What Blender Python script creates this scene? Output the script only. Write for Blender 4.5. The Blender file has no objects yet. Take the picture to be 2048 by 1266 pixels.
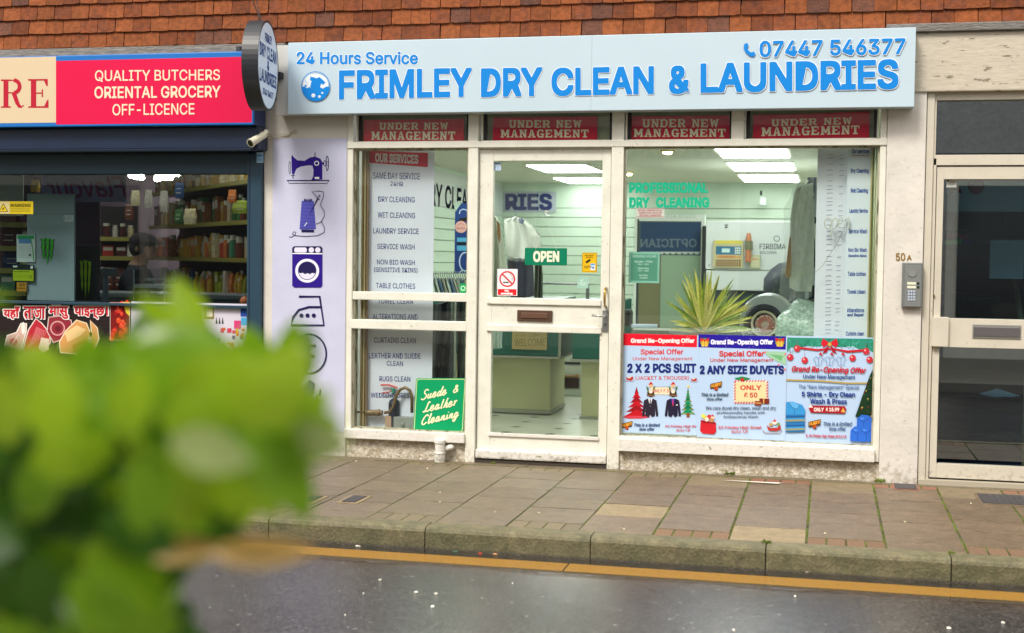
import bpy, bmesh, math, random
from mathutils import Vector, Matrix
random.seed(7)
SC = bpy.context.scene
COL = SC.collection
# ------------------------------------------------------------------ camera
D, CZ, FPX = 8.3, 1.29, 2714.9            # camera distance from the shop faces, eye height, focal length in photo pixels
yaw, pit, rol = -0.22796, -0.04183, 0.01332
fw = Vector((math.sin(yaw)*math.cos(pit), math.cos(yaw)*math.cos(pit), math.sin(pit)))
r0 = Vector((math.cos(yaw), -math.sin(yaw), 0)); u0 = r0.cross(fw)
rt = r0*math.cos(rol) + u0*math.sin(rol); up = rt.cross(fw)
cam = bpy.data.cameras.new('camera'); co = bpy.data.objects.new('camera', cam); COL.objects.link(co)
co.matrix_world = Matrix(((rt.x, up.x, -fw.x, 0), (rt.y, up.y, -fw.y, -D), (rt.z, up.z, -fw.z, CZ), (0, 0, 0, 1)))
cam.sensor_width = 36; cam.lens = FPX/2048*36; cam.clip_start = .05; cam.clip_end = 300
cam.dof.use_dof = True; cam.dof.focus_distance = 8.4; cam.dof.aperture_fstop = 3.4
SC.camera = co
SC.render.resolution_x, SC.render.resolution_y = 1024, 633
# ------------------------------------------------------------------ world, sun, exposure (bright overcast)
W = bpy.data.worlds.new('World'); SC.world = W; W.use_nodes = True
nt = W.node_tree; bg = nt.nodes['Background']
sky = nt.nodes.new('ShaderNodeTexSky'); sky.sky_type = 'NISHITA'; sky.sun_disc = False
SUN_EL, SUN_AZ = math.radians(52), math.radians(205)
sky.sun_elevation = SUN_EL; sky.sun_rotation = SUN_AZ
sky.air_density = 1.0; sky.dust_density = 6.0; sky.ozone_density = 1.0
mx = nt.nodes.new('ShaderNodeMix'); mx.data_type = 'RGBA'; mx.inputs[0].default_value = .82   # cloud cover
nt.links.new(sky.outputs[0], mx.inputs[6]); mx.inputs[7].default_value = (8.7, 8.2, 7.6, 1)
nt.links.new(mx.outputs[2], bg.inputs['Color']); bg.inputs['Strength'].default_value = .125
sl = bpy.data.lights.new('sun', 'SUN'); so = bpy.data.objects.new('sun', sl); COL.objects.link(so)
sl.energy = 2.0; sl.angle = math.radians(16); sl.color = (1, .95, .86)
sd = Vector((math.sin(SUN_AZ)*math.cos(SUN_EL), math.cos(SUN_AZ)*math.cos(SUN_EL), math.sin(SUN_EL)))
so.rotation_euler = sd.to_track_quat('Z', 'Y').to_euler()
SC.view_settings.view_transform = 'Standard'; SC.view_settings.look = 'None'
SC.view_settings.exposure = .78; SC.view_settings.gamma = 1; SC.view_settings.use_curve_mapping = False
try:
    SC.cycles.use_denoising = True; SC.cycles.max_bounces = 8; SC.cycles.transparent_max_bounces = 24
    SC.cycles.sample_clamp_indirect = 6; SC.cycles.caustics_reflective = False; SC.cycles.caustics_refractive = False
except Exception: pass
# ------------------------------------------------------------------ helpers
def at(px, py, Y=0.0):
    d = rt*(px-1024)/FPX - up*(py-633)/FPX + fw
    t = (Y+D)/d.y
    return d.x*t, CZ+d.z*t
def at3(px, py, Y=0.0):
    x, z = at(px, py, Y); return Vector((x, Y, z))
def rc(z, a, b, c, d, Y=0.0):
    """zoom frame + pixel box -> metric box on the vertical plane Y (x0, x1, z0, z1)"""
    ox, oy, s = z
    a, b, c, d = ox+a*s, oy+b*s, ox+c*s, oy+d*s
    return at(a, (b+d)/2, Y)[0], at(c, (b+d)/2, Y)[0], at((a+c)/2, d, Y)[1], at((a+c)/2, b, Y)[1]
PX = (0, 0, 1)
Z1 = (0, 0, .35156); Z2 = (0, 330, .308); Z3 = (500, 220, .316); Z4 = (540, 560, .3318); Z5 = (940, 220, .3159); Z6 = (940, 560, .3159)
Z7 = (1230, 220, .3634); Z8 = (1230, 640, .27344); ZB = (1230, 660, .1817); A1 = (1720, 30, .371); A2 = (1720, 480, .4189)
ZS = (560, 40, .332); ZT = (1200, 0, .414)
def hexc(h):
    h = h.lstrip('#'); v = [int(h[i:i+2], 16)/255 for i in (0, 2, 4)]
    return tuple(c/12.92 if c <= .04045 else ((c+.055)/1.055)**2.4 for c in v)+(1,)
MATS = {}
def N(nt, t, **k):
    n = nt.nodes.new(t)
    for a, b in k.items(): setattr(n, a, b)
    return n
def mat(name, col, rough=.5, metal=0, var=0, vscale=6, col2=None, thr=None, bump=0, bscale=60, rnd=0, emit=0, spec=.5, trans=0, coat=0, dirt=None, squash=None, vdetail=5, alpha=1, grain=None):
    """procedural material: colour varied by noise, optional second colour in noise patches, bump, per-object variation, grime near the ground"""
    if name in MATS: return MATS[name]
    m = bpy.data.materials.new(name); m.use_nodes = True; MATS[name] = m
    t = m.node_tree; L = t.links.new; p = t.nodes['Principled BSDF']
    if isinstance(col, str): col = hexc(col)
    if len(col) == 3: col = tuple(col)+(1,)
    p.inputs['Roughness'].default_value = rough; p.inputs['Metallic'].default_value = metal
    p.inputs['Specular IOR Level'].default_value = spec; p.inputs['Base Color'].default_value = col
    p.inputs['Coat Weight'].default_value = coat; p.inputs['Alpha'].default_value = alpha
    geo = N(t, 'ShaderNodeNewGeometry'); pos = geo.outputs['Position']
    if squash:
        mp = N(t, 'ShaderNodeVectorMath', operation='MULTIPLY'); mp.inputs[1].default_value = squash; L(pos, mp.inputs[0]); pos = mp.outputs[0]
    rgb = N(t, 'ShaderNodeRGB'); rgb.outputs[0].default_value = col; cur = rgb.outputs[0]
    if col2 is not None:
        if isinstance(col2, str): col2 = hexc(col2)
        if len(col2) == 3: col2 = tuple(col2)+(1,)
        n = N(t, 'ShaderNodeTexNoise'); n.inputs['Scale'].default_value = vscale; n.inputs['Detail'].default_value = 8; n.inputs['Roughness'].default_value = .65
        L(pos, n.inputs['Vector'])
        r = N(t, 'ShaderNodeValToRGB'); a, b = thr or (.4, .6)
        r.color_ramp.elements[0].position = a; r.color_ramp.elements[1].position = b; L(n.outputs[0], r.inputs[0])
        x = N(t, 'ShaderNodeMix', data_type='RGBA'); L(r.outputs[0], x.inputs[0]); L(cur, x.inputs[6]); x.inputs[7].default_value = col2; cur = x.outputs[2]
    if var or rnd:
        fac = None
        if var:
            n = N(t, 'ShaderNodeTexNoise'); n.inputs['Scale'].default_value = vscale*1.7; n.inputs['Detail'].default_value = vdetail; L(pos, n.inputs['Vector'])
            mr = N(t, 'ShaderNodeMapRange'); mr.inputs[1].default_value = .3; mr.inputs[2].default_value = .7
            mr.inputs[3].default_value = 1-var; mr.inputs[4].default_value = 1+var; L(n.outputs[0], mr.inputs[0]); fac = mr.outputs[0]
        if rnd:
            oi = N(t, 'ShaderNodeObjectInfo'); mr = N(t, 'ShaderNodeMapRange'); mr.inputs[3].default_value = 1-rnd; mr.inputs[4].default_value = 1+rnd
            L(oi.outputs['Random'], mr.inputs[0])
            if fac:
                mm = N(t, 'ShaderNodeMath', operation='MULTIPLY'); L(fac, mm.inputs[0]); L(mr.outputs[0], mm.inputs[1]); fac = mm.outputs[0]
            else: fac = mr.outputs[0]
        vm = N(t, 'ShaderNodeVectorMath', operation='SCALE'); L(cur, vm.inputs[0]); L(fac, vm.inputs['Scale']); cur = vm.outputs[0]
    if grain:
        vo = N(t, 'ShaderNodeTexVoronoi'); vo.inputs['Scale'].default_value = grain[0]; L(geo.outputs['Position'], vo.inputs['Vector'])
        sx0 = N(t, 'ShaderNodeSeparateColor'); L(vo.outputs['Color'], sx0.inputs[0]); mg = N(t, 'ShaderNodeMapRange'); mg.inputs[3].default_value = 1-grain[1]; mg.inputs[4].default_value = 1+grain[1]; L(sx0.outputs[0], mg.inputs[0])
        vm = N(t, 'ShaderNodeVectorMath', operation='SCALE'); L(cur, vm.inputs[0]); L(mg.outputs[0], vm.inputs['Scale']); cur = vm.outputs[0]
    if dirt:
        dz, dc, amt = dirt                                            # height the splash grime reaches, colour, amount
        sx = N(t, 'ShaderNodeSeparateXYZ'); L(geo.outputs['Position'], sx.inputs[0])
        mr = N(t, 'ShaderNodeMapRange'); mr.inputs[1].default_value = -.05; mr.inputs[2].default_value = dz; mr.inputs[3].default_value = 1; mr.inputs[4].default_value = 0
        L(sx.outputs[2], mr.inputs[0])
        n = N(t, 'ShaderNodeTexNoise'); n.inputs['Scale'].default_value = 38; n.inputs['Detail'].default_value = 9; L(geo.outputs['Position'], n.inputs['Vector'])
        ad = N(t, 'ShaderNodeMath', operation='MULTIPLY_ADD'); L(mr.outputs[0], ad.inputs[0]); ad.inputs[1].default_value = .34; L(n.outputs[0], ad.inputs[2])
        r = N(t, 'ShaderNodeMapRange'); r.inputs[1].default_value = .62; r.inputs[2].default_value = .86; r.inputs[4].default_value = amt; L(ad.outputs[0], r.inputs[0])
        x = N(t, 'ShaderNodeMix', data_type='RGBA'); L(r.outputs[0], x.inputs[0]); L(cur, x.inputs[6]); x.inputs[7].default_value = hexc(dc); cur = x.outputs[2]
    L(cur, p.inputs['Base Color'])
    if bump:
        n = N(t, 'ShaderNodeTexNoise'); n.inputs['Scale'].default_value = bscale; n.inputs['Detail'].default_value = 6; L(pos, n.inputs['Vector'])
        b = N(t, 'ShaderNodeBump'); b.inputs['Strength'].default_value = bump; b.inputs['Distance'].default_value = .01; L(n.outputs[0], b.inputs['Height']); L(b.outputs[0], p.inputs['Normal'])
    if emit:
        p.inputs['Emission Color'].default_value = col; p.inputs['Emission Strength'].default_value = emit
    if trans:
        p.inputs['Transmission Weight'].default_value = trans
    return m
def cm(h, rough=.55, emit=0):
    return mat('print_'+h.lstrip('#')+('e%g' % emit if emit else '')+('r%g' % rough if rough != .55 else ''), h, rough, emit=emit, spec=.22)
def glassmat(name, tint, ior=1.5, extra=0, rough=0.0):
    if name in MATS: return MATS[name]
    m = bpy.data.materials.new(name); m.use_nodes = True; MATS[name] = m; t = m.node_tree; L = t.links.new
    t.nodes.remove(t.nodes['Principled BSDF']); o = t.nodes['Material Output']
    tr = N(t, 'ShaderNodeBsdfTransparent'); tr.inputs[0].default_value = tint
    gl = N(t, 'ShaderNodeBsdfGlossy'); gl.inputs['Roughness'].default_value = rough
    mi = N(t, 'ShaderNodeMixShader'); ge = N(t, 'ShaderNodeNewGeometry'); r_ = ((ior-1)/(ior+1))**2+extra
    dt = N(t, 'ShaderNodeVectorMath', operation='DOT_PRODUCT'); L(ge.outputs['Incoming'], dt.inputs[0]); L(ge.outputs['Normal'], dt.inputs[1])
    ab = N(t, 'ShaderNodeMath', operation='ABSOLUTE'); L(dt.outputs['Value'], ab.inputs[0])          # Schlick reflectance, the same from both sides
    sb = N(t, 'ShaderNodeMath', operation='SUBTRACT'); sb.inputs[0].default_value = 1; L(ab.outputs[0], sb.inputs[1])
    pw = N(t, 'ShaderNodeMath', operation='POWER'); L(sb.outputs[0], pw.inputs[0]); pw.inputs[1].default_value = 5
    ma = N(t, 'ShaderNodeMath', operation='MULTIPLY_ADD'); L(pw.outputs[0], ma.inputs[0]); ma.inputs[1].default_value = 1-r_; ma.inputs[2].default_value = r_; L(ma.outputs[0], mi.inputs[0])
    L(tr.outputs[0], mi.inputs[1]); L(gl.outputs[0], mi.inputs[2]); L(mi.outputs[0], o.inputs[0])
    return m
class MB:
    """mesh builder"""
    def __init__(s): s.v = []; s.f = []; s.m = []; s.mats = []
    def mi(s, m):
        if m is None: return 0
        if m not in s.mats: s.mats.append(m)
        return s.mats.index(m)
    def add(s, vs, fs, m=None):
        k = len(s.v); s.v += [tuple(v) for v in vs]; i = s.mi(m)
        for f in fs: s.f.append([k+j for j in f]); s.m.append(i)
        return s
    def box(s, x0, x1, y0, y1, z0, z1, m=None):
        if x0 > x1: x0, x1 = x1, x0
        if y0 > y1: y0, y1 = y1, y0
        if z0 > z1: z0, z1 = z1, z0
        return s.add([(x0,y0,z0),(x1,y0,z0),(x1,y1,z0),(x0,y1,z0),(x0,y0,z1),(x1,y0,z1),(x1,y1,z1),(x0,y1,z1)],
            [(0,3,2,1),(4,5,6,7),(0,1,5,4),(1,2,6,5),(2,3,7,6),(3,0,4,7)], m)
    def prism(s, pts, y0, y1, m=None):
        n = len(pts); a = sum(pts[i][0]*pts[(i+1)%n][1]-pts[(i+1)%n][0]*pts[i][1] for i in range(n))
        if a < 0: pts = pts[::-1]
        if y0 > y1: y0, y1 = y1, y0
        return s.add([(x, y0, z) for x, z in pts]+[(x, y1, z) for x, z in pts],
            [list(range(n)), list(range(2*n-1, n-1, -1))]+[[(i+1)%n, i, n+i, n+(i+1)%n] for i in range(n)], m)
    def tube(s, path, r, n=8, m=None, r1=None, cap=True):
        P = [Vector(p) for p in path]; k = len(P); vs = []; fs = []
        for i, p in enumerate(P):
            t = (P[min(i+1, k-1)]-P[max(i-1, 0)]).normalized()
            a = t.cross(Vector((0, 0, 1))) if abs(t.z) < .95 else t.cross(Vector((1, 0, 0))); a.normalize(); b = t.cross(a)
            rr = (r if r1 is None else r+(r1-r)*i/(k-1)) if not callable(r) else r(i/(k-1))
            for j in range(n):
                an = 2*math.pi*j/n; vs.append(p+a*math.cos(an)*rr+b*math.sin(an)*rr)
        for i in range(k-1):
            for j in range(n): fs.append((i*n+j, i*n+(j+1)%n, (i+1)*n+(j+1)%n, (i+1)*n+j))
        if cap: fs.append(tuple(range(n))[::-1]); fs.append(tuple((k-1)*n+j for j in range(n)))
        return s.add(vs, fs, m)
    def lathe(s, c, axis, prof, n=24, m=None):
        """prof = (distance along axis, radius)"""
        ax = Vector(axis).normalized(); a = ax.cross(Vector((0, 0, 1))) if abs(ax.z) < .9 else Vector((1, 0, 0)); a.normalize(); b = ax.cross(a); c = Vector(c)
        vs = [c+ax*h+(a*math.cos(2*math.pi*j/n)+b*math.sin(2*math.pi*j/n))*r for h, r in prof for j in range(n)]
        k = len(prof); fs = [(i*n+j, i*n+(j+1)%n, (i+1)*n+(j+1)%n, (i+1)*n+j) for i in range(k-1) for j in range(n)]
        fs += [tuple(range(n))[::-1], tuple((k-1)*n+j for j in range(n))]
        return s.add(vs, fs, m)
    def mesh(s, name, bev=0, smooth=False, m=None, fix=True):
        me = bpy.data.meshes.new(name); me.from_pydata(s.v, [], s.f)
        for q in (s.mats or ([m] if m else [])): me.materials.append(q)
        if s.mats: me.polygons.foreach_set('material_index', s.m)
        if bev:
            bm = bmesh.new(); bm.from_mesh(me)
            bmesh.ops.bevel(bm, geom=[e for e in bm.edges if e.calc_face_angle(0) > .6], offset=bev, segments=2, profile=.6, affect='EDGES', clamp_overlap=True)
            bm.to_mesh(me); bm.free()
        if fix: bm = bmesh.new(); bm.from_mesh(me); bmesh.ops.recalc_face_normals(bm, faces=bm.faces); bm.to_mesh(me); bm.free()
        if smooth: me.polygons.foreach_set('use_smooth', [True]*len(me.polygons))
        return me
def obj(name, mb, m=None, parent=None, bev=0, smooth=False, label=None, cat=None, group=None, kind=None):
    me = mb if isinstance(mb, bpy.types.Mesh) else mb.mesh(name, bev, smooth, m)
    o = bpy.data.objects.new(name, me); COL.objects.link(o)
    if parent:
        o.parent = parent; o.matrix_parent_inverse = Matrix.Translation(-parent.location)
    if label: o['label'] = label
    if cat: o['category'] = cat
    if group: o['group'] = group
    if kind: o['kind'] = kind
    return o
def thing(name, label, cat, loc=(0, 0, 0), group=None, kind=None):
    o = bpy.data.objects.new(name, None); COL.objects.link(o); o.empty_display_size = .05
    o.location = loc; o['label'] = label; o['category'] = cat
    if group: o['group'] = group
    if kind: o['kind'] = kind
    return o
def bx(name, b, y0, y1, m, parent=None, bev=0, **k):
    return obj(name, MB().box(b[0], b[1], y0, y1, b[2], b[3]), m, parent, bev, **k)
# text -> flat geometry (built in font, fitted to a box)
TC = {}
FONT = None
try:                                                                  # the sans that ships inside Blender; its built-in default is the fallback
    FONT = bpy.data.fonts.load(bpy.utils.system_resource('DATAFILES')+'/fonts/Inter.woff2')
except Exception: FONT = None
def tri_hit(A, B):
    for P_, Q in ((A, B), (B, A)):
        for i in range(len(P_)):
            a, b = P_[i], P_[(i+1) % len(P_)]; nx_, ny_ = b[1]-a[1], a[0]-b[0]
            pa = [p[0]*nx_+p[1]*ny_ for p in P_]; pb = [p[0]*nx_+p[1]*ny_ for p in Q]
            if max(pa) <= min(pb) or max(pb) <= min(pa): return False
    return True
def glyphs(s, bold=0, shear=0, space=1):
    if bold > 0:                                                   # heavy weights: the light outline struck several times round a small circle
        key = (s, bold, shear, 'h')
        if key not in TC:
            v0, f0, asp = glyphs(s, 0, shear, space); big = bold; lv_ = 1+max([q[2] for q in v0], default=0); n = 12 if bold > .04 else 8 if bold > .015 else 5; vs = []; fs = []
            h = .75; w = h*asp; sx = w+2*big; sy = h+2*big
            for k in range(n+1):
                an = 2*math.pi*(k+.5)/n; mq = 1/max(abs(math.cos(an)), abs(math.sin(an))) if n != 5 else 1; mq = min(mq, 1.3); dx, dy = (0, 0) if k == n else (max(-big, min(big, big*mq*math.cos(an))), max(-big, min(big, big*mq*math.sin(an)))); o = len(vs)
                vs += [((u*w+dx+big)/sx, (v*h+dy+big)/sy, k*lv_+j) for u, v, j in v0]; fs += [tuple(o+i for i in f) for f in f0]
            TC[key] = (vs, fs, sx/sy)
        return TC[key]
    key = (s, bold, shear, space)
    if key not in TC:
        c = bpy.data.curves.new('t', 'FONT'); c.body = s; c.offset = bold; c.shear = shear; c.resolution_u = 3; c.fill_mode = 'FRONT'; c.space_character = space
        if FONT and all(ord(ch) < 256 for ch in s): c.font = FONT
        o = bpy.data.objects.new('t', c); me = o.to_mesh()
        vs = [tuple(v.co) for v in me.vertices]; fs = [tuple(p.vertices) for p in me.polygons]
        o.to_mesh_clear(); bpy.data.objects.remove(o); bpy.data.curves.remove(c)
        if not vs: vs = [(0, 0, 0), (1, 0, 0), (0, 1, 0)]; fs = []
        xs = [v[0] for v in vs]; ys = [v[1] for v in vs]; a, b = min(xs), min(ys); w = max(xs)-a or 1; h = max(ys)-b or 1
        V2 = []; F2 = []
        done_ = []
        for f in fs:                                                  # facets of overlapping contours go to separate levels, so that they never share a plane
            T = [vs[i][:2] for i in f]; cx, cy = sum(p[0] for p in T)/len(T), sum(p[1] for p in T)/len(T); T = [(cx+(p[0]-cx)*.97, cy+(p[1]-cy)*.97) for p in T]
            bb = (min(p[0] for p in T), max(p[0] for p in T), min(p[1] for p in T), max(p[1] for p in T)); used = set()
            for T1, b1, l1 in done_:
                if l1 in used or b1[0] > bb[1] or b1[1] < bb[0] or b1[2] > bb[3] or b1[3] < bb[2]: continue
                if tri_hit(T, T1): used.add(l1)
            j = 0
            while j in used: j += 1
            done_.append((T, bb, j)); F2.append(tuple(range(len(V2), len(V2)+len(f)))); V2 += [((vs[i][0]-a)/w, (vs[i][1]-b)/h, j) for i in f]
        TC[key] = (V2, F2, w/h)
    return TC[key]
def arc(cx, cy, rx, ry, a0, a1, n=14):
    return [(cx+rx*math.cos(math.radians(a0+(a1-a0)*i/n)), cy+ry*math.sin(math.radians(a0+(a1-a0)*i/n))) for i in range(n+1)]
SL = {}                                                              # slab-serif capitals as polygons on a unit box
def _r(a, b, c, d): return [(a, b), (c, b), (c, d), (a, d)]
SL['U'] = [_r(.1,.2,.34,1), _r(.66,.2,.9,1), [(.1,.25),(.2,0),(.8,0),(.9,.25),(.66,.25),(.6,.2),(.4,.2),(.34,.25)], _r(0,.86,.44,1), _r(.56,.86,1,1)]
SL['N'] = [_r(.1,0,.3,1), _r(.7,0,.9,1), [(.1,1),(.36,1),(.9,0),(.66,0)], _r(0,.86,.36,1), _r(.58,.86,1,1), _r(0,0,.42,.14)]
SL['D'] = [_r(.08,0,.34,1), [(0,1),(.7,1),(.95,.75),(.7,.8),(0,.84)], [(0,0),(.7,0),(.95,.25),(.7,.2),(0,.16)], [(.7,1),(.97,.72),(.97,.28),(.7,0),(.7,.2),(.74,.32),(.74,.68),(.7,.8)]]
SL['E'] = [_r(.08,0,.34,1), _r(0,.84,.9,1), _r(0,0,.92,.16), _r(.3,.42,.66,.58), _r(.76,.66,.9,.9), _r(.78,.1,.92,.34)]
SL['R'] = [_r(.08,0,.34,1), _r(0,.84,.75,1), _r(.3,.42,.75,.56), [(.75,1),(.92,.86),(.92,.56),(.75,.42),(.68,.56),(.68,.84)], [(.45,.42),(.7,.42),(.92,.14),(.92,0),(.72,0)], _r(0,0,.44,.14), _r(.66,0,1,.14)]
SL['W'] = [[(.06,1),(.26,1),(.4,.25),(.36,0),(.24,0)], [(.5,.9),(.36,0),(.28,0),(.42,.9)], [(.42,.9),(.58,.9),(.72,0),(.6,0)], [(.74,1),(.94,1),(.76,0),(.62,0)], _r(0,.87,.34,1), _r(.68,.87,1,1)]
SL['M'] = [_r(.08,0,.28,1), _r(.72,0,.92,1), [(.08,1),(.3,1),(.55,.3),(.45,.15)], [(.7,1),(.92,1),(.55,.15),(.45,.3)], _r(0,0,.36,.14), _r(.64,0,1,.14), _r(0,.86,.2,1), _r(.8,.86,1,1)]
SL['A'] = [[(.38,1),(.5,1),(.28,0),(.1,0)], [(.42,1),(.62,1),(.92,0),(.66,0)], _r(.25,.26,.75,.4), _r(0,0,.4,.14), _r(.58,0,1,.14)]
SL['G'] = [[(.9,.7),(.7,.7),(.62,.84),(.4,.84),(.3,.7),(.3,.3),(.06,.25),(.06,.75),(.28,1),(.72,1),(.9,.92)], [(.06,.25),(.28,0),(.75,0),(.68,.16),(.4,.16),(.3,.3)], _r(.68,0,.9,.46), _r(.5,.36,1,.5)]
SL['T'] = [_r(.37,0,.63,1), _r(.04,.84,.96,1), _r(.02,.62,.14,.98), _r(.86,.62,.98,.98), _r(.22,0,.78,.14)]
SL['S'] = [[(.9,.68),(.72,.68),(.62,.84),(.38,.84),(.3,.7),(.3,.62),(.06,.62),(.06,.8),(.26,1),(.9,1)], [(.06,.62),(.3,.62),(.9,.38),(.7,.36)], [(.06,.3),(.24,.3),(.34,.16),(.62,.16),(.7,.36),(.94,.38),(.94,.2),(.74,0),(.06,0)]]
SL['I'] = [_r(.3,0,.7,1), _r(.05,0,.95,.12), _r(.05,.88,.95,1)]
class Sheet:
    """flat printed thing at a real plane Y; drawing uses zoom-frame pixels turned into metres on that plane"""
    def __init__(s, name, label, cat, z, box, Y, paper, th=.002, group=None, sheet='sheet', rough=.55, parent=None, emit=0, bev=0):
        s.Y = Y; s.z = z; s.k = 0; s.t = MB(); s.p = MB(); s.b = rc(z, *box, Y); b = s.b; s.emit = emit
        s.root = parent or thing(name, label, cat, ((b[0]+b[1])/2, Y, b[2]), group)
        if paper is not None:
            pm = paper if not isinstance(paper, str) else cm(paper, rough, emit)
            bx(sheet, b, Y, Y+th, pm, s.root, bev)
    def lay(s): s.k += 1; return s.Y-.0004-.00005*s.k
    def c(s, x, y): return at(s.z[0]+x*s.z[2], s.z[1]+y*s.z[2], s.Y)
    def rect(s, a, b, c, d, col, clip=True):
        q = rc(s.z, a, b, c, d, s.Y); y = s.lay()
        s.p.add([(q[0],y,q[2]),(q[1],y,q[2]),(q[1],y,q[3]),(q[0],y,q[3])], [(0,1,2,3)], cm(col, emit=s.emit)); return s
    def poly(s, pts, col):
        y = s.lay(); s.p.add([(lambda q: (q[0], y, q[1]))(s.c(*p)) for p in pts], [list(range(len(pts)))], cm(col, emit=s.emit)); return s
    def disc(s, x, y, r, col, ry=None, n=24): return s.poly([(x+r*math.cos(2*math.pi*i/n), y+(ry or r)*math.sin(2*math.pi*i/n)) for i in range(n)], col)
    def line(s, pts, w, col, closed=False):
        """polyline of constant width"""
        y = s.lay(); P = [Vector(p) for p in pts]; n = len(P); vs = []; fs = []
        for i in range(n):
            a = P[(i-1) % n] if closed or i else P[0]; b = P[(i+1) % n] if closed or i < n-1 else P[-1]
            t = (b-a).normalized() if (b-a).length else Vector((1, 0)); nn = Vector((-t.y, t.x))*w/2
            for q in (P[i]+nn, P[i]-nn): g = s.c(*q); vs.append((g[0], y, g[1]))
        for i in range(n if closed else n-1):
            j = (i+1) % n; e = random.random()*.00004
            s.p.add([(vs[q][0], y-e, vs[q][2]) for q in (2*i, 2*i+1, 2*j+1, 2*j)], [(0, 1, 2, 3)], cm(col, emit=s.emit))
        return s
    def ring(s, x, y, r, w, col, ry=None, a0=0, a1=360, n=36):
        return s.line(arc(x, y, r, ry or r, a0, a1, n)[:n if a1-a0 == 360 else n+1], w, col, closed=(a1-a0 == 360))
    def text(s, str_, a, b, c, d, col, bold=0, shear=0, rot=0, mirror=False, space=1, dst=None, sl=0):
        """fitted to the box; sl = rise of the right end in zoom pixels"""
        g, fs, _ = glyphs(str_, bold, shear, space); y = s.lay(); vs = []
        for u, v, k in g:
            if mirror: u = 1-u
            q = s.c(a+(c-a)*u, d+(b-d)*v-sl*(u-.5)); vs.append((q[0], y-k*.00002, q[1]))
        (dst or s.t).add(vs, fs, cm(col, emit=s.emit)); return s
    def slab(s, str_, a, b, c, d, col, sl=0):
        n = len(str_); w = sum(.55 if ch == ' ' else (1.18 if ch in 'MW' else 1) for ch in str_)+.12*(n-1); x = 0; y = s.lay()
        for ch in str_:
            cw = .55 if ch == ' ' else (1.18 if ch in 'MW' else 1)
            for P in SL.get(ch, []):
                y = s.lay()*1 if s.k < 3 else y
                s.t.add([(lambda q: (q[0], y-random.random()*.0002, q[1]))(s.c(a+(c-a)*(x+u*cw)/w, d+(b-d)*v-sl*((x+u*cw)/w-.5))) for u, v in P], [list(range(len(P)))], cm(col))
            x += cw+.12
        return s
    def done(s, tn='lettering', pn='picture'):
        if s.p.v: obj(pn, s.p, None, s.root)
        if s.t.v: obj(tn, s.t, None, s.root)
        return s.root
# ------------------------------------------------------------------ materials
white_paint = mat('white_gloss_paint', (.76, .755, .67), .38, var=.07, vscale=5, bump=.12, bscale=40, dirt=(.12, '#8f8568', .6))
sill_paint = mat('peeling_white_paint', (.72, .70, .65), .45, col2=(.33, .30, .24), vscale=26, thr=(.63, .67), var=.05, bump=.35, bscale=45, dirt=(.12, '#6d654e', .7))
wall_paint = mat('masonry_white_paint', (.66, .63, .58), .6, var=.08, vscale=3, bump=.3, bscale=24, dirt=(.16, '#8d7f62', .6))
render_mat = mat('pebbled_render', (.66, .61, .52), .8, grain=(90, .22), var=.1, vscale=9, bump=1.0, bscale=60, dirt=(.30, '#8f7c5a', .6))
peel_beam = mat('flaking_cream_paint', (.52, .47, .38), .6, col2=(.20, .165, .12), vscale=7, thr=(.60, .64), squash=(1.4, 1, 6.5), var=.08, bump=.16, bscale=14)
cream_alu = mat('cream_aluminium', (.60, .56, .47), .35, var=.05, vscale=4, dirt=(.12, '#6a6250', .5))
navy_alu = mat('navy_powder_coat', (.018, .052, .085), .38, var=.06, vscale=3)
navy_dark = mat('dark_navy_box', (.010, .022, .055), .35, var=.1, vscale=3)
black_m = mat('black_plastic', (.012, .012, .014), .45)
grey_m = mat('grey_metal', (.30, .31, .31), .35, metal=.6, var=.06)
brass_m = mat('worn_brass', (.45, .30, .08), .3, metal=.8, var=.1)
copper_m = mat('old_pipe', (.20, .13, .07), .5, metal=.4, var=.25, vscale=40)
clay = None
glass = glassmat('window_glass', (.955, .985, .968, 1), 1.5)
glass_dark = glassmat('old_door_glass', (.66, .82, .88, 1), 1.5, extra=.17)
film_m = mat('polythene_film', (.75, .80, .76), .12, alpha=.13, spec=.9, bump=.5, bscale=22)
# ------------------------------------------------------------------ road, gutter, kerb, pavement
asph = bpy.data.materials.new('wet_asphalt'); asph.use_nodes = True; t = asph.node_tree; L = t.links.new; p = t.nodes['Principled BSDF']
ge = N(t, 'ShaderNodeNewGeometry'); vo = N(t, 'ShaderNodeTexVoronoi'); vo.inputs['Scale'].default_value = 88; L(ge.outputs['Position'], vo.inputs['Vector'])
n1 = N(t, 'ShaderNodeTexNoise'); n1.inputs['Scale'].default_value = 110; n1.inputs['Detail'].default_value = 3; L(ge.outputs['Position'], n1.inputs['Vector'])
n2 = N(t, 'ShaderNodeTexNoise'); n2.inputs['Scale'].default_value = 1.6; n2.inputs['Detail'].default_value = 5; L(ge.outputs['Position'], n2.inputs['Vector'])
cr = N(t, 'ShaderNodeValToRGB'); L(vo.outputs['Color'], cr.inputs[0])
cr.color_ramp.elements[0].color = (.012, .011, .013, 1); cr.color_ramp.elements[1].color = (.075, .062, .068, 1); cr.color_ramp.elements[0].position = .3
e = cr.color_ramp.elements.new(.93); e.color = (.07, .062, .062, 1); cr.color_ramp.elements[2].color = (.26, .24, .22, 1)
L(cr.outputs[0], p.inputs['Base Color'])
mr = N(t, 'ShaderNodeMapRange'); mr.inputs[1].default_value = .35; mr.inputs[2].default_value = .65; mr.inputs[3].default_value = .08; mr.inputs[4].default_value = .26; L(n2.outputs[0], mr.inputs[0]); L(mr.outputs[0], p.inputs['Roughness'])
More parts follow.
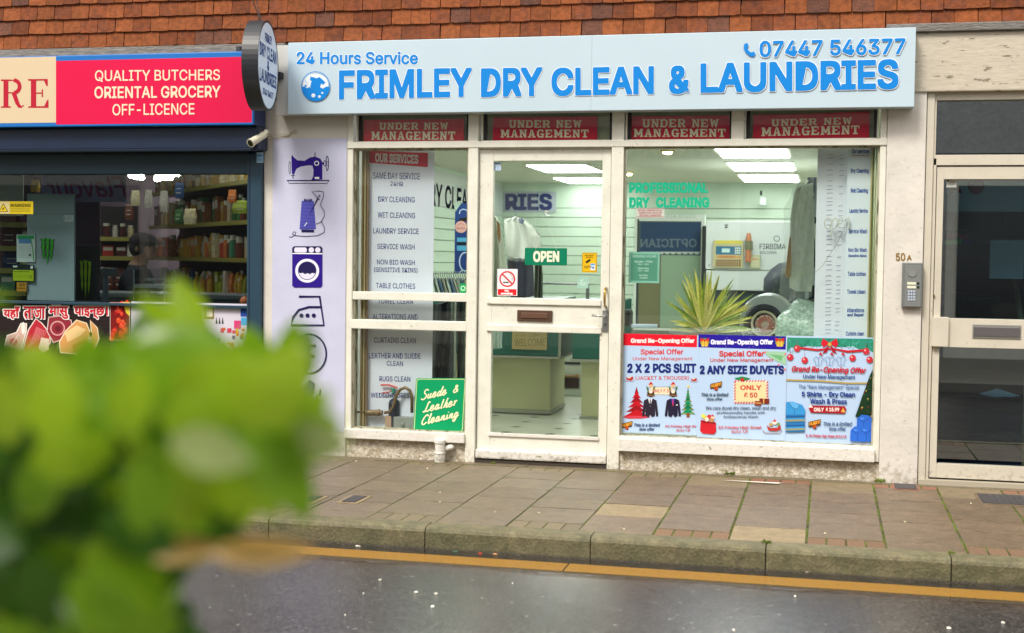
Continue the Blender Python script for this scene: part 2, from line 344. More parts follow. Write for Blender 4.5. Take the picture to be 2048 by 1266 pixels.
bm_ = N(t, 'ShaderNodeBump'); bm_.inputs['Strength'].default_value = .5; bm_.inputs['Distance'].default_value = .004; L(n1.outputs[0], bm_.inputs['Height']); L(bm_.outputs[0], p.inputs['Normal'])
p.inputs['Specular IOR Level'].default_value = .6
obj('road', MB().box(-60, 60, -7.2, -2.09, -.35, -.10), asph, kind='structure')
ylw = mat('road_line_yellow', (.62, .33, .035), .45, col2=(.16, .10, .04), vscale=55, thr=(.60, .68), var=.12, bump=.5, bscale=200)
mb = MB(); seg = [(-12, -3.9), (-3.897, -1.128), (-1.120, 14)]
for a, b in seg: mb.box(a, b, -2.385, -2.235, -.099, -.096)
obj('yellow_line', mb, ylw, kind='structure')
water = glassmat('gutter_water', (.80, .78, .80, 1), 1.33, rough=.03)
mb = MB(); n = 90; vs = []
for i in range(n+1):
    x = -6+12*i/n; vs += [(x, -2.0935, -.0935), (x, -2.44-.02*math.sin(i*.9)-.012*math.sin(i*2.3+1)-.015*random.random(), -.0935)]
mb.add(vs, [(2*i+1, 2*i+3, 2*i+2, 2*i) for i in range(n)])
obj('gutter_water', mb.mesh('gutter_water', m=water, fix=False), None, kind='structure')
grit = mat('gutter_grit', (.05, .042, .035), .6, var=.4, vscale=120)
mb = MB()
for i in range(1500):
    x = random.uniform(-3.2, 1.4); y = -2.095-abs(random.gauss(0, .022)); r = random.uniform(.0015, .0045)
    mb.add([(x-r, y-r, -.0985), (x+r, y-r, -.0985), (x+r, y+r, -.0985), (x-r, y+r, -.0985), (x, y, -.0985+r*1.4)], [(0,1,4),(1,2,4),(2,3,4),(3,0,4)])
obj('gutter_grit', mb, grit, kind='stuff')
kerb_m = mat('weathered_kerb_concrete', (.155, .135, .072), .62, var=.22, vscale=9, grain=(120, .2), bump=.4, bscale=70, col2=(.085, .088, .042), thr=(.42, .75), rnd=.07)
kb = obj('kerb', MB().box(-12, 12, -2.07, -1.97, -.30, -.03), mat('kerb_bed', (.03, .028, .02), .9), kind='structure')
def kerbmesh(w):
    pr = [(-2.088, -.2), (-2.088, -.022), (-2.083, -.009), (-2.071, -.001), (-2.05, .002), (-1.962, .003), (-1.962, -.2)]
    mb = MB(); k = len(pr); mb.add([(x, y, z) for x in (0, w) for y, z in pr], [list(range(k))[::-1], list(range(k, 2*k))]+[(i, (i+1) % k, k+(i+1) % k, k+i) for i in range(k)])
    return mb.mesh('kerb_stone', m=kerb_m)
km = kerbmesh(.800)
for i in range(-7, 8):
    o = obj('kerb_stone', km, parent=kb); o.location = (-1.856+.8053*i+.002, random.uniform(-.0015, .0015), random.uniform(-.001, .001))
# joints filled with dirt and moss
moss = mat('mossy_joint_fill', (.055, .048, .022), .95, col2=(.10, .15, .012), vscale=5, thr=(.42, .55), var=.3, bump=.8, bscale=160)
pav = obj('pavement', MB().box(-12, 12, -1.96, .06, -.30, -.0035), moss, kind='structure')
slab_m = mat('slab_concrete', (.160, .122, .076), .5, grain=(110, .16), var=.16, vscale=7, rnd=.09, bump=.25, bscale=150, col2=(.125, .10, .075), thr=(.35, .8))
slab_p = mat('slab_concrete_grey', (.150, .106, .066), .45, grain=(95, .26), var=.20, vscale=6, rnd=.07, bump=.3, bscale=190)
slab_y = mat('slab_sandstone', (.25, .19, .105), .6, grain=(120, .12), var=.16, vscale=9, rnd=.05, bump=.2, bscale=110)
slab_b = mat('slab_buff', (.19, .145, .085), .55, grain=(110, .15), var=.16, vscale=7, rnd=.06, bump=.25, bscale=130)
brick_t = mat('small_brick_tan', (.17, .135, .08), .6, var=.15, vscale=80, rnd=.1, bump=.4, bscale=150)
brick_r = mat('small_brick_red', (.26, .11, .07), .6, var=.2, vscale=60, rnd=.12, bump=.4, bscale=150)
brick_g = mat('small_brick_gravel', (.28, .165, .085), .7, col2=(.14, .08, .05), vscale=170, thr=(.45, .55), rnd=.1, bump=.9, bscale=190)
def slab_at(name, x0, x1, y0, y1, m, zt=0.0):
    key = (round(x1-x0, 3), round(y1-y0, 3), m.name)
    if key not in SLC:
        SLC[key] = MB().box(-(x1-x0)/2, (x1-x0)/2, -(y1-y0)/2, (y1-y0)/2, -.04, 0).mesh(name, bev=.0025, m=m)
    o = obj(name, SLC[key], parent=pav); o.location = ((x0+x1)/2, (y0+y1)/2, zt+random.uniform(-.0012, .0012))
    o.rotation_euler = (random.uniform(-.002, .002), random.uniform(-.0016, .0016), 0)
SLC = {}
P = .3555; X0 = .287
c0 = int((-4.2-X0)/P); c1 = int((1.9-X0)/P)+1
for k in range(c0, c1):
    xa = X0+P*k; backb = (k % 2 == 0); g = .006 if k >= -3 else .004; xb = xa+P
    rows = [-.09, -.185, -.299+.0, -.614, -.936, -1.262, -1.604, -1.957] if backb else [-.09, -.443, -.773, -1.10, -1.40, -1.787, -1.957]
    if backb: rows = [-.09, -.20, -.52, -.85, -1.18, -1.52, -1.957] if k < -3 else [-.09, -.19, -.50, -.614-.0, -.936, -1.604, -1.957]
    if backb and k >= -3: rows = [-.09, -.185, -.34, -.614, -.936, -1.27, -1.604, -1.957] if k != -2 else [-.09, -.185, -.34, -.614, -1.0, -1.604, -1.957]
    for i in range(len(rows)-1):
        ya, yb = rows[i], rows[i+1]
        small = (backb and i == 0) or (not backb and i == len(rows)-2)
        if small:
            m = brick_t if k < -3 else (brick_r if backb else brick_g)
            for q in range(4): slab_at('brick', xa+g+q*(P-.0)/4, xa+(q+1)*P/4-g*.4, yb+.004, ya-.004, m)
        else:
            m = slab_m if k < -4 else slab_p
            if k == -2 and i == 5 or k == -4 and i == 4: m = slab_y
            elif i == 0 and k >= -3: m = slab_b
            slab_at('slab', xa+g, xb-g, yb+.0065, ya-.0065, m)
for i in range(-15, 6): slab_at('edging_strip', -.0+i*.9, -.0+i*.9+.897, -.087, -.002 if True else 0, slab_m, .001)
cov = mat('iron_cover', (.07, .065, .07), .5, metal=.3, var=.3, vscale=100, bump=.5, bscale=200)
def cover(label, x0, x1, y0, y1, rim=.022, rm=None):
    t = thing('access_cover', label, 'utility cover', ((x0+x1)/2, (y0+y1)/2, 0))
    obj('surround', MB().box(x0, x1, y0, y1, -.03, .0042), rm or slab_y, t, .0015)
    lid = MB().box(x0+rim, x1-rim, y0+rim, y1-rim, -.02, .0062)
    for i in range(7):
        xx = x0+rim+(x1-x0-2*rim)*(i+.5)/7; lid.box(xx-.006, xx+.006, y0+rim+.008, y1-rim-.008, .0058, .0078)
    obj('lid', lid, cov, t)
def gd(px, py, Z=0.0):
    d = rt*(px-1024)/FPX - up*(py-633)/FPX + fw; t_ = (Z-CZ)/d.z; return d.x*t_, d.y*t_-D
a = gd(672, 1006); b = gd(745, 993); cover('rectangular utility cover in a sandy surround, set in the slabs left of the door', a[0], b[0], a[1], b[1])
a = gd(628, 1008); b = gd(668, 994); cover('purplish utility cover beside the leaves, furthest left in the pavement', a[0]-.12, b[0]-.03, a[1], b[1])
a = gd(1960, 1007); b = gd(2040, 993); cover('dark oval-looking utility cover in mossy slabs before the cream door', a[0], b[0]+.03, a[1]-.02, b[1]+.02, .014, slab_p)
a = gd(1788, 979); b = gd(1834, 970); cover('small grey stop-tap cover at the foot of the white pillar', a[0], b[0], a[1], b[1], .008, brick_r)
# leaves, gum and litter
paper = cm('#e8e4d8'); lt = mat('litter_leaf', (.55, .42, .2), .6)
def scrap(px, py, Z, w, h, m, name, label, cat, rot=0, group=None):
    x, y = gd(px, py, Z); n = 9; pts = [(w/2*math.cos(2*math.pi*i/n)*random.uniform(.8, 1.1), h/2*math.sin(2*math.pi*i/n)*random.uniform(.8, 1.1)) for i in range(n)]
    ca, sa = math.cos(rot), math.sin(rot)
    mb = MB(); mb.add([(x+a*ca-b*sa, y+a*sa+b*ca, Z+.002) for a, b in pts]+[(x+a*.8*ca-b*.8*sa, y+a*.8*sa+b*.8*ca, Z+.005+random.random()*.003) for a, b in pts],
        [list(range(n, 2*n))]+[(i, (i+1) % n, n+(i+1) % n, n+i) for i in range(n)])
    obj(name, mb, m, label=label, cat=cat, group=group)
for px, py, w, h in [(832, 1186, .022, .02), (872, 1189, .018, .02), (865, 1215, .022, .026), (760, 1161, .02, .014), (727, 1189, .008, .01), (1590, 1194, .012, .02), (1467, 1262, .014, .02), (1898, 1258, .022, .026), (2006, 1247, .02, .02), (690, 1232, .007, .009), (1025, 1168, .006, .008)]:
    scrap(px, py, -.10, w*.8, h*.8, paper, 'gum_spot', 'flattened white gum spot on the wet asphalt', 'gum', group='gum spots on the road')
scrap(716, 1094, -.10, .03, .012, paper, 'paper_scrap', 'narrow white paper scrap lying in the gutter, left one', 'litter')
scrap(792, 1089, -.10, .04, .03, cm('#f0eddf'), 'paper_scrap', 'crumpled white paper lump against the kerb foot', 'litter')
scrap(960, 1109, -.10, .025, .02, cm('#c8453a'), 'wrapper', 'small red wrapper in the wet gutter', 'litter')
scrap(990, 1110, -.10, .03, .018, cm('#d8a06a'), 'cork_piece', 'tan scrap in the gutter just right of the red wrapper', 'litter')
scrap(910, 1105, -.10, .03, .015, cm('#3d7a58'), 'wrapper', 'green foil scrap in the gutter below the kerb', 'litter')
scrap(1614, 1146, -.10, .018, .03, cm('#a89c8c'), 'stone_chip', 'small pale stone standing in the gutter water', 'stone')
for px, py in [(990, 1025), (1078, 1027), (880, 986), (1248, 1060), (880, 1005), (1650, 1068), (1810, 1045), (1942, 1008), (855, 938), (712, 923)]:
    scrap(px, py, 0, .014, .014, cm('#cfc6a6'), 'gum_spot', 'small pale gum spot trodden onto the pavement slabs', 'gum', group='gum spots on the pavement')
a = gd(1438, 961); b = gd(1545, 969); c = gd(1620, 966)
obj('paper_strip', MB().add([(a[0], a[1], .004), (a[0]+.12, a[1]-.025, .006), (b[0]+.03, b[1]-.015, .010), (c[0]-.12, c[1]-.03, .007), (b[0]+.05, b[1]+.02, .010), (a[0]+.12, a[1]-.008, .006)], [(0,1,5),(1,2,4,5),(2,3,4)]), cm('#efe9dc'),
    label='thin torn white paper strip lying over the red bricks', cat='litter')
# weeds in the joints
wd = mat('weed_green', (.24, .36, .04), .6, rnd=.3)
def weed(x, y, z, n, r, name='weed_tuft'):
    mb = MB()
    for i in range(n):
        a = random.uniform(0, 6.3); q = r*random.uniform(.3, 1); h = random.uniform(.2, 1)*r*.9; px_, py_ = x+math.cos(a)*q, y+math.sin(a)*q*.6; s = r*.16
        mb.add([(px_-s, py_, z+h*.6), (px_, py_-s*.7, z+h), (px_+s, py_, z+h*.7), (px_, py_+s*.7, z+h*.4)], [(0,1,2,3)])
    return mb
for (x, y, z, n, r, lab) in [(-.249, -2.0, 0, 40, .035, 'tuft of green weeds in the kerb joint under the sandy slab'), (.566, -1.99, 0, 25, .028, 'thin weeds in the kerb joint near the cream door'),
    (-2.03, -.03, .0, 30, .03, 'small weed growing at the foot of the door post'), (-.55, -.03, 0, 35, .05, 'moss tuft growing along the foot of the poster window'), (.33, -.03, 0, 50, .045, 'mossy rubble tuft at the foot of the white pillar')]:
    obj('weed_tuft', weed(x, y, z, n, r*.7), wd, label=lab, cat='weeds')
mb = MB()
for i in range(2000):                                                 # moss beads along the joints right of the door
    if random.random() < .45:
        k = random.choice([-3, -2, -1, 0, 1, 2]); x = X0+P*k+random.gauss(0, .0028); y = -random.uniform(.1, 1.95)
        if (math.sin(y*7+k*2)+math.sin(y*17+k)) < -.2: continue
    else: x = random.uniform(-2.8, 1.6); y = random.choice([-.088, -.088, -1.787 if random.random() < .6 else -1.96])+random.gauss(0, .002)
    r = random.uniform(.0018, .0042)
    mb.add([(x-r, y-r, -.002), (x+r, y-r, -.002), (x+r, y+r, -.002), (x-r, y+r, -.002), (x, y, r*1.1)], [(0,1,4),(1,2,4),(2,3,4),(3,0,4)])
obj('joint_moss', mb, mat('moss_bead', (.095, .12, .012), .9, var=.4, vscale=60), kind='stuff')
# ------------------------------------------------------------------ tile-hung upper wall
uw = thing('tile_hung_wall', 'upper wall hung with orange-brown clay tiles above both shop signs', 'tiled wall', (0, 0, 2.4))
zt0 = at(200, 95, -.03)[1]; 
obj('backing_wall', MB().box(-7, 3, .005, .3, zt0-.02, 4.2), mat('tile_backing', (.03, .02, .015), .9), uw)
tm = [mat('clay_tile_a', (.185, .050, .016), .8, var=.28, vscale=16, rnd=.24, bump=.5, bscale=60, col2=(.12, .045, .028), thr=(.45, .75), spec=.25),
      mat('clay_tile_b', (.235, .068, .020), .8, var=.25, vscale=20, rnd=.2, bump=.5, bscale=60, col2=(.18, .055, .02), thr=(.4, .8), spec=.25),
      mat('clay_tile_c', (.11, .036, .018), .8, var=.3, vscale=18, rnd=.22, bump=.6, bscale=70)]
tw = .1285; tms = []
for m in tm:
    for q in range(3):
        ed = [(-(tw-.003)/2+random.uniform(-.001, .001), .006*random.random()*.5), (-.03, random.uniform(-.002, .0015)), (.02, random.uniform(-.002, .0015)), ((tw-.003)/2, random.uniform(-.001, .004)), ((tw-.003)/2, .16), (-(tw-.003)/2, .16)]
        tms.append(MB().prism(ed, -.007, .007).mesh('tile', bev=.0018, m=m))
cnt = 0
for r in range(5):
    z0 = zt0+r*.0965; off = (r % 2)*tw/2
    for i in range(54):
        x = -5.68+off+i*tw
        if r > 4 and False: continue
        q = random.random(); me = tms[random.randrange(3)+(0 if q < .42 else 3 if q < .88 else 6)]
        o = obj('tile', me, parent=uw); o.matrix_parent_inverse = Matrix.Identity(4)
        o.location = (x+random.uniform(-.002, .002), -.038, z0+random.uniform(-.0018, .0018)-2.4)
        o.rotation_euler = (math.radians(-8)+random.uniform(-.015, .015), random.gauss(0, .008), random.uniform(-.012, .012)); cnt += 1
lead = mat('lead_flashing', (.16, .15, .14), .6, var=.3, vscale=12, bump=.6, bscale=25, squash=(1, 1, 6))
# ------------------------------------------------------------------ laundry shopfront
shop = thing('laundry_shopfront', 'white painted dry cleaner shopfront with glazed door and two windows', 'shopfront', (-1.2, 0, 0))
Fx = lambda px, py, Y=0: at(px, py, Y)[0]
Fz = lambda px, py, Y=0: at(px, py, Y)[1]
xL0 = Fx(527, 500); xPil = Fx(694, 500); xW0 = Fx(704, 580); xW1 = Fx(934, 580); xD0 = Fx(954, 600); xD1 = Fx(1218, 600); xR0 = Fx(1243, 600); xR1 = Fx(1753, 600); xP1 = Fx(1766, 600); xQ = Fx(1846, 500)
zHead = Fz(1500, 292); zTr0 = Fz(1500, 279); zTop = Fz(1200, 200); zDT = Fz(1090, 296)
#print('x', [round(v, 3) for v in (xL0, xPil, xW0, xW1, xD0, xD1, xR0, xR1, xP1, xQ)], 'z', [round(v, 3) for v in (zHead, zTr0, zTop, zDT)])
obj('left_pier', MB().box(xL0, xPil, .0, .35, -.02, zTop+.3), wall_paint, shop, .004)
obj('right_pier', MB().box(xP1, xQ, -.015, .35, -.02, zTop+.3), wall_paint, shop, .006)
zb0 = Fz(820, 870); zbR = Fz(1490, 912)                                # top of the low rendered walls
mb = MB().box(xPil, xD0-.05, .012, .2, -.02, zb0-.03); obj('low_wall', mb, render_mat, shop)
mb = MB().box(xD1+.055, xP1, .012, .2, -.02, zbR-.01); obj('low_wall', mb, render_mat, shop)
# posts and rails
for n_, x0, x1, z0, z1, y0 in [('post', xPil+.001, xW0, zb0-.03, zTop, -.004), ('post', xW1, xD0-.003, 0.0, zTop, -.008), ('post', xD1+.003, xR0, 0.0, zTop, -.008), ('post', xR1, xP1-.002, zbR, zTop, -.004)]:
    obj(n_, MB().box(x0, x1, y0, .10, z0, z1), white_paint, shop, .003)
obj('head_rail', MB().box(xPil+.0, xP1, -.012, .098, zHead-.0, zTr0), white_paint, shop, .003)
for px in (1478,):
    x = Fx(px, 250); obj('mullion', MB().box(x-.05*.9, x+.03, -.006, .09, zTr0, zTop), white_paint, shop, .002)
r = rc(Z3, 650, 1155, 1383, 1207); obj('window_rail', MB().box(xW0, xW1, .004, .09, r[2], r[3]), white_paint, shop, .004)
r = rc(Z4, 492, 245, 1183, 300); obj('window_rail', MB().box(xW0, xW1, -.01, .09, r[2], r[3]), white_paint, shop, .004)
zs = Fz(815, 863); obj('window_sill', MB().box(xPil, xW1, -.03, .09, zb0-.035, zs+.004), sill_paint, shop, .005)
zsr = Fz(1490, 884); obj('window_sill', MB().box(xR0, xR1+.01, -.035, .09, zbR, zsr-.008), sill_paint, shop, .005)
obj('sill_bead', MB().box(xR0, xR1, -.005, .09, zsr-.008, zsr+.006), sill_paint, shop, .003)
def reveal(x0, x1, z0, z1, w=.012, y=.02):
    mb = MB(); mb.box(x0, x0+w, y, .085, z0, z1); mb.box(x1-w, x1, y, .085, z0, z1); mb.box(x0+w, x1-w, y, .085, z1-w, z1); mb.box(x0+w, x1-w, y, .085, z0, z0+w); return mb
bead = mat('glazing_bead', (.42, .40, .30), .5, col2=(.12, .11, .05), vscale=30, thr=(.5, .62), squash=(1, 1, .25))
obj('glazing_bead', reveal(xW0, xW1, zs, zHead), bead, shop); obj('glazing_bead', reveal(xR0, xR1, zsr, zHead, .01), bead, shop)
GY = .05
def pane(x0, x1, z0, z1, m=glass, y=GY, par=shop, name='glass_pane'): return obj(name, MB().box(x0, x1, y, y+.006, z0, z1), m, par)
pane(xW0, xW1, zs, zHead); pane(xR0, xR1, zsr, zHead)
# transom lights
tl = [(711, 938), (962, 1226), (1251, 1467), (1489, 1757)]
for a, b in tl:
    x0, x1 = Fx(a, 258), Fx(b, 258); fr = MB()
    fr.box(x0, x0+.008, .012, .08, zTr0, zTop); fr.box(x1-.008, x1, .012, .08, zTr0, zTop); fr.box(x0, x1, .012, .08, zTr0, zTr0+.006)
    obj('transom_frame', fr, white_paint, shop); pane(x0+.008, x1-.008, zTr0+.004, zTop, y=.045)
    for u0, u1 in ((x0+.010, x0+.030), (x1-.026, x1-.010)): obj('black_edge_strip', MB().box(u0, u1, .035, .043, zTr0+.004, zTop), black_m, shop)
    obj('transom_backing', MB().box(x0, x1, .095, .10, zTr0, zTop), mat('transom_backing', (.55, .54, .36), .6, var=.08, vscale=6), shop)
# door
dz0 = .028
door = obj('door', MB().box(xD0+.004, Fx(984, 450), .02, .065, dz0, zDT-.006).box(Fx(1202, 450), xD1-.004, .02, .065, dz0, zDT-.006)
    .box(Fx(984, 450), Fx(1202, 450), .0205, .0645, Fz(1090, 321), zDT-.0065)
    .box(Fx(984, 450), Fx(1202, 450), .0205, .0645, Fz(1090, 663), Fz(1090, 597))
    .box(Fx(984, 450), Fx(1202, 450), .0205, .0645, dz0, Fz(1090, 873)), white_paint, shop, .003, label='white painted door with two glass panes')
obj('door_rail', MB().box(Fx(973, 603), Fx(1201, 603), .008, .0195, Fz(1090, 610), Fz(1090, 597)), white_paint, door, .004)
obj('door_rail', MB().box(Fx(973, 603), Fx(1203, 603), .006, .0195, Fz(1090, 665), Fz(1090, 652)), white_paint, door, .004)
obj('door_bead', MB().box(Fx(975, 870), Fx(1197, 870), .01, .0195, Fz(1090, 877), Fz(1090, 870)), sill_paint, door, .003)
obj('weather_board', MB().box(xD0+.002, xD1-.002, -.012, .0195, .03, .088), sill_paint, door, .01)
obj('threshold', MB().box(xD0-.0, xD1, .0, .2, -.01, .024), mat('threshold_dark', (.05, .04, .03), .8), shop)
obj('door_frame_head', MB().box(xD0, xD1, .014, .09, zDT-.004, zHead+.001), white_paint, shop, .002)
for (a, b, c, d) in [(984, 321, 1202, 597), (977, 663, 1195, 873)]:
    x0, x1, z0, z1 = rc(PX, a, b, c, d); pane(x0-.005, x1+.005, z0-.004, z1+.004, y=.045, par=door, name='door_glass')
lb = rc(Z6, 296, 192, 518, 262); obj('letter_plate', MB().box(lb[0], lb[1], .008, .0195, lb[2], lb[3]), mat('bronze_plate', (.13, .075, .05), .4, metal=.5, var=.15), door, .003)
lb = rc(Z6, 322, 208, 492, 242); obj('letter_flap', MB().box(lb[0], lb[1], .003, .0078, lb[2], lb[3]), mat('bronze_flap', (.20, .11, .075), .35, metal=.5), door, .002)
hp = rc(Z6, 836, 192, 872, 325); hpl = obj('lock_plate', MB().box(hp[0], hp[1], .010, .0195, hp[2], hp[3]), grey_m, door, .002)
hz = Fz(1208, 632); hx = (hp[0]+hp[1])/2
obj('lever_handle', MB().tube([(hx, .012, hz), (hx, -.03, hz), (hx-.01, -.038, hz), (hx-.075, -.04, hz+.003)], .007, 8), mat('chrome', (.6, .6, .58), .2, metal=.9), door, smooth=True)
obj('keyhole', MB().box(hx-.003, hx+.003, .0085, .0098, hz-.06, hz-.045), black_m, door)
px_ = Fx(1211, 600); obj('pull_handle', MB().tube([(px_, .02, Fz(1211, 576)), (px_, -.02, Fz(1211, 578)), (px_, -.035, Fz(1211, 585)), (px_, -.035, Fz(1211, 604)), (px_, -.02, Fz(1211, 612)), (px_, .02, Fz(1211, 614))], .008, 8), brass_m, door, smooth=True)
# drain stub
dx = Fx(884, 900); zt = Fz(884, 878)
st = thing('drain_pipe', 'short white painted waste pipe standing at the low wall left of the door', 'pipe', (dx, -.05, 0))
obj('pipe', MB().lathe((dx, -.05, 0), (0, 0, 1), [(0, .034), (.055, .034), (.056, .038), (.062, .038), (.064, .031), (zt-.02, .031), (zt-.018, .036), (zt, .036), (zt+.002, .03)], 20), sill_paint, st, smooth=False)
obj('elbow', MB().tube([(dx+.02, -.03, zt-.06), (dx+.06, -.02, zt-.05), (dx+.075, .02, zt-.04)], .02, 10), sill_paint, st, smooth=True)
# ------------------------------------------------------------------ main fascia sign
SY = -.14
S = Sheet('fascia_sign', 'long pale fascia sign with blue dry cleaner lettering above the white shopfront', 'shop sign', PX, (576, 70, 1830, 221), SY, mat('sign_panel', (.50, .63, .72), .32, var=.02, vscale=1.5), th=.12, sheet='sign_box', bev=.003)
bl = '#0a82d8'; wh = '#f2f6fa'
zb = S.b
obj('panel_seam', MB().box(Fx(1183, 150, SY)-.0008, Fx(1183, 150, SY)+.0008, SY-.0006, SY+.001, zb[2]+.002, zb[3]-.002), cm('#9aa6ac'), S.root)
obj('sign_return', MB().box(zb[0]-.09, zb[0]-.002, SY+.03, -.005, zb[2]+.0, zb[3]-.01), mat('sign_return_white', (.6, .61, .6), .4, var=.04), S.root)
def halo(a, b, c, d, s_, bold, z):                                     # raised letters with a white edge
    S.z = z; S.text(s_, a-3, b-3, c+3, d+3, wh, bold+.018); S.k += 16; S.text(s_, a, b, c, d, bl, bold)
S.z = ZS
halo(100, 190, 832, 268, '24 Hours Service', .032, ZS)
S.z = PX
for w, a, c, y0, y1 in [('FRIMLEY', 678, 944, 138, 196.5), ('DRY', 962, 1085, 135.5, 193.5), ('CLEAN', 1103, 1308, 133.5, 191), ('&', 1338, 1380, 131, 188.5), ('LAUNDRIES', 1401, 1797, 122, 183)]:
    S.z = PX; sl = (c-a)*.021
    S.text(w, a-1, y0-1, c+1, y1+1, wh, .058, sl=sl); S.k += 16; S.text(w, a, y0, c, y1, bl, .042, sl=sl)
S.z = PX
S.text('07447 546377', 1518, 78, 1812, 113, wh, .05, sl=6); S.k += 16; S.text('07447 546377', 1519, 79, 1811, 112, bl, .035, sl=6)
S.z = ZT
S.poly([(697, 213), (712, 208), (718, 222), (710, 232), (722, 250), (734, 255), (742, 248), (752, 262), (742, 275), (725, 272), (705, 256), (694, 236)], bl)
S.z = ZS
S.ring(217, 400, 85, 4, bl, 88); S.disc(217, 400, 78, '#dfe8ee')
S.poly(arc(217, 402, 82, 84, 0, 180, 20)+[(150, 402), (165, 412), (180, 404), (196, 414), (212, 406), (228, 416), (244, 406), (262, 414), (280, 402)], bl)
S.poly([(185, 342), (205, 346), (222, 352), (240, 344), (278, 378), (262, 392), (250, 384), (243, 410), (228, 416), (212, 406), (196, 414), (184, 404), (192, 368), (183, 364)], bl)
for x, y, r_ in [(203, 455, 12), (240, 462, 8), (257, 440, 6)]: S.disc(x, y, r_, '#dfe8ee')
S.disc(157, 398, 7, bl); S.disc(156, 370, 3, bl); S.disc(165, 380, 2.5, bl)
S.done('lettering', 'emblem')
# ------------------------------------------------------------------ flaking beam + lead above the flat door, wall right
bm = thing('painted_beam', 'flaking cream timber beam above the flat entrance', 'beam', (1.2, 0, 2.0))
zB1 = Fz(1950, 62, -.03); zB0 = Fz(1950, 182, -.03)
obj('beam', MB().box(xP1-.02, 3.0, -.03, .3, zB0, zB1), peel_beam, bm, .008)
obj('flashing', MB().box(xP1-.02, 3.0, -.055, .1, zB1, Fz(1950, 44, -.05)), lead, bm, .006)
# ------------------------------------------------------------------ flat entrance 50A
ent = thing('flat_entrance', 'cream aluminium entrance door of the flat with glass panels and letter slot', 'door', (1.2, 0, 0))
ex0 = xQ+.004; g1 = Fx(1884, 350, .03)
obj('side_frame', MB().box(ex0, Fx(1862, 500), .0, .12, 0, zB0), cream_alu, ent, .003)
xa = Fx(1862, 500); zt1 = Fz(1950, 316, .01); zt2 = Fz(1950, 330, .01)
obj('frame', MB().box(xa+.002, Fx(1873, 350), .012, .1, .0, zt1).box(xa, 2.9, .012, .1, Fz(1960, 330), Fz(1960, 309)).box(xa, 2.9, .012, .1, Fz(1960, 199), zB0).box(xa, Fx(1873, 250), .0125, .1, zt1, zB0), cream_alu, ent, .002)
leaf = obj('door_leaf', MB().box(Fx(1868, 600), Fx(1882, 600), .02, .08, .04, Fz(1960, 333)).box(Fx(1882, 600), 2.0, .02, .08, Fz(1960, 358), Fz(1960, 333)).box(Fx(1882, 600), 2.0, .0205, .08, .04, Fz(1960, 932)), cream_alu, ent, .002)
obj('mid_rail', MB().box(Fx(1880, 650), 2.0, .012, .085, Fz(1960, 696), Fz(1960, 638)), cream_alu, ent, .002)
obj('lock_box', MB().box(Fx(1864, 660), Fx(1897, 660), -.012, .02, Fz(1880, 693), Fz(1880, 634)), cream_alu, ent, .003)
obj('door_glass', MB().box(Fx(1882, 600), 2.0, .05, .056, .15, Fz(1960, 358)), glass_dark, ent)
obj('fanlight_glass', MB().box(Fx(1873, 250), 2.9, .05, .056, zt1+.03, Fz(1960, 199)), glass_dark, ent)
obj('door_step', MB().box(ex0, 3, -.012, .2, -.01, .03), mat('step_metal', (.42, .38, .30), .5), ent, .002)
lp = rc(A2, 537, 405, 768, 470, .012); pl = obj('letter_plate', MB().box(lp[0], lp[1], .006, .012, lp[2], lp[3]), mat('alu_plate', (.5, .5, .48), .3, metal=.7), ent, .001)
obj('letter_flap', MB().box(lp[0]+.006, lp[1]-.006, .0, .0058, lp[2]+.012, lp[3]-.014), mat('alu_flap', (.20, .19, .20), .35, metal=.6), ent, .002)
obj('keyhole_plate', MB().lathe((Fx(1868, 591, .01), .008, Fz(1868, 591)), (0, 1, 0), [(0, .006), (.008, .006)], 14), brass_m, ent)
S = Sheet('notice_sticker', 'small white notice sticker at the top left of the cream door glass', 'sticker', A1, (465, 885, 521, 929), .0485, '#cfd3cf')
S.rect(469, 889, 480, 897, '#3a6b45'); S.rect(482, 903, 512, 906, '#6b6f6d'); S.rect(482, 913, 505, 915, '#8a8f8c'); S.done()
# intercom and number
ic = rc(A2, 200, 108, 299, 322, -.05); it = thing('intercom', 'grey door entry phone panel on the white pillar', 'intercom', (ic[0], -.03, ic[2]))
obj('housing', MB().box(ic[0], ic[1], -.05, -.0155, ic[2], ic[3]), mat('intercom_grey', (.20, .215, .215), .4, metal=.3, var=.05), it, .005)
fp = rc(A2, 213, 122, 291, 318, -.051); 
obj('face_plate', MB().box(fp[0], fp[1], -.0525, -.0502, fp[2], fp[3]), mat('intercom_face', (.25, .265, .265), .35, metal=.3), it, .002)
q = at3(*(lambda X, Y_: (1720+X*.4189, 480+Y_*.4189))(249, 155), -.0527); sp = MB().lathe(q, (0, -1, 0), [(0, .026), (.004, .025), (.004, .021), (.0025, .02)], 24); obj('speaker_grille', sp, mat('grille', (.34, .35, .35), .4, metal=.5), it)
for i in range(2):
    b_ = rc(A2, 225, 201+i*18, 268, 213+i*18, -.053); obj('name_plate', MB().box(b_[0], b_[1], -.0545, -.0526, b_[2], b_[3]), cm('#dcdfc9'), it)
    b_ = rc(A2, 271, 202+i*18, 283, 212+i*18, -.053); obj('call_button', MB().box(b_[0], b_[1], -.056, -.0526, b_[2], b_[3]), cm('#23302f'), it, .001)
for i in range(4):
    for j in range(3):
        b_ = rc(A2, 228+j*13, 241+i*13, 237+j*13, 250+i*13, -.053); obj('key_button', MB().box(b_[0], b_[1], -.0555, -.0526, b_[2], b_[3]), cm('#b9c4d8'), it, .0008)
S = Sheet('house_number', 'brass house number 50A screwed to the white pillar', 'house number', PX, (1790, 505, 1825, 523), -.017, None)
S.z = A2; S.text('50', 171, 62, 216, 100, '#8a6a2a', .03); S.text('A', 224, 72, 247, 97, '#8a6a2a', .03); S.done('digits')
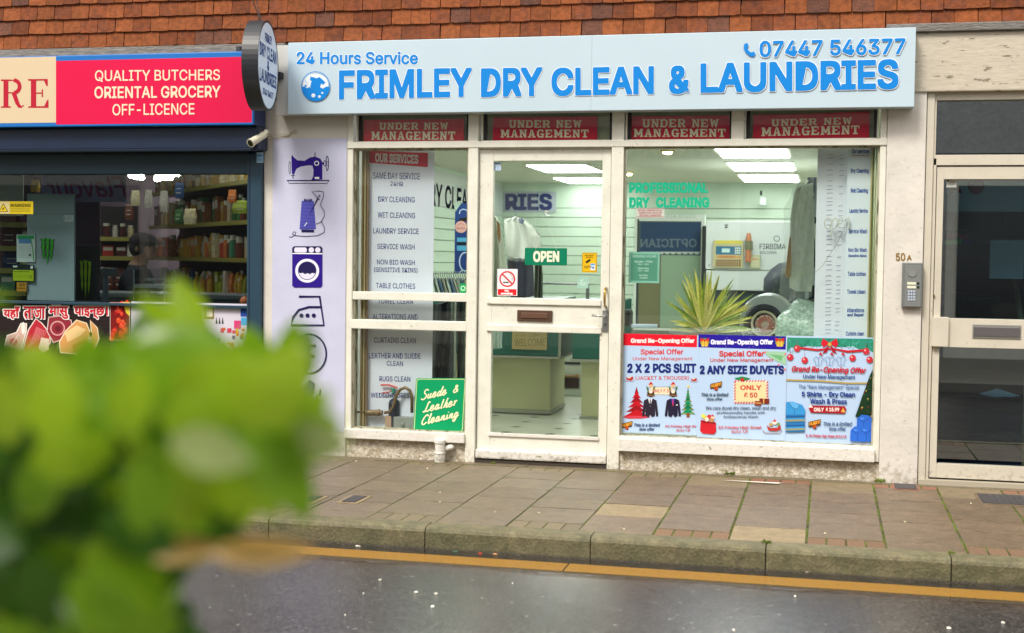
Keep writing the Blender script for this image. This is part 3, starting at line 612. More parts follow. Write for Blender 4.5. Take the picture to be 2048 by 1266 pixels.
# ------------------------------------------------------------------ transom banners
rd = '#dd1c36'; cr_ = '#fff6d6'
labs = ['red UNDER NEW MANAGEMENT banner above the left window', 'red UNDER NEW MANAGEMENT banner directly above the glazed door, pale gaps both sides', 'red UNDER NEW MANAGEMENT banner above the green window lettering, filling its pane', 'red UNDER NEW MANAGEMENT banner tilted up at its right end, furthest right']
specs = [(Z3, (718, 60, 1355, 208), (818, 80, 1255, 124), (768, 136, 1300, 188), 0), (Z5, (145, 44, 806, 196), (246, 64, 708, 112), (194, 124, 752, 174), 0),
         (Z7, (74, 32, 637, 168), (150, 50, 572, 95), (103, 104, 610, 148), 0), (Z7, (760, 22, 1400, 160), (860, 46, 1305, 84), (806, 90, 1346, 138), 12)]
for lab, (z, bx_, l1, l2, sl) in zip(labs, specs):
    S = Sheet('window_banner', lab, 'banner', z, bx_, .058, rd, group='under new management banners', rough=.4)
    if sl: S.poly([(760, 32), (1398, 8), (1400, 40), (760, 60)], rd)
    S.slab('UNDER NEW', *l1, cr_, sl=sl); S.slab('MANAGEMENT', *l2, cr_, sl=sl); S.done()
# ------------------------------------------------------------------ icon banner on the left pier
S = Sheet('icon_banner', 'tall lilac banner with purple laundry icons on the left pier', 'banner', Z3, (140, 180, 605, 2030), -.004, mat('banner_vinyl', (.56, .575, .76), .42, var=.04, vscale=3, bump=.25, bscale=14), th=.0035)
nv = '#2b0f86'; nb = '#1c1650'
# sewing machine
S.poly([(262, 292), (270, 292), (300, 318), (345, 322), (380, 300), (412, 295), (445, 308), (458, 330), (458, 440), (388, 444), (400, 420), (402, 380), (395, 352), (372, 350), (320, 358), (295, 372), (285, 392), (282, 405), (266, 405), (264, 360)], nv)
S.ring(422, 337, 13, 5, wh); S.poly([(410, 424), (438, 424), (438, 436), (410, 436)], wh); S.rect(409, 268, 414, 296, nb); S.rect(266, 286, 271, 300, nb)
S.rect(458, 332, 470, 345, nv); S.ring(475, 338, 10, 4, nb, 16); S.ring(489, 338, 8, 5, nb, 46); S.line([(470, 320), (500, 330)], 3, nb); S.line([(470, 355), (500, 345)], 3, nb)
S.ring(252, 365, 6, 3, nb, 40); S.rect(270, 405, 275, 436, nb); S.rect(260, 412, 285, 416, nb); S.rect(233, 443, 503, 450, nb); S.line([(240, 450), (248, 464), (490, 464), (497, 450)], 4, nb)
# thread spool and needle
S.poly([(328, 575), (403, 575), (418, 755), (314, 755)], '#5f62c4')
for i in range(20): yy = 580+i*9; S.line([(326-i*.6, yy), (405+i*.6, yy-2)], 3.2, '#342c94')
S.rect(342, 563, 392, 577, nb); S.rect(326, 757, 406, 774, nb); S.rect(352, 566, 382, 571, '#9a9ad0'); S.line([(345, 735), (362, 712)], 4, wh)
S.poly([(370, 675), (432, 545), (442, 535), (446, 545), (436, 560)], nb); S.line([(432, 560), (440, 545)], 3, wh)
S.line([(440, 570), (392, 515), (430, 513), (465, 518), (466, 545), (445, 600), (470, 640), (472, 670), (450, 710), (418, 722)], 4, nb)
S.line([(450, 700), (472, 745), (470, 775), (430, 795), (350, 800), (290, 795), (268, 785), (278, 770), (292, 772), (285, 792), (262, 805), (248, 802)], 4, nb)
# washing machine
S.poly([(280, 862), (448, 862), (459, 873), (459, 1112), (448, 1124), (280, 1124), (268, 1112), (268, 873)], nv); S.rect(268, 905, 459, 912, wh); S.poly([(280, 862), (448, 862), (459, 873), (459, 905), (268, 905), (268, 873)], nb)
S.poly([(288, 870), (352, 870), (360, 878), (360, 896), (352, 902), (288, 902), (281, 894), (281, 878)], '#dfdcf2'); S.disc(389, 886, 17, '#dfdcf2'); S.disc(430, 886, 17, '#dfdcf2')
S.ring(363, 1017, 67, 17, '#ebe9f8'); S.disc(363, 1017, 56, nb); S.poly(arc(363, 1017, 54, 54, 12, 168, 20)+[(320, 1034), (335, 1030), (350, 1040), (365, 1032), (380, 1040), (396, 1030), (408, 1036)], '#dfdcf2')
# iron
S.z = Z4
S.line([(175, 100), (300, 100), (326, 273), (128, 273), (140, 225), (175, 180), (235, 163), (308, 163)], 13, nb)
for x in (190, 227, 265): S.disc(x, 214, 12.5, nb)
# F circle, hand wash
S.ring(238, 445, 102, 10, nb, 118); S.rect(180, 388, 206, 522, nb); S.rect(206, 388, 277, 405, nb); S.rect(206, 450, 268, 468, nb)
S.line([(112, 680), (140, 700), (190, 690)], 8, nb); S.line([(304, 660), (302, 690), (285, 700), (272, 800)], 8, nb); S.poly([(150, 700), (200, 640), (240, 600), (272, 625), (262, 690), (235, 730), (220, 790), (212, 740), (195, 770), (200, 725), (175, 740), (190, 700), (165, 712)], nv); S.line([(112, 680), (135, 800), (160, 860)], 8, nb)
S.line([(120, 862), (280, 862)], 8, nb)
S.done()
# cable and camera
cc = at3(515, 276, -.06); sc_ = thing('security_camera', 'white bullet security camera mounted at the corner of the grocery shutter', 'security camera', (cc.x, -.02, cc.z))
wm = mat('camera_white', (.68, .66, .52), .4, var=.08); a_ = at3(503, 285, -.20); b_ = at3(530, 268, -.09)
dr = (a_-b_).normalized()
obj('body', MB().lathe(b_, dr, [(0, .020), (.01, .024), ((a_-b_).length-.01, .026), ((a_-b_).length, .029), ((a_-b_).length+.012, .029)], 20), wm, sc_, smooth=False)
obj('lens', MB().lathe(a_+dr*.0125, dr, [(0, .022), (.002, .02)], 18), mat('lens_black', (.01, .01, .012), .1), sc_)
obj('bracket', MB().tube([at3(532, 262, -.10), at3(530, 268, -.07), at3(531, 270, -.002)], .013, 10).lathe(at3(531, 270, -.0), (0, -1, 0), [(0, .03), (.008, .03), (.012, .02)], 18), wm, sc_, smooth=False)
obj('camera_cable', MB().tube([at3(527, 271, -.02), at3(545, 274, -.018), at3(562, 273, -.012), at3(577, 270, -.010), at3(590, 263, -.004), at3(592, 258, .0)], .0035, 6).tube([at3(533, 270, -.01), at3(550, 268, -.012), at3(575, 268, -.01), at3(590, 262, -.006)], .0025, 6).lathe(at3(591, 263, .0), (0, -1, 0), [(0, .016), (.006, .014), (.008, .004)], 14), mat('cable_cream', (.5, .47, .36), .6), label='thin cream cable looping from the camera to a wall rosette', cat='cable')
# ------------------------------------------------------------------ round projecting sign
ps = thing('projecting_sign', 'round black-rimmed sign projecting from the wall between both shops', 'hanging sign', (Fx(560, 130), -.3, 2.1))
cx_, cy_ = 0, 0
c1_ = at3(537, 133, -.42); R_ = 0
top = Fz(540, 42, -.42); bot = Fz(540, 221, -.42); R_ = (top-bot)/2; cz_ = (top+bot)/2
nx = Vector((math.cos(math.radians(10)), math.sin(math.radians(10)), 0))      # the face looks along the street, to the right
th_ = .10; cen = Vector((c1_.x, -.42, cz_))-nx*th_/2
rim = MB(); pr = [(-th_/2, R_-.012), (-th_/2, R_), (th_/2, R_), (th_/2, R_-.012), (th_/2-.004, R_-.012), (th_/2-.005, R_-.014)]
rim.lathe(cen, nx, pr, 56); ro = obj('drum', rim, mat('sign_drum_black', (.022, .025, .032), .4), ps)
for sgn in (1, -1):
    obj('face', MB().lathe(cen+nx*sgn*(th_/2-.004), nx*sgn, [(0, R_-.012), (.002, R_-.012)], 56), cm('#dcecff'), ps)
tdir = Vector((0, 0, 0)); ydir = Vector((-nx.y, nx.x, 0))
lt_ = MB()
for s_, v, hw, hh in [('FRIMLEY', .60, .33, .095), ('DRY CLEAN', .28, .80, .15), ('&', .0, .10, .11), ('LAUNDRIES', -.28, .80, .15), ('07447 546377', -.62, .50, .075)]:
    g, fs, _ = glyphs(s_, .03); o_ = cen+nx*(th_/2-.0009)
    lt_.add([o_+ydir*(u-.5)*2*hw*R_*1.0+Vector((0, 0, v*R_+(w-.5)*2*hh*R_)) for u, w, _k in g], fs, cm('#1c5fb8'))
obj('lettering', lt_, None, ps)
obj('wall_bracket', MB().box(Fx(556, 130), Fx(566, 130), -.035, -.003, Fz(560, 204), Fz(560, 99)).box(cen.x-.02, cen.x+.02, cen.y+R_-.01, -.03, cz_-.04, cz_-.0), black_m, ps, .003)
for pz in (106, 199): obj('bolt', MB().lathe((Fx(561, pz), -.036, Fz(561, pz)), (0, -1, 0), [(0, .008), (.006, .007)], 10), grey_m, ps)
obj('stay_wire', MB().tube([(cen.x, cen.y, cz_+R_), at3(505, 0, -.2), at3(490, -60, -.05)], .004, 6).tube([(cen.x, cen.y, cz_+R_), at3(513, 0, -.35), at3(516, -60, -.3)], .003, 6), black_m, ps)
obj('loose_wire', MB().tube([at3(574, 105, -.05), at3(566, 150, -.05), at3(563, 175, -.04), at3(560, 200, -.03)], .002, 5), black_m, ps)
# ------------------------------------------------------------------ posters inside the right window
PY = .048
pl_ = '#b7d0ef'
S = Sheet('suit_offer_poster', 'pale blue poster for two suits with red Grand Re-Opening strip, leftmost', 'poster', Z8, (44, 105, 606, 832), PY, pl_, rough=.45)
S.rect(50, 105, 600, 192, '#e2142c'); S.text('Grand Re-Opening Offer', 116, 134, 582, 176, '#ffe9ea', .045)
S.text('Special Offer', 188, 212, 500, 262, '#d8322e', .025); S.text('Under New Management', 130, 270, 566, 302, '#d0524e', .012)
S.text('2 X 2 PCS SUIT', 90, 318, 594, 388, '#1d2a78', .055); S.text('(JACKET & TROUSER)', 150, 408, 540, 442, '#d2504c', .01)
def sled(x, y, k):
    S.poly([(x-30*k, y-12*k), (x-10*k, y), (x+22*k, y-16*k), (x+28*k, y+2*k), (x+12*k, y+16*k), (x-22*k, y+12*k)], '#b8322c'); S.line([(x-38*k, y+8*k), (x-30*k, y+22*k), (x+25*k, y+22*k), (x+34*k, y+12*k)], 3*k, '#7c4a2a'); S.disc(x, y-8*k, 8*k, '#e8c7a0')
sled(108, 428, 1); sled(578, 436, .8)
def tree(x, y0, y1, w, c1, c2, c3):
    n = 6
    for i in range(n):
        a = y0+(y1-y0)*i/n; b = a+(y1-y0)/n*1.35; q = w*(i+1)/n
        S.poly([(x, a-8), (x+q*.8, b-8), (x+q, b), (x+q*.5, b-3), (x, b+4), (x-q*.5, b-3), (x-q, b), (x-q*.8, b-8)], c1 if i % 2 else c2)
        if c3:
            S.line([(x-q*.8, b-12), (x, b-2), (x+q*.8, b-14)], 4, c3)
tree(158, 495, 695, 100, '#c01322', '#96101c', None); S.poly([(55, 712), (110, 700), (200, 702), (262, 712), (190, 722), (100, 722)], '#d04050')
tree(534, 500, 680, 56, '#0f8a5c', '#0d7048', '#c9b25a'); S.rect(524, 680, 546, 712, '#8a4a26'); S.disc(537, 486, 9, '#f0cf5a')
S.rect(262, 490, 420, 545, '#e9dcc0'); S.line([(262, 490), (420, 490)], 3, '#5a6e3a'); S.text('ONLY £ 30', 275, 505, 410, 530, '#c8453a', .02)
for x in (262, 425):
    S.disc(x, 535, 26, '#3b2a1c', 28); S.disc(x, 522, 15, '#e8dcc8'); S.disc(x, 478, 17, '#d9b48c'); S.poly([(x-18, 474), (x, 450), (x+18, 470)], '#c0282c'); S.poly([(x-34, 480), (x-14, 500), (x-26, 520)], '#3f6b2f'); S.poly([(x+34, 480), (x+14, 500), (x+26, 520)], '#3f6b2f'); S.rect(x-30, 545, x+30, 556, '#7a5a3a')
def suit(x, y, k, c, sh, ti):
    S.poly([(x-22*k, y), (x+22*k, y), (x+48*k, y+14*k), (x+62*k, y+120*k), (x+60*k, y+136*k), (x+44*k, y+136*k), (x+38*k, y+70*k), (x+36*k, y+132*k), (x+14*k, y+144*k), (x, y+122*k), (x-14*k, y+144*k), (x-36*k, y+132*k), (x-38*k, y+70*k), (x-44*k, y+136*k), (x-62*k, y+136*k), (x-62*k, y+120*k), (x-48*k, y+14*k)], c)
    S.poly([(x-16*k, y), (x+16*k, y), (x, y+62*k)], sh); S.poly([(x-4*k, y+4*k), (x+4*k, y+4*k), (x+5*k, y+48*k), (x, y+58*k), (x-5*k, y+48*k)], ti)
suit(258, 575, .95, '#2a2433', '#e6eaf2', '#15151c'); suit(424, 575, .95, '#231d38', '#2d3bb0', '#c22e58'); S.poly([(443, 622), (460, 616), (458, 626)], '#f2f2f2')
def hurry(x, y, k):
    S.poly([(x-44*k, y-20*k), (x+46*k, y-40*k), (x+40*k, y+4*k), (x+14*k, y+8*k), (x+4*k, y+34*k), (x-16*k, y+22*k), (x-18*k, y+12*k), (x-46*k, y+18*k)], '#3a2418')
    S.text('HURRY!', x-40*k, y-26*k, x+42*k, y+2*k, '#f0a63a', .05, shear=.2, sl=16*k); S.text('UP!', x-14*k, y+4*k, x+14*k, y+26*k, '#e8602a', .05, shear=.2)
hurry(88, 775, .9); S.text('This is a limited', 140, 755, 330, 780, '#2d4a78', .03, shear=.25); S.text('time offer', 178, 786, 290, 810, '#2d4a78', .03, shear=.25)
S.text('50 Frimley High Str', 368, 768, 596, 790, '#d04848', .02); S.text('GU16 7JF', 448, 796, 552, 815, '#d04848', .02)
for i in range(9): S.disc(random.uniform(60, 590), random.uniform(112, 188), 3, '#f2a0a8')
S.done()
S = Sheet('duvet_offer_poster', 'pale blue poster for any size duvets with navy Grand Re-Opening strip, middle one', 'poster', Z8, (606, 112, 1252, 870), PY-.004, pl_, rough=.45)
S.rect(610, 112, 1250, 208, '#24159a'); S.text('Grand Re-Opening Offer', 700, 142, 1156, 188, '#eef0ff', .045)
for x in (656, 1206):
    S.disc(x, 160, 36, '#2c7a3c', 30); S.disc(x, 165, 30, '#c9a23a', 26)
    for q in (-1, 1): S.poly([(x, 142), (x+q*34, 130), (x+q*30, 162)], '#d02a2a'); S.poly([(x+q*6, 150), (x+q*26, 190), (x+q*4, 198)], '#e8c04a')
    S.disc(x, 150, 8, '#b01c20')
for i in range(14): S.disc(random.uniform(620, 1240), random.uniform(116, 204), 2.6, '#a9a2e6')
S.poly([(1080, 228), (1250, 232), (1250, 330), (1180, 300), (1120, 268)], '#9cc9a8'); S.poly([(1130, 250), (1230, 262), (1215, 300)], '#6fb07a')
for x, y in [(1245, 250), (1195, 328), (1100, 236), (1243, 362)]: S.disc(x, y, 8, '#e07a80')
S.text('Special Offer', 762, 224, 1092, 276, '#d8322e', .025); S.text('Under New Management', 696, 280, 1158, 312, '#d0524e', .012)
S.text('2 ANY SIZE DUVETS', 620, 332, 1236, 396, '#1d2a78', .055)
pts = [(890, 446), (1100, 446), (1112, 460), (1112, 590), (1096, 604), (892, 604), (876, 590), (876, 460)]
S.poly([(882, 440), (1104, 440), (1120, 458), (1120, 594), (1100, 612), (886, 612), (868, 594), (868, 456)], '#efe6da')
for (x0, y0, x1, y1, n) in [(880, 446, 1110, 446, 11), (880, 605, 1105, 605, 11), (876, 455, 876, 600, 7), (1112, 455, 1112, 600, 7)]:
    for i in range(n): x = x0+(x1-x0)*i/n; y = y0+(y1-y0)*i/n; S.line([(x-4, y+6), (x+8, y-6)], 8, '#c9323a')
S.poly([(892, 454), (1098, 454), (1104, 462), (1104, 588), (1096, 598), (892, 598), (884, 588), (884, 462)], '#eed6a4')
S.text('ONLY', 916, 476, 1072, 512, '#c83c34', .04); S.text('£ 50', 944, 530, 1042, 568, '#c83c34', .04)
for q in [(-60, -4, -10, 18), (0, -30, 26, 14), (10, 8, 60, -2)]: S.poly([(930+q[0], 430+q[1]), (930, 412), (932+q[2], 428+q[3]), (930, 446)], '#1f8a4a')
S.disc(932, 436, 13, '#c32430'); S.rect(1056, 574, 1128, 612, '#7a2c20'); S.rect(1022, 592, 1070, 626, '#8a3a2a'); S.rect(1084, 574, 1092, 612, '#e0b060'); S.rect(1022, 604, 1070, 610, '#e0b060')
hurry(740, 486, .95); S.text('This is a limited', 632, 532, 830, 558, '#2d4a60', .03, shear=.25); S.text('time offer', 672, 566, 788, 588, '#2d4a60', .03, shear=.25)
S.text('We care duvet dry clean, wash and dry', 664, 630, 1178, 662, '#45566e', .012); S.text('professionally handle with', 746, 666, 1096, 690, '#45566e', .012); S.text('Antibacterial Wash', 792, 696, 1046, 716, '#45566e', .012)
S.poly([(628, 730), (738, 748), (740, 818), (722, 836), (640, 828), (622, 808)], '#c8202c'); S.poly([(628, 730), (660, 742), (738, 748), (730, 760), (640, 752)], '#8c1420')
for x, y, c in [(660, 712, '#e8c04a'), (690, 706, '#d03a3a'), (716, 712, '#e8d0b8'), (645, 700, '#d8dc6a'), (672, 726, '#f0e0d0'), (708, 732, '#c08a5a')]: S.disc(x, y, 15, c)
S.poly([(696, 704), (716, 690), (728, 706)], '#c8202c')
S.text('50 Frimley High Street', 756, 774, 1072, 800, '#d04848', .02); S.text('GU16 7JF', 852, 804, 974, 826, '#d04848', .02)
S.poly([(1108, 770), (1140, 790), (1190, 786), (1208, 764), (1214, 800), (1180, 812), (1124, 808)], '#b5342c'); S.line([(1082, 808), (1096, 826), (1200, 828), (1222, 810)], 5, '#8a5a34'); S.disc(1168, 748, 17, '#e8d8cc'); S.poly([(1152, 744), (1168, 722), (1182, 742)], '#c8282c'); S.disc(1140, 764, 13, '#c29a5a'); S.disc(1196, 762, 12, '#7a9a5a')
S.done()
S = Sheet('shirt_offer_poster', 'pale blue poster for five shirts with fir garland and red bow, rightmost', 'poster', Z8, (1248, 122, 1892, 905), PY, pl_, rough=.45)
S.poly([(1256, 128), (1890, 138), (1890, 240), (1850, 215), (1800, 225), (1740, 190), (1640, 200), (1560, 160), (1500, 196), (1400, 190), (1330, 215), (1290, 200), (1256, 240)], '#2f8f78')
for i in range(90):
    x = random.uniform(1262, 1885); e_ = abs(x-1570)/320; y = 135+random.random()*(40+60*e_); a = random.uniform(.6, 2.5); l = random.uniform(14, 30)
    S.line([(x, y), (x+math.cos(a)*l, y+math.sin(a)*l)], 3.5, random.choice(['#0f6b50', '#3fb090', '#1c7d5c', '#5cc2a4']))
S.poly([(1350, 196), (1480, 212), (1555, 205), (1600, 205), (1700, 222), (1840, 212), (1845, 228), (1700, 238), (1600, 216), (1555, 216), (1480, 226), (1352, 210)], '#c81e2c')
for q in (-1, 1):
    S.poly([(1570, 168), (1570+q*50, 134), (1570+q*62, 176), (1570+q*44, 200)], '#d01e30'); S.poly([(1570, 176), (1570+q*30, 206), (1570+q*54, 246), (1570+q*20, 234)], '#a81424')
S.disc(1570, 178, 14, '#c9a24a')
for x, y in [(1282, 272), (1332, 208), (1388, 294), (1738, 278), (1836, 228), (1862, 290)]:
    S.line([(x, y-60), (x, y-20)], 2, '#8a4a4a'); S.disc(x, y, 24, '#c8303e'); S.disc(x-7, y-7, 7, '#f0b0b4')
for x in (1488, 1570, 1652):
    S.line([(x-18, 268), (x-38, 285), (x-30, 300), (x-22, 296), (x-22, 330), (x+22, 330), (x+22, 296), (x+30, 300), (x+38, 285), (x+18, 268), (x, 276)], 3.5, '#5f7fa8', True); S.line([(x, 276), (x, 330)], 3, '#5f7fa8'); S.poly([(x+2, 250), (x+16, 234), (x+34, 262)], '#c8202c')
S.text('Grand Re-Opening Offer', 1292, 340, 1838, 394, '#c41a28', .03, shear=.28, sl=-14)
S.text('Under New Management', 1376, 400, 1756, 436, '#22508c', .02, sl=-6); S.poly([(1252, 432), (1500, 440), (1700, 456), (1885, 456), (1885, 466), (1700, 466), (1500, 450), (1252, 442)], '#b89a3a')
S.text('The "New Management" Special', 1344, 474, 1786, 512, '#3c5f94', .008, sl=-6)
S.text('5 Shirts - Dry Clean', 1366, 524, 1756, 570, '#1e3d8a', .035, sl=-4); S.text('Wash & Press', 1426, 574, 1696, 614, '#1e3d8a', .035, sl=-4)
S.poly([(1428, 624), (1680, 630), (1692, 650), (1680, 684), (1432, 676), (1418, 650)], '#a81826'); S.text('ONLY  £ 15.99', 1454, 640, 1640, 668, '#f6e6e0', .05); S.poly([(1416, 640), (1430, 616), (1450, 640)], '#e8e0dc'); S.poly([(1652, 672), (1668, 640), (1686, 676)], '#d8b04a')
for i in range(10): y = 690+i*13; S.poly([(1250, y), (1380, y-6+2), (1392, y+4), (1386, y+11), (1250, y+14)], ['#2b74b8', '#1e5a94', '#3f92d0', '#9a9a6a', '#2b6ca4'][i % 5])
S.poly([(1252, 600), (1300, 596), (1370, 620), (1392, 660), (1390, 690), (1250, 692)], '#3a95d6'); S.poly([(1268, 600), (1320, 604), (1352, 626), (1330, 650), (1296, 636)], '#5fb0e6'); S.line([(1268, 600), (1298, 640), (1330, 652), (1352, 622)], 4, '#1e5a94'); S.line([(1312, 650), (1312, 690)], 3, '#1e5a94')
hurry(1460, 764, 1.0); S.text('This is a limited', 1524, 744, 1734, 772, '#1e4a78', .03, shear=.25); S.text('time offer', 1566, 782, 1690, 808, '#1e4a78', .03, shear=.25)
S.text('8, 50 Frimley High Street GU167JF', 1396, 838, 1694, 862, '#c03a44', .04, shear=.2, sl=-8)
S.poly([(1884, 360), (1866, 400), (1850, 440), (1830, 500), (1806, 560), (1780, 640), (1756, 706), (1884, 712)], '#17351f')
for i in range(45): y = random.uniform(400, 705); x = random.uniform(1884-(y-360)*.36, 1882); S.disc(x, y, random.uniform(3, 6), random.choice(['#2f5a32', '#8a2a24', '#c9a24a', '#254a2a', '#0c2413']))
for (x, y) in [(1812, 716), (1765, 800), (1830, 800)]:
    S.poly([(x-42, y+4), (x-10, y-24), (x+40, y-20), (x+68, y), (x+68, y+90), (x-46, y+84)], '#2f6ad2'); S.line([(x-30, y+4), (x+4, y+30), (x+46, y+2)], 5, '#1d48a0'); S.line([(x+6, y+30), (x+8, y+84)], 4, '#1d48a0'); S.disc(x-6, y+4, 14, '#4c86e6', 9)
S.done()
# ------------------------------------------------------------------ services banner in the left window
BY = .14
vin = mat('window_banner_vinyl', (.74, .76, .90), .45, var=.03, vscale=3, bump=.2, bscale=8)
S = Sheet('services_banner', 'tall pale services list banner with red heading in the left window', 'banner', Z3, (706, 250, 1158, 2040), BY, vin)
S.z = Z3; S.poly([(728, 256), (1126, 272), (1126, 362), (728, 332)], '#d01c38'); S.text('OUR SERVICES', 792, 278, 1065, 336, '#e8dfe4', .05, sl=-12)
ink = '#3c4286'
for s_, a, b, c, d in [('SAME DAY SERVICE', 778, 396, 1076, 438), ('24HR', 888, 452, 970, 482), ('DRY CLEANING', 812, 548, 1043, 584), ('WET CLEANING', 808, 648, 1045, 684), ('LAUNDRY SERVICE', 780, 748, 1068, 784), ('SERVICE WASH', 806, 848, 1042, 882), ('NON BIO WASH', 804, 948, 1043, 980), ('(SENSITIVE SKINS)', 785, 996, 1060, 1032), ('TABLE CLOTHES', 798, 1096, 1046, 1130)]:
    S.text(s_, a, b, c, d, ink, .012, sl=-5)
S.z = Z4
for s_, a, b, c, d in [('TOWEL CLEAN', 650, 116, 862, 144), ('ALTERATIONS AND REPAIR', 620, 204, 890, 238), ('CURTAINS CLEAN', 628, 346, 880, 380), ('LEATHER AND SUEDE', 596, 440, 908, 474), ('CLEAN', 704, 488, 802, 518), ('RUGS CLEAN', 660, 580, 846, 612), ('WEDDING DRESS', 608, 680, 860, 710)]:
    if s_.startswith('ALTER'): S.text('ALTERATIONS AND', a, b, c, d, ink, .012, sl=-2)
    else: S.text(s_, a, b, c, d, ink, .012, sl=-3)
S.done()
tr_ = thing('curtain_track', 'brass window trim strips standing inside the left pane edge', 'trim', (xW0, .1, zs))
for i, c in enumerate([(.34, .25, .12), (.52, .42, .22), (.30, .20, .12)]): obj('trim_strip', MB().box(xW0+.030+i*.014, xW0+.040+i*.014, .085+.01*i, .11+.01*i, zs, zHead), mat('trim%d' % i, c, .4, metal=.3), tr_)
# gas meter group
gm = thing('gas_meter', 'grey gas meter with corroded looping pipe at the bottom of the left window', 'gas meter', (Fx(780, 850, .2), .2, zs))
T4 = lambda X, Y_, Y=.12: at3(540+X*.3318, 560+Y_*.3318, Y)
obj('pipe', MB().tube([T4(495, 300, .10), T4(498, 760, .10), T4(515, 795, .10), T4(575, 798, .10)], .007, 10), copper_m, gm, smooth=True)
obj('pipe_union', MB().lathe(T4(575, 800, .10), T4(695, 800, .10)-T4(575, 800, .10), [(0, .014), (.02, .02), (.025, .02), (.075, .02), (.08, .022), (.1, .022), (.102, .016), (.118, .016)], 14), copper_m, gm)
obj('bent_pipe', MB().tube([T4(690, 800, .10), T4(722, 795, .10), T4(745, 760, .10), T4(760, 700, .10), T4(785, 660, .10), T4(815, 648, .10), T4(843, 665, .10), T4(855, 700, .10), T4(856, 800, .10)], .0105, 12), copper_m, gm, smooth=True)
mb = MB()
b_ = rc(Z4, 752, 824, 900, 900, .12); mb.box(b_[0], b_[1], .09, .2, b_[2], b_[3]); obj('meter_body', mb, mat('meter_grey', (.25, .27, .26), .5, var=.1), gm, .006)
b_ = rc(Z4, 700, 818, 748, 898, .12); obj('meter_bracket', MB().box(b_[0], b_[1], .095, .15, b_[2], b_[3]), mat('rust_plate', (.42, .27, .2), .6), gm, .002)
obj('meter_valve', MB().lathe(T4(800, 870, .088), (0, -1, 0), [(0, .012), (.006, .012), (.008, .006), (.016, .006)], 12), grey_m, gm)
fx_ = thing('fire_extinguisher', 'black fire extinguisher with red handle behind the meter pipe', 'fire extinguisher', tuple(T4(745, 880, .135)))
c_ = T4(747, 900, .13); top_ = T4(747, 725, .13)
obj('cylinder', MB().lathe(c_, (0, 0, 1), [(0, .036), ((top_-c_).length-.02, .037), ((top_-c_).length, .03), ((top_-c_).length+.012, .012)], 18), mat('ext_black', (.02, .025, .04), .35), fx_)
obj('lever', MB().tube([T4(668, 632, .12), T4(715, 632, .12), T4(768, 650, .12)], .006, 8).tube([T4(675, 680, .12), T4(720, 676, .12), T4(745, 655, .12)], .004, 8), mat('ext_red', (.6, .05, .03), .4), fx_)
obj('valve', MB().lathe(T4(742, 680, .12), (0, 0, 1), [(0, .012), (.03, .014)], 10), mat('ext_green', (.05, .3, .22), .4), fx_)
sh = MB()
for i in range(26):
    q = T4(random.uniform(535, 700), random.uniform(870, 892), .07+random.random()*.02); r = random.uniform(.004, .012)
    sh.add([q+Vector((random.uniform(-r, r), random.uniform(-.002, .002), random.uniform(-r, r)*.7)) for _ in range(4)], [(0, 1, 2), (0, 2, 3)])
obj('paint_flakes', sh, cm('#cfe6e2'), kind='stuff')
# green suede sign, brush lettering drawn as strokes
S = Sheet('suede_leather_sign', 'green sign reading Suede and Leather Cleaning, standing in the left window corner', 'sign', Z4, (866, 594, 1178, 918), .034, None)
def rr(a, b, c, d, r, sk=0): 
    o = []
    for cx, cy, a0 in [(c-r, b+r, -90), (c-r, d-r, 0), (a+r, d-r, 90), (a+r, b+r, 180)]: o += arc(cx, cy, r, r, a0, a0+90, 5)
    return [(x-(y-b)*sk, y) for x, y in o]
bpts = [S.c(*p) for p in rr(880, 592, 1182, 918, 14, .055)]
obj('board', MB().prism(bpts, .0345, .038), cm('#0c9a62', .4), S.root)
S.line(rr(886, 598, 1176, 912, 12, .055), 4, '#cfe6a0', True)
CU = {'S': [[(.85,.85),(.7,1),(.4,1),(.25,.8),(.4,.6),(.65,.45),(.7,.2),(.45,0),(.15,0),(-.05,.15)]], 'u': [[(.1,.5),(.0,.2),(.15,0),(.4,.1),(.6,.5),(.5,.15),(.65,0),(.9,.15)]], 'e': [[(.0,.2),(.4,.26),(.55,.42),(.38,.55),(.1,.4),(.02,.15),(.25,-.02),(.5,.02),(.85,.2)]],
      'd': [[(.55,.45),(.25,.5),(.0,.25),(.15,0),(.45,.15),(.85,1),(.6,.2),(.7,0),(.95,.1)]], 'L': [[(.7,.85),(.6,1),(.45,.9),(.35,.5),(.2,.1),(-.05,.05),(.0,.0),(.3,.05),(.6,0),(.9,.15)]], 'a': [[(.5,.45),(.25,.52),(.0,.25),(.1,0),(.35,.1),(.6,.5),(.5,.1),(.65,0),(.9,.15)]],
      't': [[(.55,.95),(.3,.2),(.35,0),(.65,.1)], [(.2,.62),(.75,.68)]], 'h': [[(.55,1),(.1,0),(.35,.4),(.6,.5),(.6,.3),(.55,.05),(.75,0),(.95,.15)]], 'r': [[(.05,.4),(.25,.5),(.15,.0),(.35,.4),(.6,.52),(.7,.4)]],
      'C': [[(.85,.8),(.7,1),(.35,.9),(.05,.45),(.1,.1),(.4,0),(.8,.2)]], 'l': [[(.2,.2),(.6,.95),(.45,1),(.25,.5),(.25,.05),(.5,0),(.8,.2)]], 'n': [[(.2,.5),(.05,0),(.3,.4),(.55,.5),(.55,.3),(.5,.05),(.7,0),(.95,.15)]], 'i': [[(.3,.5),(.2,.1),(.35,0),(.65,.15)], [(.42,.72),(.5,.78)]],
      'g': [[(.55,.45),(.3,.52),(.05,.25),(.15,.02),(.4,.12),(.62,.5),(.4,-.3),(.1,-.42),(.0,-.25),(.5,-.05),(.9,.2)]], '&': [[(.9,.1),(.6,.35),(.25,.8),(.4,1),(.6,.9),(.5,.65),(.1,.35),(.05,.1),(.25,0),(.55,.1),(.85,.5)]]}
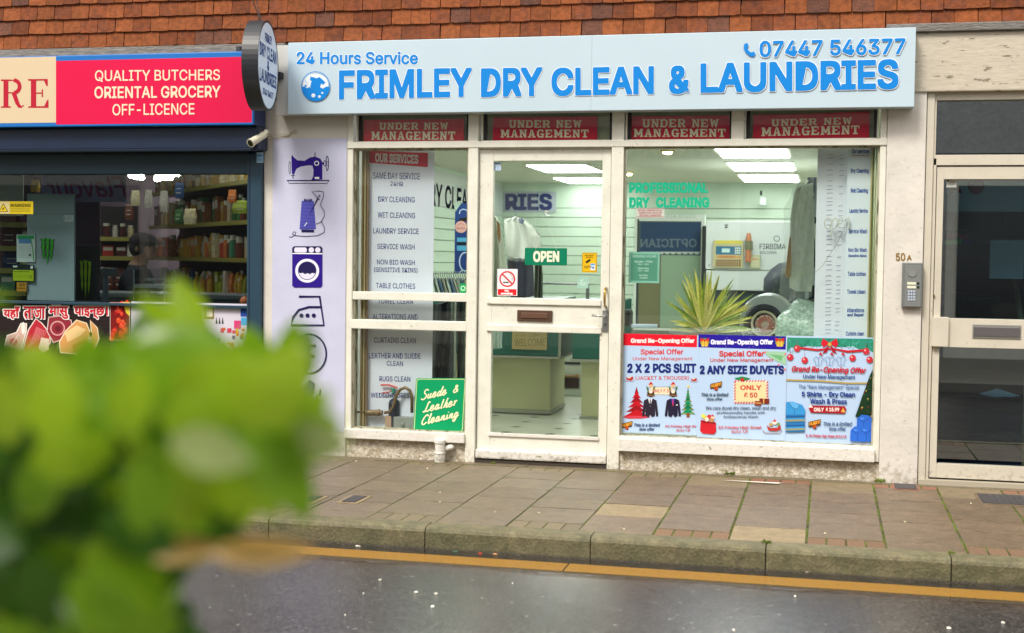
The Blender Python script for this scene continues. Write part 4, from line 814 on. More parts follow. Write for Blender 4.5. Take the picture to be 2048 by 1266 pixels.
def brush(s_, x0, y0, w, h, sl, wd_):
    n = sum({'L': 1.25, 'S': 1.25, 'C': 1.2, 'i': .6, 'l': .62, 't': .62, ' ': .6, 'r': .72}.get(ch, 1) for ch in s_); x = 0
    for ch in s_:
        cw = {'L': 1.25, 'S': 1.25, 'C': 1.2, 'i': .6, 'l': .62, 't': .62, ' ': .6, 'r': .72}.get(ch, 1)
        for st_ in CU.get(ch, []):
            P = []
            for u, v in st_:
                X = x0+w*(x+u*cw)/n; P.append((X+v*h*.25, y0-v*h-sl*(X-x0)/w))
            q = []
            for i in range(len(P)-1):
                p0, p1, p2, p3 = P[max(i-1, 0)], P[i], P[i+1], P[min(i+2, len(P)-1)]
                for k in range(4):
                    t_ = k/4; q.append(tuple(.5*((2*p1[a])+(-p0[a]+p2[a])*t_+(2*p0[a]-5*p1[a]+4*p2[a]-p3[a])*t_*t_+(-p0[a]+3*p1[a]-3*p2[a]+p3[a])*t_**3) for a in (0, 1)))
            q.append(P[-1]); sv = S.p; S.p = S.t; S.line(q, wd_, '#f3efc4'); S.p = sv
        x += cw
brush('Suede', 912, 722, 154, 56, 34, 7.5); brush('&', 1104, 678, 30, 44, 0, 7.5); brush('Leather', 926, 796, 200, 58, 42, 7.5); brush('Cleaning', 912, 874, 226, 56, 52, 7.5)
S.done()
S = Sheet('green_sticker', 'small square green sticker low in the left window corner', 'sticker', Z3, (1328, 1098, 1370, 1156), .047, '#1f9a5a'); S.ring(1349, 1128, 13, 6, '#bff0d0', a0=30, a1=200); S.ring(1349, 1128, 13, 6, '#bff0d0', a0=210, a1=380); S.done()
S = Sheet('door_stickers', 'white appointment sticker in the top left corner of the door glass', 'sticker', Z5, (143, 330, 196, 383), .042, '#c3d6ea'); S.rect(146, 336, 190, 342, '#5a7fb8'); S.text('07 26', 150, 358, 188, 378, '#7fa6d6', .02); S.done()
# things on the door glass
S = Sheet('open_sign', 'green OPEN sign hanging on strings from a suction hook on the door', 'sign', Z5, (347, 874, 614, 983), .036, '#0c7a5a', rough=.4)
S.text('OPEN', 400, 892, 565, 963, '#e6ead0', .055); S.done()
obj('hanging_string', MB().tube([T5 for T5 in [at3(940+415*.3159, 220+885*.3159, .035), at3(940+482*.3159, 220+672*.3159, .035), at3(940+547*.3159, 220+885*.3159, .035)]], .0012, 5), cm('#d8d8b8'), S.root)
obj('suction_cup', MB().lathe(at3(940+484*.3159, 220+652*.3159, .044), (0, -1, 0), [(0, .019), (.004, .016), (.007, .007), (.016, .006)], 18), mat('clear_cup', (.75, .85, .8), .15, trans=.7), S.root)
S = Sheet('no_smoking_sign', 'white No smoking notice with red ring on the door glass', 'sign', Z5, (172, 1006, 300, 1175), .0425, '#e6e6ec')
for i in range(2): S.ring(252, 1058, 16+i*8, 3, '#a08a8a', a0=-90, a1=60)
S.rect(210, 1088, 246, 1095, '#2a2226'); S.rect(250, 1085, 262, 1091, '#c8a090'); S.ring(236, 1070, 46, 9, '#cf1f2a'); S.line([(204, 1038), (268, 1102)], 9, '#cf1f2a')
S.rect(176, 1134, 294, 1172, '#d41a24'); S.text('No', 220, 1138, 246, 1150, '#ffffff', .05); S.text('smoking', 196, 1155, 270, 1170, '#ffffff', .05); S.done()
S = Sheet('cctv_sticker', 'yellow CCTV security notice sticker on the door glass', 'sticker', Z5, (709, 903, 804, 1029), .0425, '#e3b81a')
S.line([(714, 908), (800, 908), (800, 1023), (714, 1023)], 3, '#7a5a10', True); S.text('SECURITY', 726, 916, 788, 926, '#6b4a10', .03); S.text('NOTICE', 734, 930, 778, 938, '#6b4a10', .03); S.poly([(730, 960), (760, 942), (764, 954), (738, 972)], '#1f1a14'); S.text('CCTV', 724, 986, 770, 1002, '#3a2a10', .03); S.rect(762, 972, 792, 1014, '#cfe2f4'); S.rect(764, 974, 790, 984, '#4a9ad2'); S.rect(772, 992, 786, 1004, '#6a7aa0'); S.done()
S = Sheet('faint_sticker', 'faded translucent sticker under the yellow notice on the door', 'sticker', Z5, (680, 1058, 750, 1128), .0425, '#9cc4b4'); S.rect(690, 1092, 738, 1098, '#c2dccf'); S.rect(696, 1104, 732, 1110, '#c2dccf'); S.poly([(698, 1080), (716, 1070), (718, 1078), (702, 1088)], '#c2dccf'); S.done()
# green letters on the right pane
S = Sheet('window_lettering', 'turquoise PROFESSIONAL DRY CLEANING lettering on the right window glass', 'lettering', Z7, (76, 392, 520, 540), .0485, None)
S.text('PROFESSIONAL', 78, 398, 514, 458, '#0fb28c', .06); S.text('DRY', 78, 480, 190, 538, '#0fb28c', .06); S.text('CLEANING', 226, 480, 520, 538, '#0fb28c', .06); S.done()
S = Sheet('disclaimer_notice', 'small white notice with red border under the turquoise lettering', 'notice', Z7, (116, 542, 272, 590), .047, '#c9d2cc')
S.line([(119, 545), (269, 545), (269, 587), (119, 587)], 2.5, '#c05a5a', True)
for i, s_ in enumerate(['WE WILL DISPOSE OF ALL', 'GARMENTS NOT COLLECTED', 'WITHIN 3 MONTHS']): S.text(s_, 126+i*4, 549+i*13, 262-i*4, 558+i*13, '#b04848', .04)
S.done()
S = Sheet('opening_hours_sign', 'pale green framed opening hours sign in the lower left of the right window', 'sign', Z7, (76, 782, 244, 952), .09, '#93cdbd', rough=.4)
S.rect(88, 794, 234, 940, '#5f9f8a'); S.text('OPENING HOURS', 94, 798, 228, 812, '#bfe8dc', .02)
for s_, a, b, c, d in [('Monday - Friday', 108, 828, 208, 842), ('9am - 5pm', 126, 844, 186, 854), ('Saturday', 126, 866, 188, 878), ('9am - 4pm', 126, 880, 186, 890), ('Sunday', 132, 904, 180, 916), ('Closed', 136, 918, 178, 928)]: S.text(s_, a, b, c, d, '#cfeee4', .02)
S.done()
# right hand vertical banners
S = Sheet('price_roller_banner', 'white roller banner with columns of short dashes beside the services list', 'banner', Z7, (1105, 205, 1272, 1250), .16, mat('roller_white', (.74, .78, .88), .5, var=.02))
y = 245
while y < 1240:
    S.line([(1168-(y-240)*.012, y), (1200-(y-240)*.012, y-2)], 2.2, '#7f86a4'); 
    if random.random() < .85: S.line([(1238-(y-240)*.03, y+4), (1262-(y-240)*.03, y+2)], 2.2, '#7f86a4')
    y += random.choice([20, 27, 27, 33])
S.done()
S = Sheet('blue_services_banner', 'white vertical banner listing services in blue at the right window edge', 'banner', Z7, (1270, 205, 1412, 1256), .12, mat('banner_white2', (.74, .82, .92), .5, var=.02))
ib = '#2f55a8'
for s_, a, b, c, d in [('Our services', 1304, 214, 1400, 240), ('Dry Cleaning', 1298, 322, 1396, 352), ('Wet Cleaning', 1296, 430, 1392, 462), ('Laundry Service', 1290, 542, 1391, 572), ('Service Wash', 1286, 654, 1388, 680), ('Non Bio Wash', 1284, 758, 1386, 782), ('(Sensitive Skins)', 1284, 794, 1384, 812), ('Table clothes', 1281, 890, 1380, 914), ('Towel clean', 1277, 988, 1378, 1012), ('Alterations', 1276, 1090, 1371, 1114), ('and Repair', 1278, 1118, 1370, 1140), ('Curtains clean', 1270, 1218, 1370, 1242)]:
    S.text(s_, a, b, c, d, ib, .035)
S.rect(1302, 250, 1398, 253, '#b05a7a'); S.done()
tr_ = thing('gold_trim', 'gold edged trim strips at the right side of the right window', 'trim', (xR1, .1, zsr))
for i, c in enumerate([(.50, .47, .22), (.22, .26, .10), (.52, .46, .18)]): obj('trim_strip', MB().box(xR1-.014-.012*i-.008, xR1-.014-.012*i, .085, .12, zsr, zHead), mat('trimr%d' % i, c, .4, metal=.3), tr_)
T7 = lambda X, Y_, Y=.1: at3(1230+X*.3634, 220+Y_*.3634, Y)
no = thing('neon_open_sign', 'unlit script open sign in white tubing hanging in the right window', 'neon sign', tuple(T7(1200, 700)))
tb = MB(); nw = mat('neon_tube', (.62, .64, .60), .3)
def st7(P, y=.1): 
    q = []
    for i in range(len(P)-1):
        p0, p1, p2, p3 = P[max(i-1, 0)], P[i], P[i+1], P[min(i+2, len(P)-1)]
        for k in range(4):
            t_ = k/4; q.append(T7(*[.5*((2*p1[a])+(-p0[a]+p2[a])*t_+(2*p0[a]-5*p1[a]+4*p2[a]-p3[a])*t_*t_+(-p0[a]+3*p1[a]-3*p2[a]+p3[a])*t_**3) for a in (0, 1)], y))
    q.append(T7(*P[-1], y)); tb.tube(q, .0042, 6, cap=True)
st7([(1172, 590), (1156, 605), (1155, 635), (1170, 652), (1188, 635), (1186, 602), (1172, 590)]); st7([(1196, 595), (1192, 660), (1190, 700)]); st7([(1196, 610), (1212, 592), (1224, 612), (1218, 642), (1200, 650)])
st7([(1232, 626), (1254, 612), (1246, 592), (1232, 605), (1232, 640), (1256, 648)]); st7([(1264, 650), (1266, 592)]); st7([(1266, 610), (1282, 590), (1290, 612), (1286, 655)])
obj('tube', tb, nw, no, smooth=True); obj('wire', MB().tube([T7(1264, 655), T7(1215, 745), T7(1140, 860), T7(1090, 905)], .0012, 5), cm('#8a8a7a'), no)
# ------------------------------------------------------------------ laundry interior
HC = 2.35; YB = 10.0
inw = mat('shop_wall_cream', (.55, .62, .50), .55, var=.03, vscale=2)
slm = mat('slatwall_board', (.50, .62, .51), .4, var=.02, vscale=3)
flo = mat('shop_floor_vinyl', (.50, .52, .42), .3, var=.08, vscale=5)
obj('shop_floor', MB().box(-4.6, .55, .2, YB+.2, -.05, .02), flo, kind='structure')
obj('shop_ceiling', MB().box(-4.6, .55, .1, YB+.2, HC, HC+.1), mat('shop_ceiling_paint', (.55, .54, .44), .6, var=.06, vscale=2, bump=.15, bscale=20), kind='structure')
iw = thing('laundry_interior_walls', 'pale green and cream slatted walls inside the dry cleaner', 'interior wall', (-2, 5, 0))
obj('party_wall', MB().box(-3.75, -3.65, .36, 3.9, .02, HC).box(-4.5, -3.65, 3.9, 4.0, .02, HC), inw, iw)
lw = obj('side_wall', MB().box(-4.5, -4.41, 4.0, YB, .02, HC), inw, iw)
obj('right_wall', MB().box(.45, .55, .36, YB, .02, HC), inw, iw)
bw = obj('rear_wall', MB().box(-4.5, .55, YB, YB+.1, .02, HC), mat('rear_wall_dark_groove', (.12, .14, .11), .8), iw)
obj('side_groove', MB().box(-4.41, -4.405, 4.0, YB, .6, 2.02), mat('rear_wall_dark_groove', (.1, .1, .1)), iw)
sm1 = MB().box(-4.4, .45, YB-.02, YB, 0, .122).mesh('slat', bev=.003, m=slm); sm2 = MB().box(-4.405, -4.39, 4.0, YB-.02, 0, .122).mesh('slat', bev=.003, m=slm)
for i in range(12):
    o = obj('slat', sm1, parent=iw); o.location.z += .45+i*.130
    o = obj('slat', sm2, parent=iw); o.location.z += .60+i*.130
obj('upper_panel', MB().box(-4.4, .45, YB-.02, YB, 2.01, HC), slm, iw); obj('upper_panel', MB().box(-4.405, -4.39, 4.0, YB-.02, 2.16, HC), slm, iw)
# inside face of the shop front above the head
obj('inner_lintel', MB().box(xL0, xQ, .11, .2, zTop-.02, HC+.1), inw, iw)
lm = mat('light_panel', (1, 1, .97), .5, emit=7)
def panel(px0, py0, px1, py1, label, px0b=None):
    # near and far edge on the ceiling plane
    def cl(px, py):
        d = rt*(px-1024)/FPX-up*(py-633)/FPX+fw; t_ = (HC-.02-CZ)/d.z; return d.x*t_, d.y*t_-D
    a = cl(px0, py0); b = cl(px1, py1); y0, y1 = a[1], b[1]; c = cl(px1 if px0b is None else px0b, py0)
    t = thing('ceiling_light', label, 'ceiling light', ((a[0]+c[0])/2, (y0+y1)/2, HC), 'lit ceiling panels')
    obj('frame', MB().box(a[0]-.03, c[0]+.03, y0-.03, y1+.03, HC-.012, HC-.001), cm('#e8e8dc'), t)
    obj('diffuser', MB().box(a[0], c[0], y0, y1, HC-.02, HC-.0125), lm, t)
panel(1430, 299, 1582, 316, 'nearest of the three lit ceiling panels seen through the right window', 1573)
panel(1455, 327, 1589, 342, 'middle of the three lit ceiling panels seen through the right window', 1583)
panel(1477, 351, 1600, 364, 'farthest of the three lit ceiling panels seen through the right window', 1593)
panel(1053, 332, 1190, 345, 'nearer lit ceiling panel seen through the door glass', 1172)
panel(1107, 357, 1210, 367, 'farther lit ceiling panel seen through the door glass', 1198)
def added_panel(x0, x1, y0, y1, label):  # unseen panels, added to extend the rows and brighten the window end
    t = thing('ceiling_light', label, 'ceiling light', ((x0+x1)/2, (y0+y1)/2, HC), 'lit ceiling panels')
    obj('frame', MB().box(x0-.03, x1+.03, y0-.03, y1+.03, HC-.012, HC-.001), cm('#e8e8dc'), t); obj('diffuser', MB().box(x0, x1, y0, y1, HC-.02, HC-.0125), lm, t)
added_panel(-.95, -.35, 1.2, 2.4, 'unseen lit panel added to the right row nearest the shop window')
added_panel(-3.0, -2.4, 1.0, 2.2, 'unseen lit panel added to the left row nearest the shop window')
added_panel(-2.9, -2.3, 4.0, 5.2, 'second unseen lit panel added to the left row, above the rear unit')
wl = mat('warm_bulb', (1, .85, .45), .5, emit=16)
for px, py, lab in [(1335, 305, 'warm round downlight near the top of the right window'), (1257, 348, 'warm round downlight at the left edge of the right window')]:
    d = rt*(px-1024)/FPX-up*(py-633)/FPX+fw; t_ = (HC-.02-CZ)/d.z; x, y = d.x*t_, d.y*t_-D
    t = thing('downlight', lab, 'ceiling light', (x, y, HC), 'downlights'); obj('ring', MB().lathe((x, y, HC-.001), (0, 0, -1), [(0, .07), (.012, .068), (.016, .05)], 20), cm('#c8b878'), t); obj('bulb', MB().lathe((x, y, HC-.0175), (0, 0, -1), [(0, .048), (.012, .04), (.02, .02)], 16), wl, t)
# purple lettering on the walls
S = Sheet('wall_banner', 'lilac banner with large navy RIES lettering on the rear wall', 'banner', Z5, (30, 515, 545, 648), YB-.03, '#a6aeb8')
S.text('LAUND', -230, 535, 200, 636, '#343a6e', .05); S.text('RIES', 222, 528, 520, 636, '#343a6e', .05); S.done()
wb = thing('side_wall_banner', 'white banner with navy DRY CLEA lettering along the side wall', 'banner', (-4.38, 6, 1.95))
def side(px, py, X=-4.38):
    d = rt*(px-1024)/FPX-up*(py-633)/FPX+fw; t_ = X/d.x; return d.y*t_-D, CZ+d.z*t_
ya, zt_ = side(866, 340); yb_, zb_ = side(868, 402)
obj('sheet', MB().box(-4.389, -4.384, 4.6, 9.9, zb_-.05, zt_+.01), mat('side_banner', (.52, .56, .56), .5), wb)
g, fs, _ = glyphs('DRY CLEAN', .03); y0_ = side(846, 372)[0]; y1_ = side(947, 380)[0]
obj('lettering', MB().add([(-4.3835, y0_+(y1_-y0_)*u, 1.885+.27*v) for u, v, _k in g], fs, cm('#3a3f7a')), None, wb)
# rear doorway with dark blue panel, machine, keypad
S = Sheet('rear_doorway', 'white framed doorway with dark blue blind and scalloped edge at the back of the shop, mirrored sign reflection painted on it', 'doorway', Z7, (105, 575, 490, 1215), 6.3, mat('doorway_white', (.66, .71, .66), .5), th=.06)
S.rect(118, 612, 470, 1200, '#4a5a5e'); S.rect(140, 620, 468, 785, '#2f4766')
S.poly([(140, 785)]+[p for i in range(10) for p in arc(156.4+i*32.8, 783, 16.4, 12, 180, 0, 4)]+[(468, 780), (140, 780)], '#b6c2bc')
S.rect(250, 800, 468, 1200, '#8fa890'); S.rect(130, 800, 248, 1190, '#7a7a5c'); S.rect(118, 600, 128, 1200, '#3d4a48')
S.text('OPTICIAN', 140, 708, 450, 756, '#66757f', .03, mirror=True); S.text('01276 423', 285, 572, 440, 594, '#a6bfb4', .01, mirror=True)  # mirrored letters and number paint the reflected street sign onto the doorway
S.done()
mc = thing('cleaning_machine', 'large white dry cleaning machine with keypad and FIRBIMA lettering', 'dry cleaning machine', (-.6, 6.4, .02))
b_ = rc(Z7, 500, 612, 930, 880, 6.0); low = rc(Z7, 496, 880, 990, 995, 5.9)
mw = mat('machine_white', (.62, .68, .68), .4, var=.03, vscale=2)
obj('upper_panel', MB().box(b_[0], b_[1]+.5, 6.0, 7.4, b_[2], b_[3]), mw, mc, .01); obj('lower_panel', MB().box(low[0], low[1]+.3, 5.98, 7.4, low[2]-.0, low[3]-.012), mw, mc, .01)
obj('dark_gap', MB().box(b_[0]-.05, b_[0]-.004, 6.1, 7.3, .02, b_[3]-.05), mat('dark_gap', (.03, .04, .04), .6), mc)
obj('base_dark', MB().box(low[0], low[1]+.3, 6.02, 7.3, .02, low[2]), mat('machine_base', (.03, .05, .06), .5), mc)
S = Sheet('x', '', '', Z7, (500, 612, 930, 880), 5.998, None, parent=mc)
S.text('FIRBIMA', 796, 736, 940, 766, '#3c4c4e', .01); S.text('BOLOGNA', 798, 776, 890, 792, '#5a6c6a', .01); S.ring(890, 708, 15, 4, '#5a6c6a'); S.rect(602, 630, 622, 636, '#46504e'); S.rect(604, 640, 620, 650, '#5a6660'); S.ring(580, 925, 11, 4, '#6a746c'); S.rect(514, 850, 520, 858, '#5a6660'); S.done()
kp = thing('control_keypad', 'cream and blue control keypad with brown keys fixed to the machine', 'control panel', (b_[0]+.3, 5.95, 1.2))
S = Sheet('x', '', '', Z7, (540, 718, 705, 868), 5.95, '#b9b58c', th=.045, parent=kp, sheet='housing')
S.poly([(545, 735), (560, 718), (690, 718), (704, 735)], '#cfc24a'); S.rect(555, 750, 695, 796, '#2f6a8c'); S.rect(588, 762, 632, 784, '#bfe0dc')
for i in range(3):
    for j in range(3): S.rect(660+j*11, 756+i*13, 668+j*11, 765+i*13, '#d6e6e0')
S.rect(558, 800, 692, 815, '#c8a060'); S.text('CLEANING', 570, 803, 660, 813, '#b0402a', .02)
for i in range(3):
    for j in range(11): S.rect(556+j*12.6, 824+i*13, 565+j*12.6, 834+i*13, '#7a4a26')
S.done()
S = Sheet('control_note', 'small pale paper note beside the keypad on the machine', 'note', Z7, (740, 798, 800, 872), 5.96, '#b9bf9a', th=.02); S.rect(748, 806, 792, 864, '#c8c8a8'); S.rect(752, 818, 788, 824, '#c88a60'); S.done()
bo = thing('spray_bottle', 'small orange bottle with dark cap beside the keypad', 'bottle', tuple(T7(733, 838, 5.9)))
obj('bottle_body', MB().lathe(T7(733, 838, 5.92), (0, 0, 1), [(0, .03), (.25, .03), (.3, .018)], 12), mat('orange_bottle', (.5, .2, .1), .4), bo); obj('bottle_cap', MB().lathe(T7(736, 768, 5.92), (0, 0, 1), [(0, .04), (.09, .04)], 10), mat('bottle_cap', (.16, .17, .1), .5), bo)
S = Sheet('ceiling_speaker', 'small white camera box with black stripe high on the rear wall', 'camera', Z7, (798, 482, 830, 522), 9.7, '#b8ccc0', th=.1); S.rect(798, 444, 810, 470, '#1c2424'); S.done()
# pressing drum
dm = thing('washer_drum', 'round washer drum door with black ring and red vent beside the spiky plant', 'washing machine', tuple(T7(835, 1240, 3.0)))
c_ = T7(835, 1165, 3.0)
gs = lambda zpx, Y: zpx*.3634*(Y+D)/FPX
obj('cabinet', MB().lathe(c_+Vector((.0, .45, .0)), (0, -1, 0), [(0, gs(150, 3)), (.40, gs(150, 3)), (.43, gs(142, 3))], 40), mat('drum_grey', (.33, .37, .37), .35, metal=.4), dm)
obj('ring', MB().lathe(c_+Vector((-gs(15, 3), .02, -gs(12, 3))), (0, -1, 0), [(0, gs(108, 3)), (.05, gs(108, 3)), (.07, gs(98, 3)), (.06, gs(80, 3)), (.02, gs(72, 3))], 40), mat('rubber_ring', (.015, .018, .03), .35), dm)
obj('door_rim', MB().lathe(c_+Vector((-gs(12, 3), -.012, -gs(12, 3))), (0, -1, 0), [(0, gs(74, 3)), (.03, gs(72, 3)), (.02, gs(60, 3)), (.0, gs(56, 3))], 36), mat('cream_rim', (.5, .48, .36), .4), dm)
rv = MB()
cc_ = c_+Vector((-gs(8, 3), -.035, -gs(14, 3)))
for i in range(12):
    a = i*math.pi/6; P_ = [cc_+Vector((math.cos(a+q*.35)*gs(22+q*13, 3), 0, math.sin(a+q*.35)*gs(22+q*13, 3))) for q in (0, 1, 2)]
    rv.tube(P_, .006, 5)
obj('vent', rv, mat('vent_red', (.42, .10, .06), .4), dm)
obj('hub', MB().lathe(c_+Vector((-gs(8, 3), -.03, -gs(14, 3))), (0, -1, 0), [(0, gs(52, 3)), (.001, gs(52, 3))], 28), mat('hub_pink', (.42, .34, .28), .5), dm)
# black polythene bundle behind and glossy bags in front of the drum
def blob(name, c, rx, ry, rz, m, par=None, seed=1, amp=.2, n=3, **k):
    bm_ = bmesh.new(); bmesh.ops.create_icosphere(bm_, subdivisions=n, radius=1); rs = random.Random(seed); w = [(Vector((rs.gauss(0, 1), rs.gauss(0, 1), rs.gauss(0, 1)))*3, rs.uniform(0, 6)) for _ in range(6)]
    for v in bm_.verts:
        f = 1+amp*sum(math.sin(v.co.dot(a)+b) for a, b in w)/3
        v.co = Vector((v.co.x*rx*f, v.co.y*ry*f, v.co.z*rz*f))+Vector(c)
    me = bpy.data.meshes.new(name); bm_.to_mesh(me); bm_.free(); me.materials.append(m); me.polygons.foreach_set('use_smooth', [True]*len(me.polygons))
    return obj(name, me, None, par, **k)
crk = mat('crinkled_film', (.42, .56, .50), .15, var=.4, vscale=30, bump=1, bscale=25)
blob('laundry_bag', T7(1040, 1190, .8), .16, .12, .15, crk, seed=4, amp=.35, label='crumpled clear and green plastic laundry bag right of the drum', cat='bag')
blob('film_heap', T7(590, 1228, .32), .30, .10, .035, film_m, seed=9, amp=.4, label='flat heap of crumpled polythene around the foot of the spiky plant', cat='polythene')
blob('black_bundle', T7(985, 1060, 5.0), .32, .2, .4, mat('black_cloth', (.02, .03, .04), .6), seed=6, amp=.2, label='dark bundle of garments standing behind the washer drum', cat='garments')
# counter shelf in the window
obj('window_shelf', MB().box(xR0, .2, .20, .9, .70, .735), mat('shelf_green', (.42, .52, .45), .4), label='pale shelf across the right window behind the posters', cat='shelf')
ro = thing('paper_roll', 'blue-white paper roll lying at the lower left of the right window', 'paper roll', tuple(T7(150, 1200, .5)))
obj('roll', MB().tube([T7(88, 1188, .5), T7(232, 1190, .5)], gs(12, .5), 14), mat('roll_blue', (.55, .66, .8), .5), ro)
ob = thing('desk_bin', 'black rounded holder with a red item at the left edge of the right window', 'holder', tuple(T7(72, 1150, .5)))
obj('holder_body', MB().box(T7(38, 0, .5).x, T7(108, 0, .5).x, .45, .6, T7(0, 1190, .5).z, T7(0, 1096, .5).z), black_m, ob, .02); obj('red_item', MB().box(T7(44, 0, .5).x, T7(80, 0, .5).x, .42, .445, T7(0, 1182, .5).z, T7(0, 1162, .5).z), mat('red_item', (.5, .05, .04), .4), ob, .004)
# spiky plant: strap leaves, each a folded tapering blade
yp = thing('spiky_plant', 'yellow-green spiky strap-leaved plant standing in the right window', 'pot plant', tuple(T7(490, 1235, .48)))
base = T7(487, 1225, .48)
obj('pot', MB().lathe(base-Vector((0, 0, .13)), (0, 0, 1), [(0, .07), (.11, .09), (.12, .095), (.13, .085)], 20), mat('pot_brown', (.2, .1, .05), .7), yp)
lfm = [mat('strap_leaf_a', (.46, .50, .06), .4, var=.25, vscale=50), mat('strap_leaf_b', (.75, .68, .18), .4, var=.2, vscale=50), mat('strap_leaf_c', (.20, .30, .04), .4, var=.25, vscale=50)]
def strap(tip, w, m, droop):
    mb = MB(); n = 8; side_ = Vector((-(tip-base).z, 0, (tip-base).x)).normalized(); side_ = (side_+Vector((0, random.uniform(-.5, .5), 0))).normalized()
    vs = []
    for i in range(n+1):
        t_ = i/n; p_ = base.lerp(tip, t_)+Vector((0, 0, droop*math.sin(t_*math.pi)*(tip-base).length)); ww = w*(math.sin(min(1, t_*1.5+.25)*math.pi*.5))*(1-t_**2.2)+.0006
        vs += [p_-side_*ww, p_+Vector((0, ww*.5, 0)), p_+side_*ww]
    for i in range(n): a = i*3; mb.add([], []); mb.f += [[a, a+1, a+4, a+3], [a+1, a+2, a+5, a+4]]; mb.m += [0, 0]
    mb.v = vs
    return obj('strap_leaf', mb, m, yp, smooth=True)
tips = [(372, 885), (438, 872), (492, 890), (535, 868), (370, 935), (655, 925), (612, 965), (718, 995), (765, 1012), (268, 1048), (345, 1052), (300, 1160), (330, 1165), (762, 1072), (745, 1090), (758, 1135), (745, 1170), (740, 1205), (660, 1040), (560, 940), (520, 930), (460, 920), (410, 960), (395, 1010), (350, 1130), (380, 1090), (640, 1000), (690, 1050), (700, 1120), (690, 1150), (330, 1000), (575, 905), (600, 1010), (700, 1190), (360, 1180), (420, 1050), (450, 985), (550, 1010), (620, 1090), (500, 960), (670, 1190), (390, 1150), (480, 1000), (580, 1060), (650, 960), (405, 900), (510, 1040), (340, 1090), (730, 1040)]
for i, (X, Y_) in enumerate(tips*2):
    if i >= len(tips): X += random.uniform(-32, 32); Y_ += random.uniform(5, 40)
    tp = T7(X, Y_, .48+random.uniform(-.16, .18)); strap(tp, random.uniform(.011, .017), lfm[i % 3 if random.random() < .8 else 1], random.uniform(.0, .09))
# garment in clear bag + framed logos behind
gb = thing('bagged_garment', 'pale garment hanging in a clear polythene bag in the right window', 'garment', tuple(T7(1010, 400, .9)))
fp_ = [(1095, 370), (1000, 385), (975, 420), (965, 480), (925, 540), (930, 620), (925, 700), (935, 800), (912, 900), (905, 985), (900, 1030), (950, 1030), (960, 1055), (1000, 1045), (1080, 1052), (1094, 900), (1098, 640), (1104, 500)]
def drape(name, pts, Y, m, par, amp=.02, seed=1, th=.03):
    """hanging cloth with vertical folds: a grid clipped to the outline, front and back skins"""
    rs = random.Random(seed); xs_ = [p[0] for p in pts]; ys_ = [p[1] for p in pts]; R = 26
    def span(y):
        c = []
        for i in range(len(pts)):
            (x0, y0), (x1, y1) = pts[i], pts[(i+1) % len(pts)]
            if (y0 <= y < y1) or (y1 <= y < y0): c.append(x0+(x1-x0)*(y-y0)/(y1-y0))
        return (min(c), max(c)) if len(c) >= 2 else None
    mb = MB(); rows = []; f1, f2, ph = rs.uniform(2.5, 4), rs.uniform(6, 9), rs.uniform(0, 6)
    for i in range(R+1):
        y = min(ys_)+.5+(max(ys_)-min(ys_)-1)*i/R; s_ = span(y)
        if s_: rows.append((y, s_))
    C = 18
    for side_ in (0, 1):
        k = len(mb.v); vs = []
        for y, (a, b) in rows:
            for j in range(C+1):
                u = j/C; dpt = th*math.sin(u*math.pi)**.5*(1 if side_ else -1)+amp*(math.sin(u*f2+ph+y*.004)+.6*math.sin(u*17+y*.012+ph))*math.sin(u*math.pi)*(1 if side_ else 1)
                vs.append(T7x(Z_, a+(b-a)*u, y, Y+dpt))
        fs = [(i*(C+1)+j, i*(C+1)+j+1, (i+1)*(C+1)+j+1, (i+1)*(C+1)+j) for i in range(len(rows)-1) for j in range(C)]
        mb.add(vs, fs, m)
    return obj(name, mb, None, par, smooth=True)
def T7x(Z, X, Y_, Y): return at3(Z[0]+X*Z[2], Z[1]+Y_*Z[2], Y)
Z_ = Z7
drape('polythene_cover', fp_, .8, film_m, gb, .03, 3, .05)
cream_cl = mat('cream_cloth', (.58, .62, .56), .8, var=.12, vscale=14, bump=.4, bscale=30)
drape('garment_cloth', [(1090, 400), (1010, 410), (985, 450), (965, 600), (960, 980), (1000, 1000), (1080, 1000), (1094, 900), (1098, 640)], .88, cream_cl, gb, .02, 5, .02)
drape('orange_sleeve', [(960, 700), (968, 700), (972, 860), (965, 925), (945, 925), (935, 900), (948, 800)], .84, mat('orange_cloth', (.45, .24, .10), .8), gb, .01, 8, .01)
S = Sheet('framed_logos', 'navy and black framed crest posters half hidden behind the bagged garment', 'poster', Z7, (1052, 370, 1104, 1040), 1.1, '#9aa8b0')
S.rect(1058, 372, 1104, 492, '#2a3c6a'); S.text('S', 1082, 455, 1098, 476, '#c0c8d8', .02); S.text('HARR', 1058, 496, 1102, 508, '#5a6470', .01); S.rect(1056, 590, 1104, 868, '#16202a'); S.rect(1062, 625, 1104, 845, '#c0ccc8'); S.text('G', 1070, 600, 1090, 618, '#c0c8c8', .02); S.poly([(1070, 840), (1078, 760), (1100, 700), (1104, 845)], '#1c2a34'); S.rect(1066, 965, 1104, 1040, '#16202a'); S.text('G7', 1060, 875, 1100, 888, '#6a747a', .01); S.done()
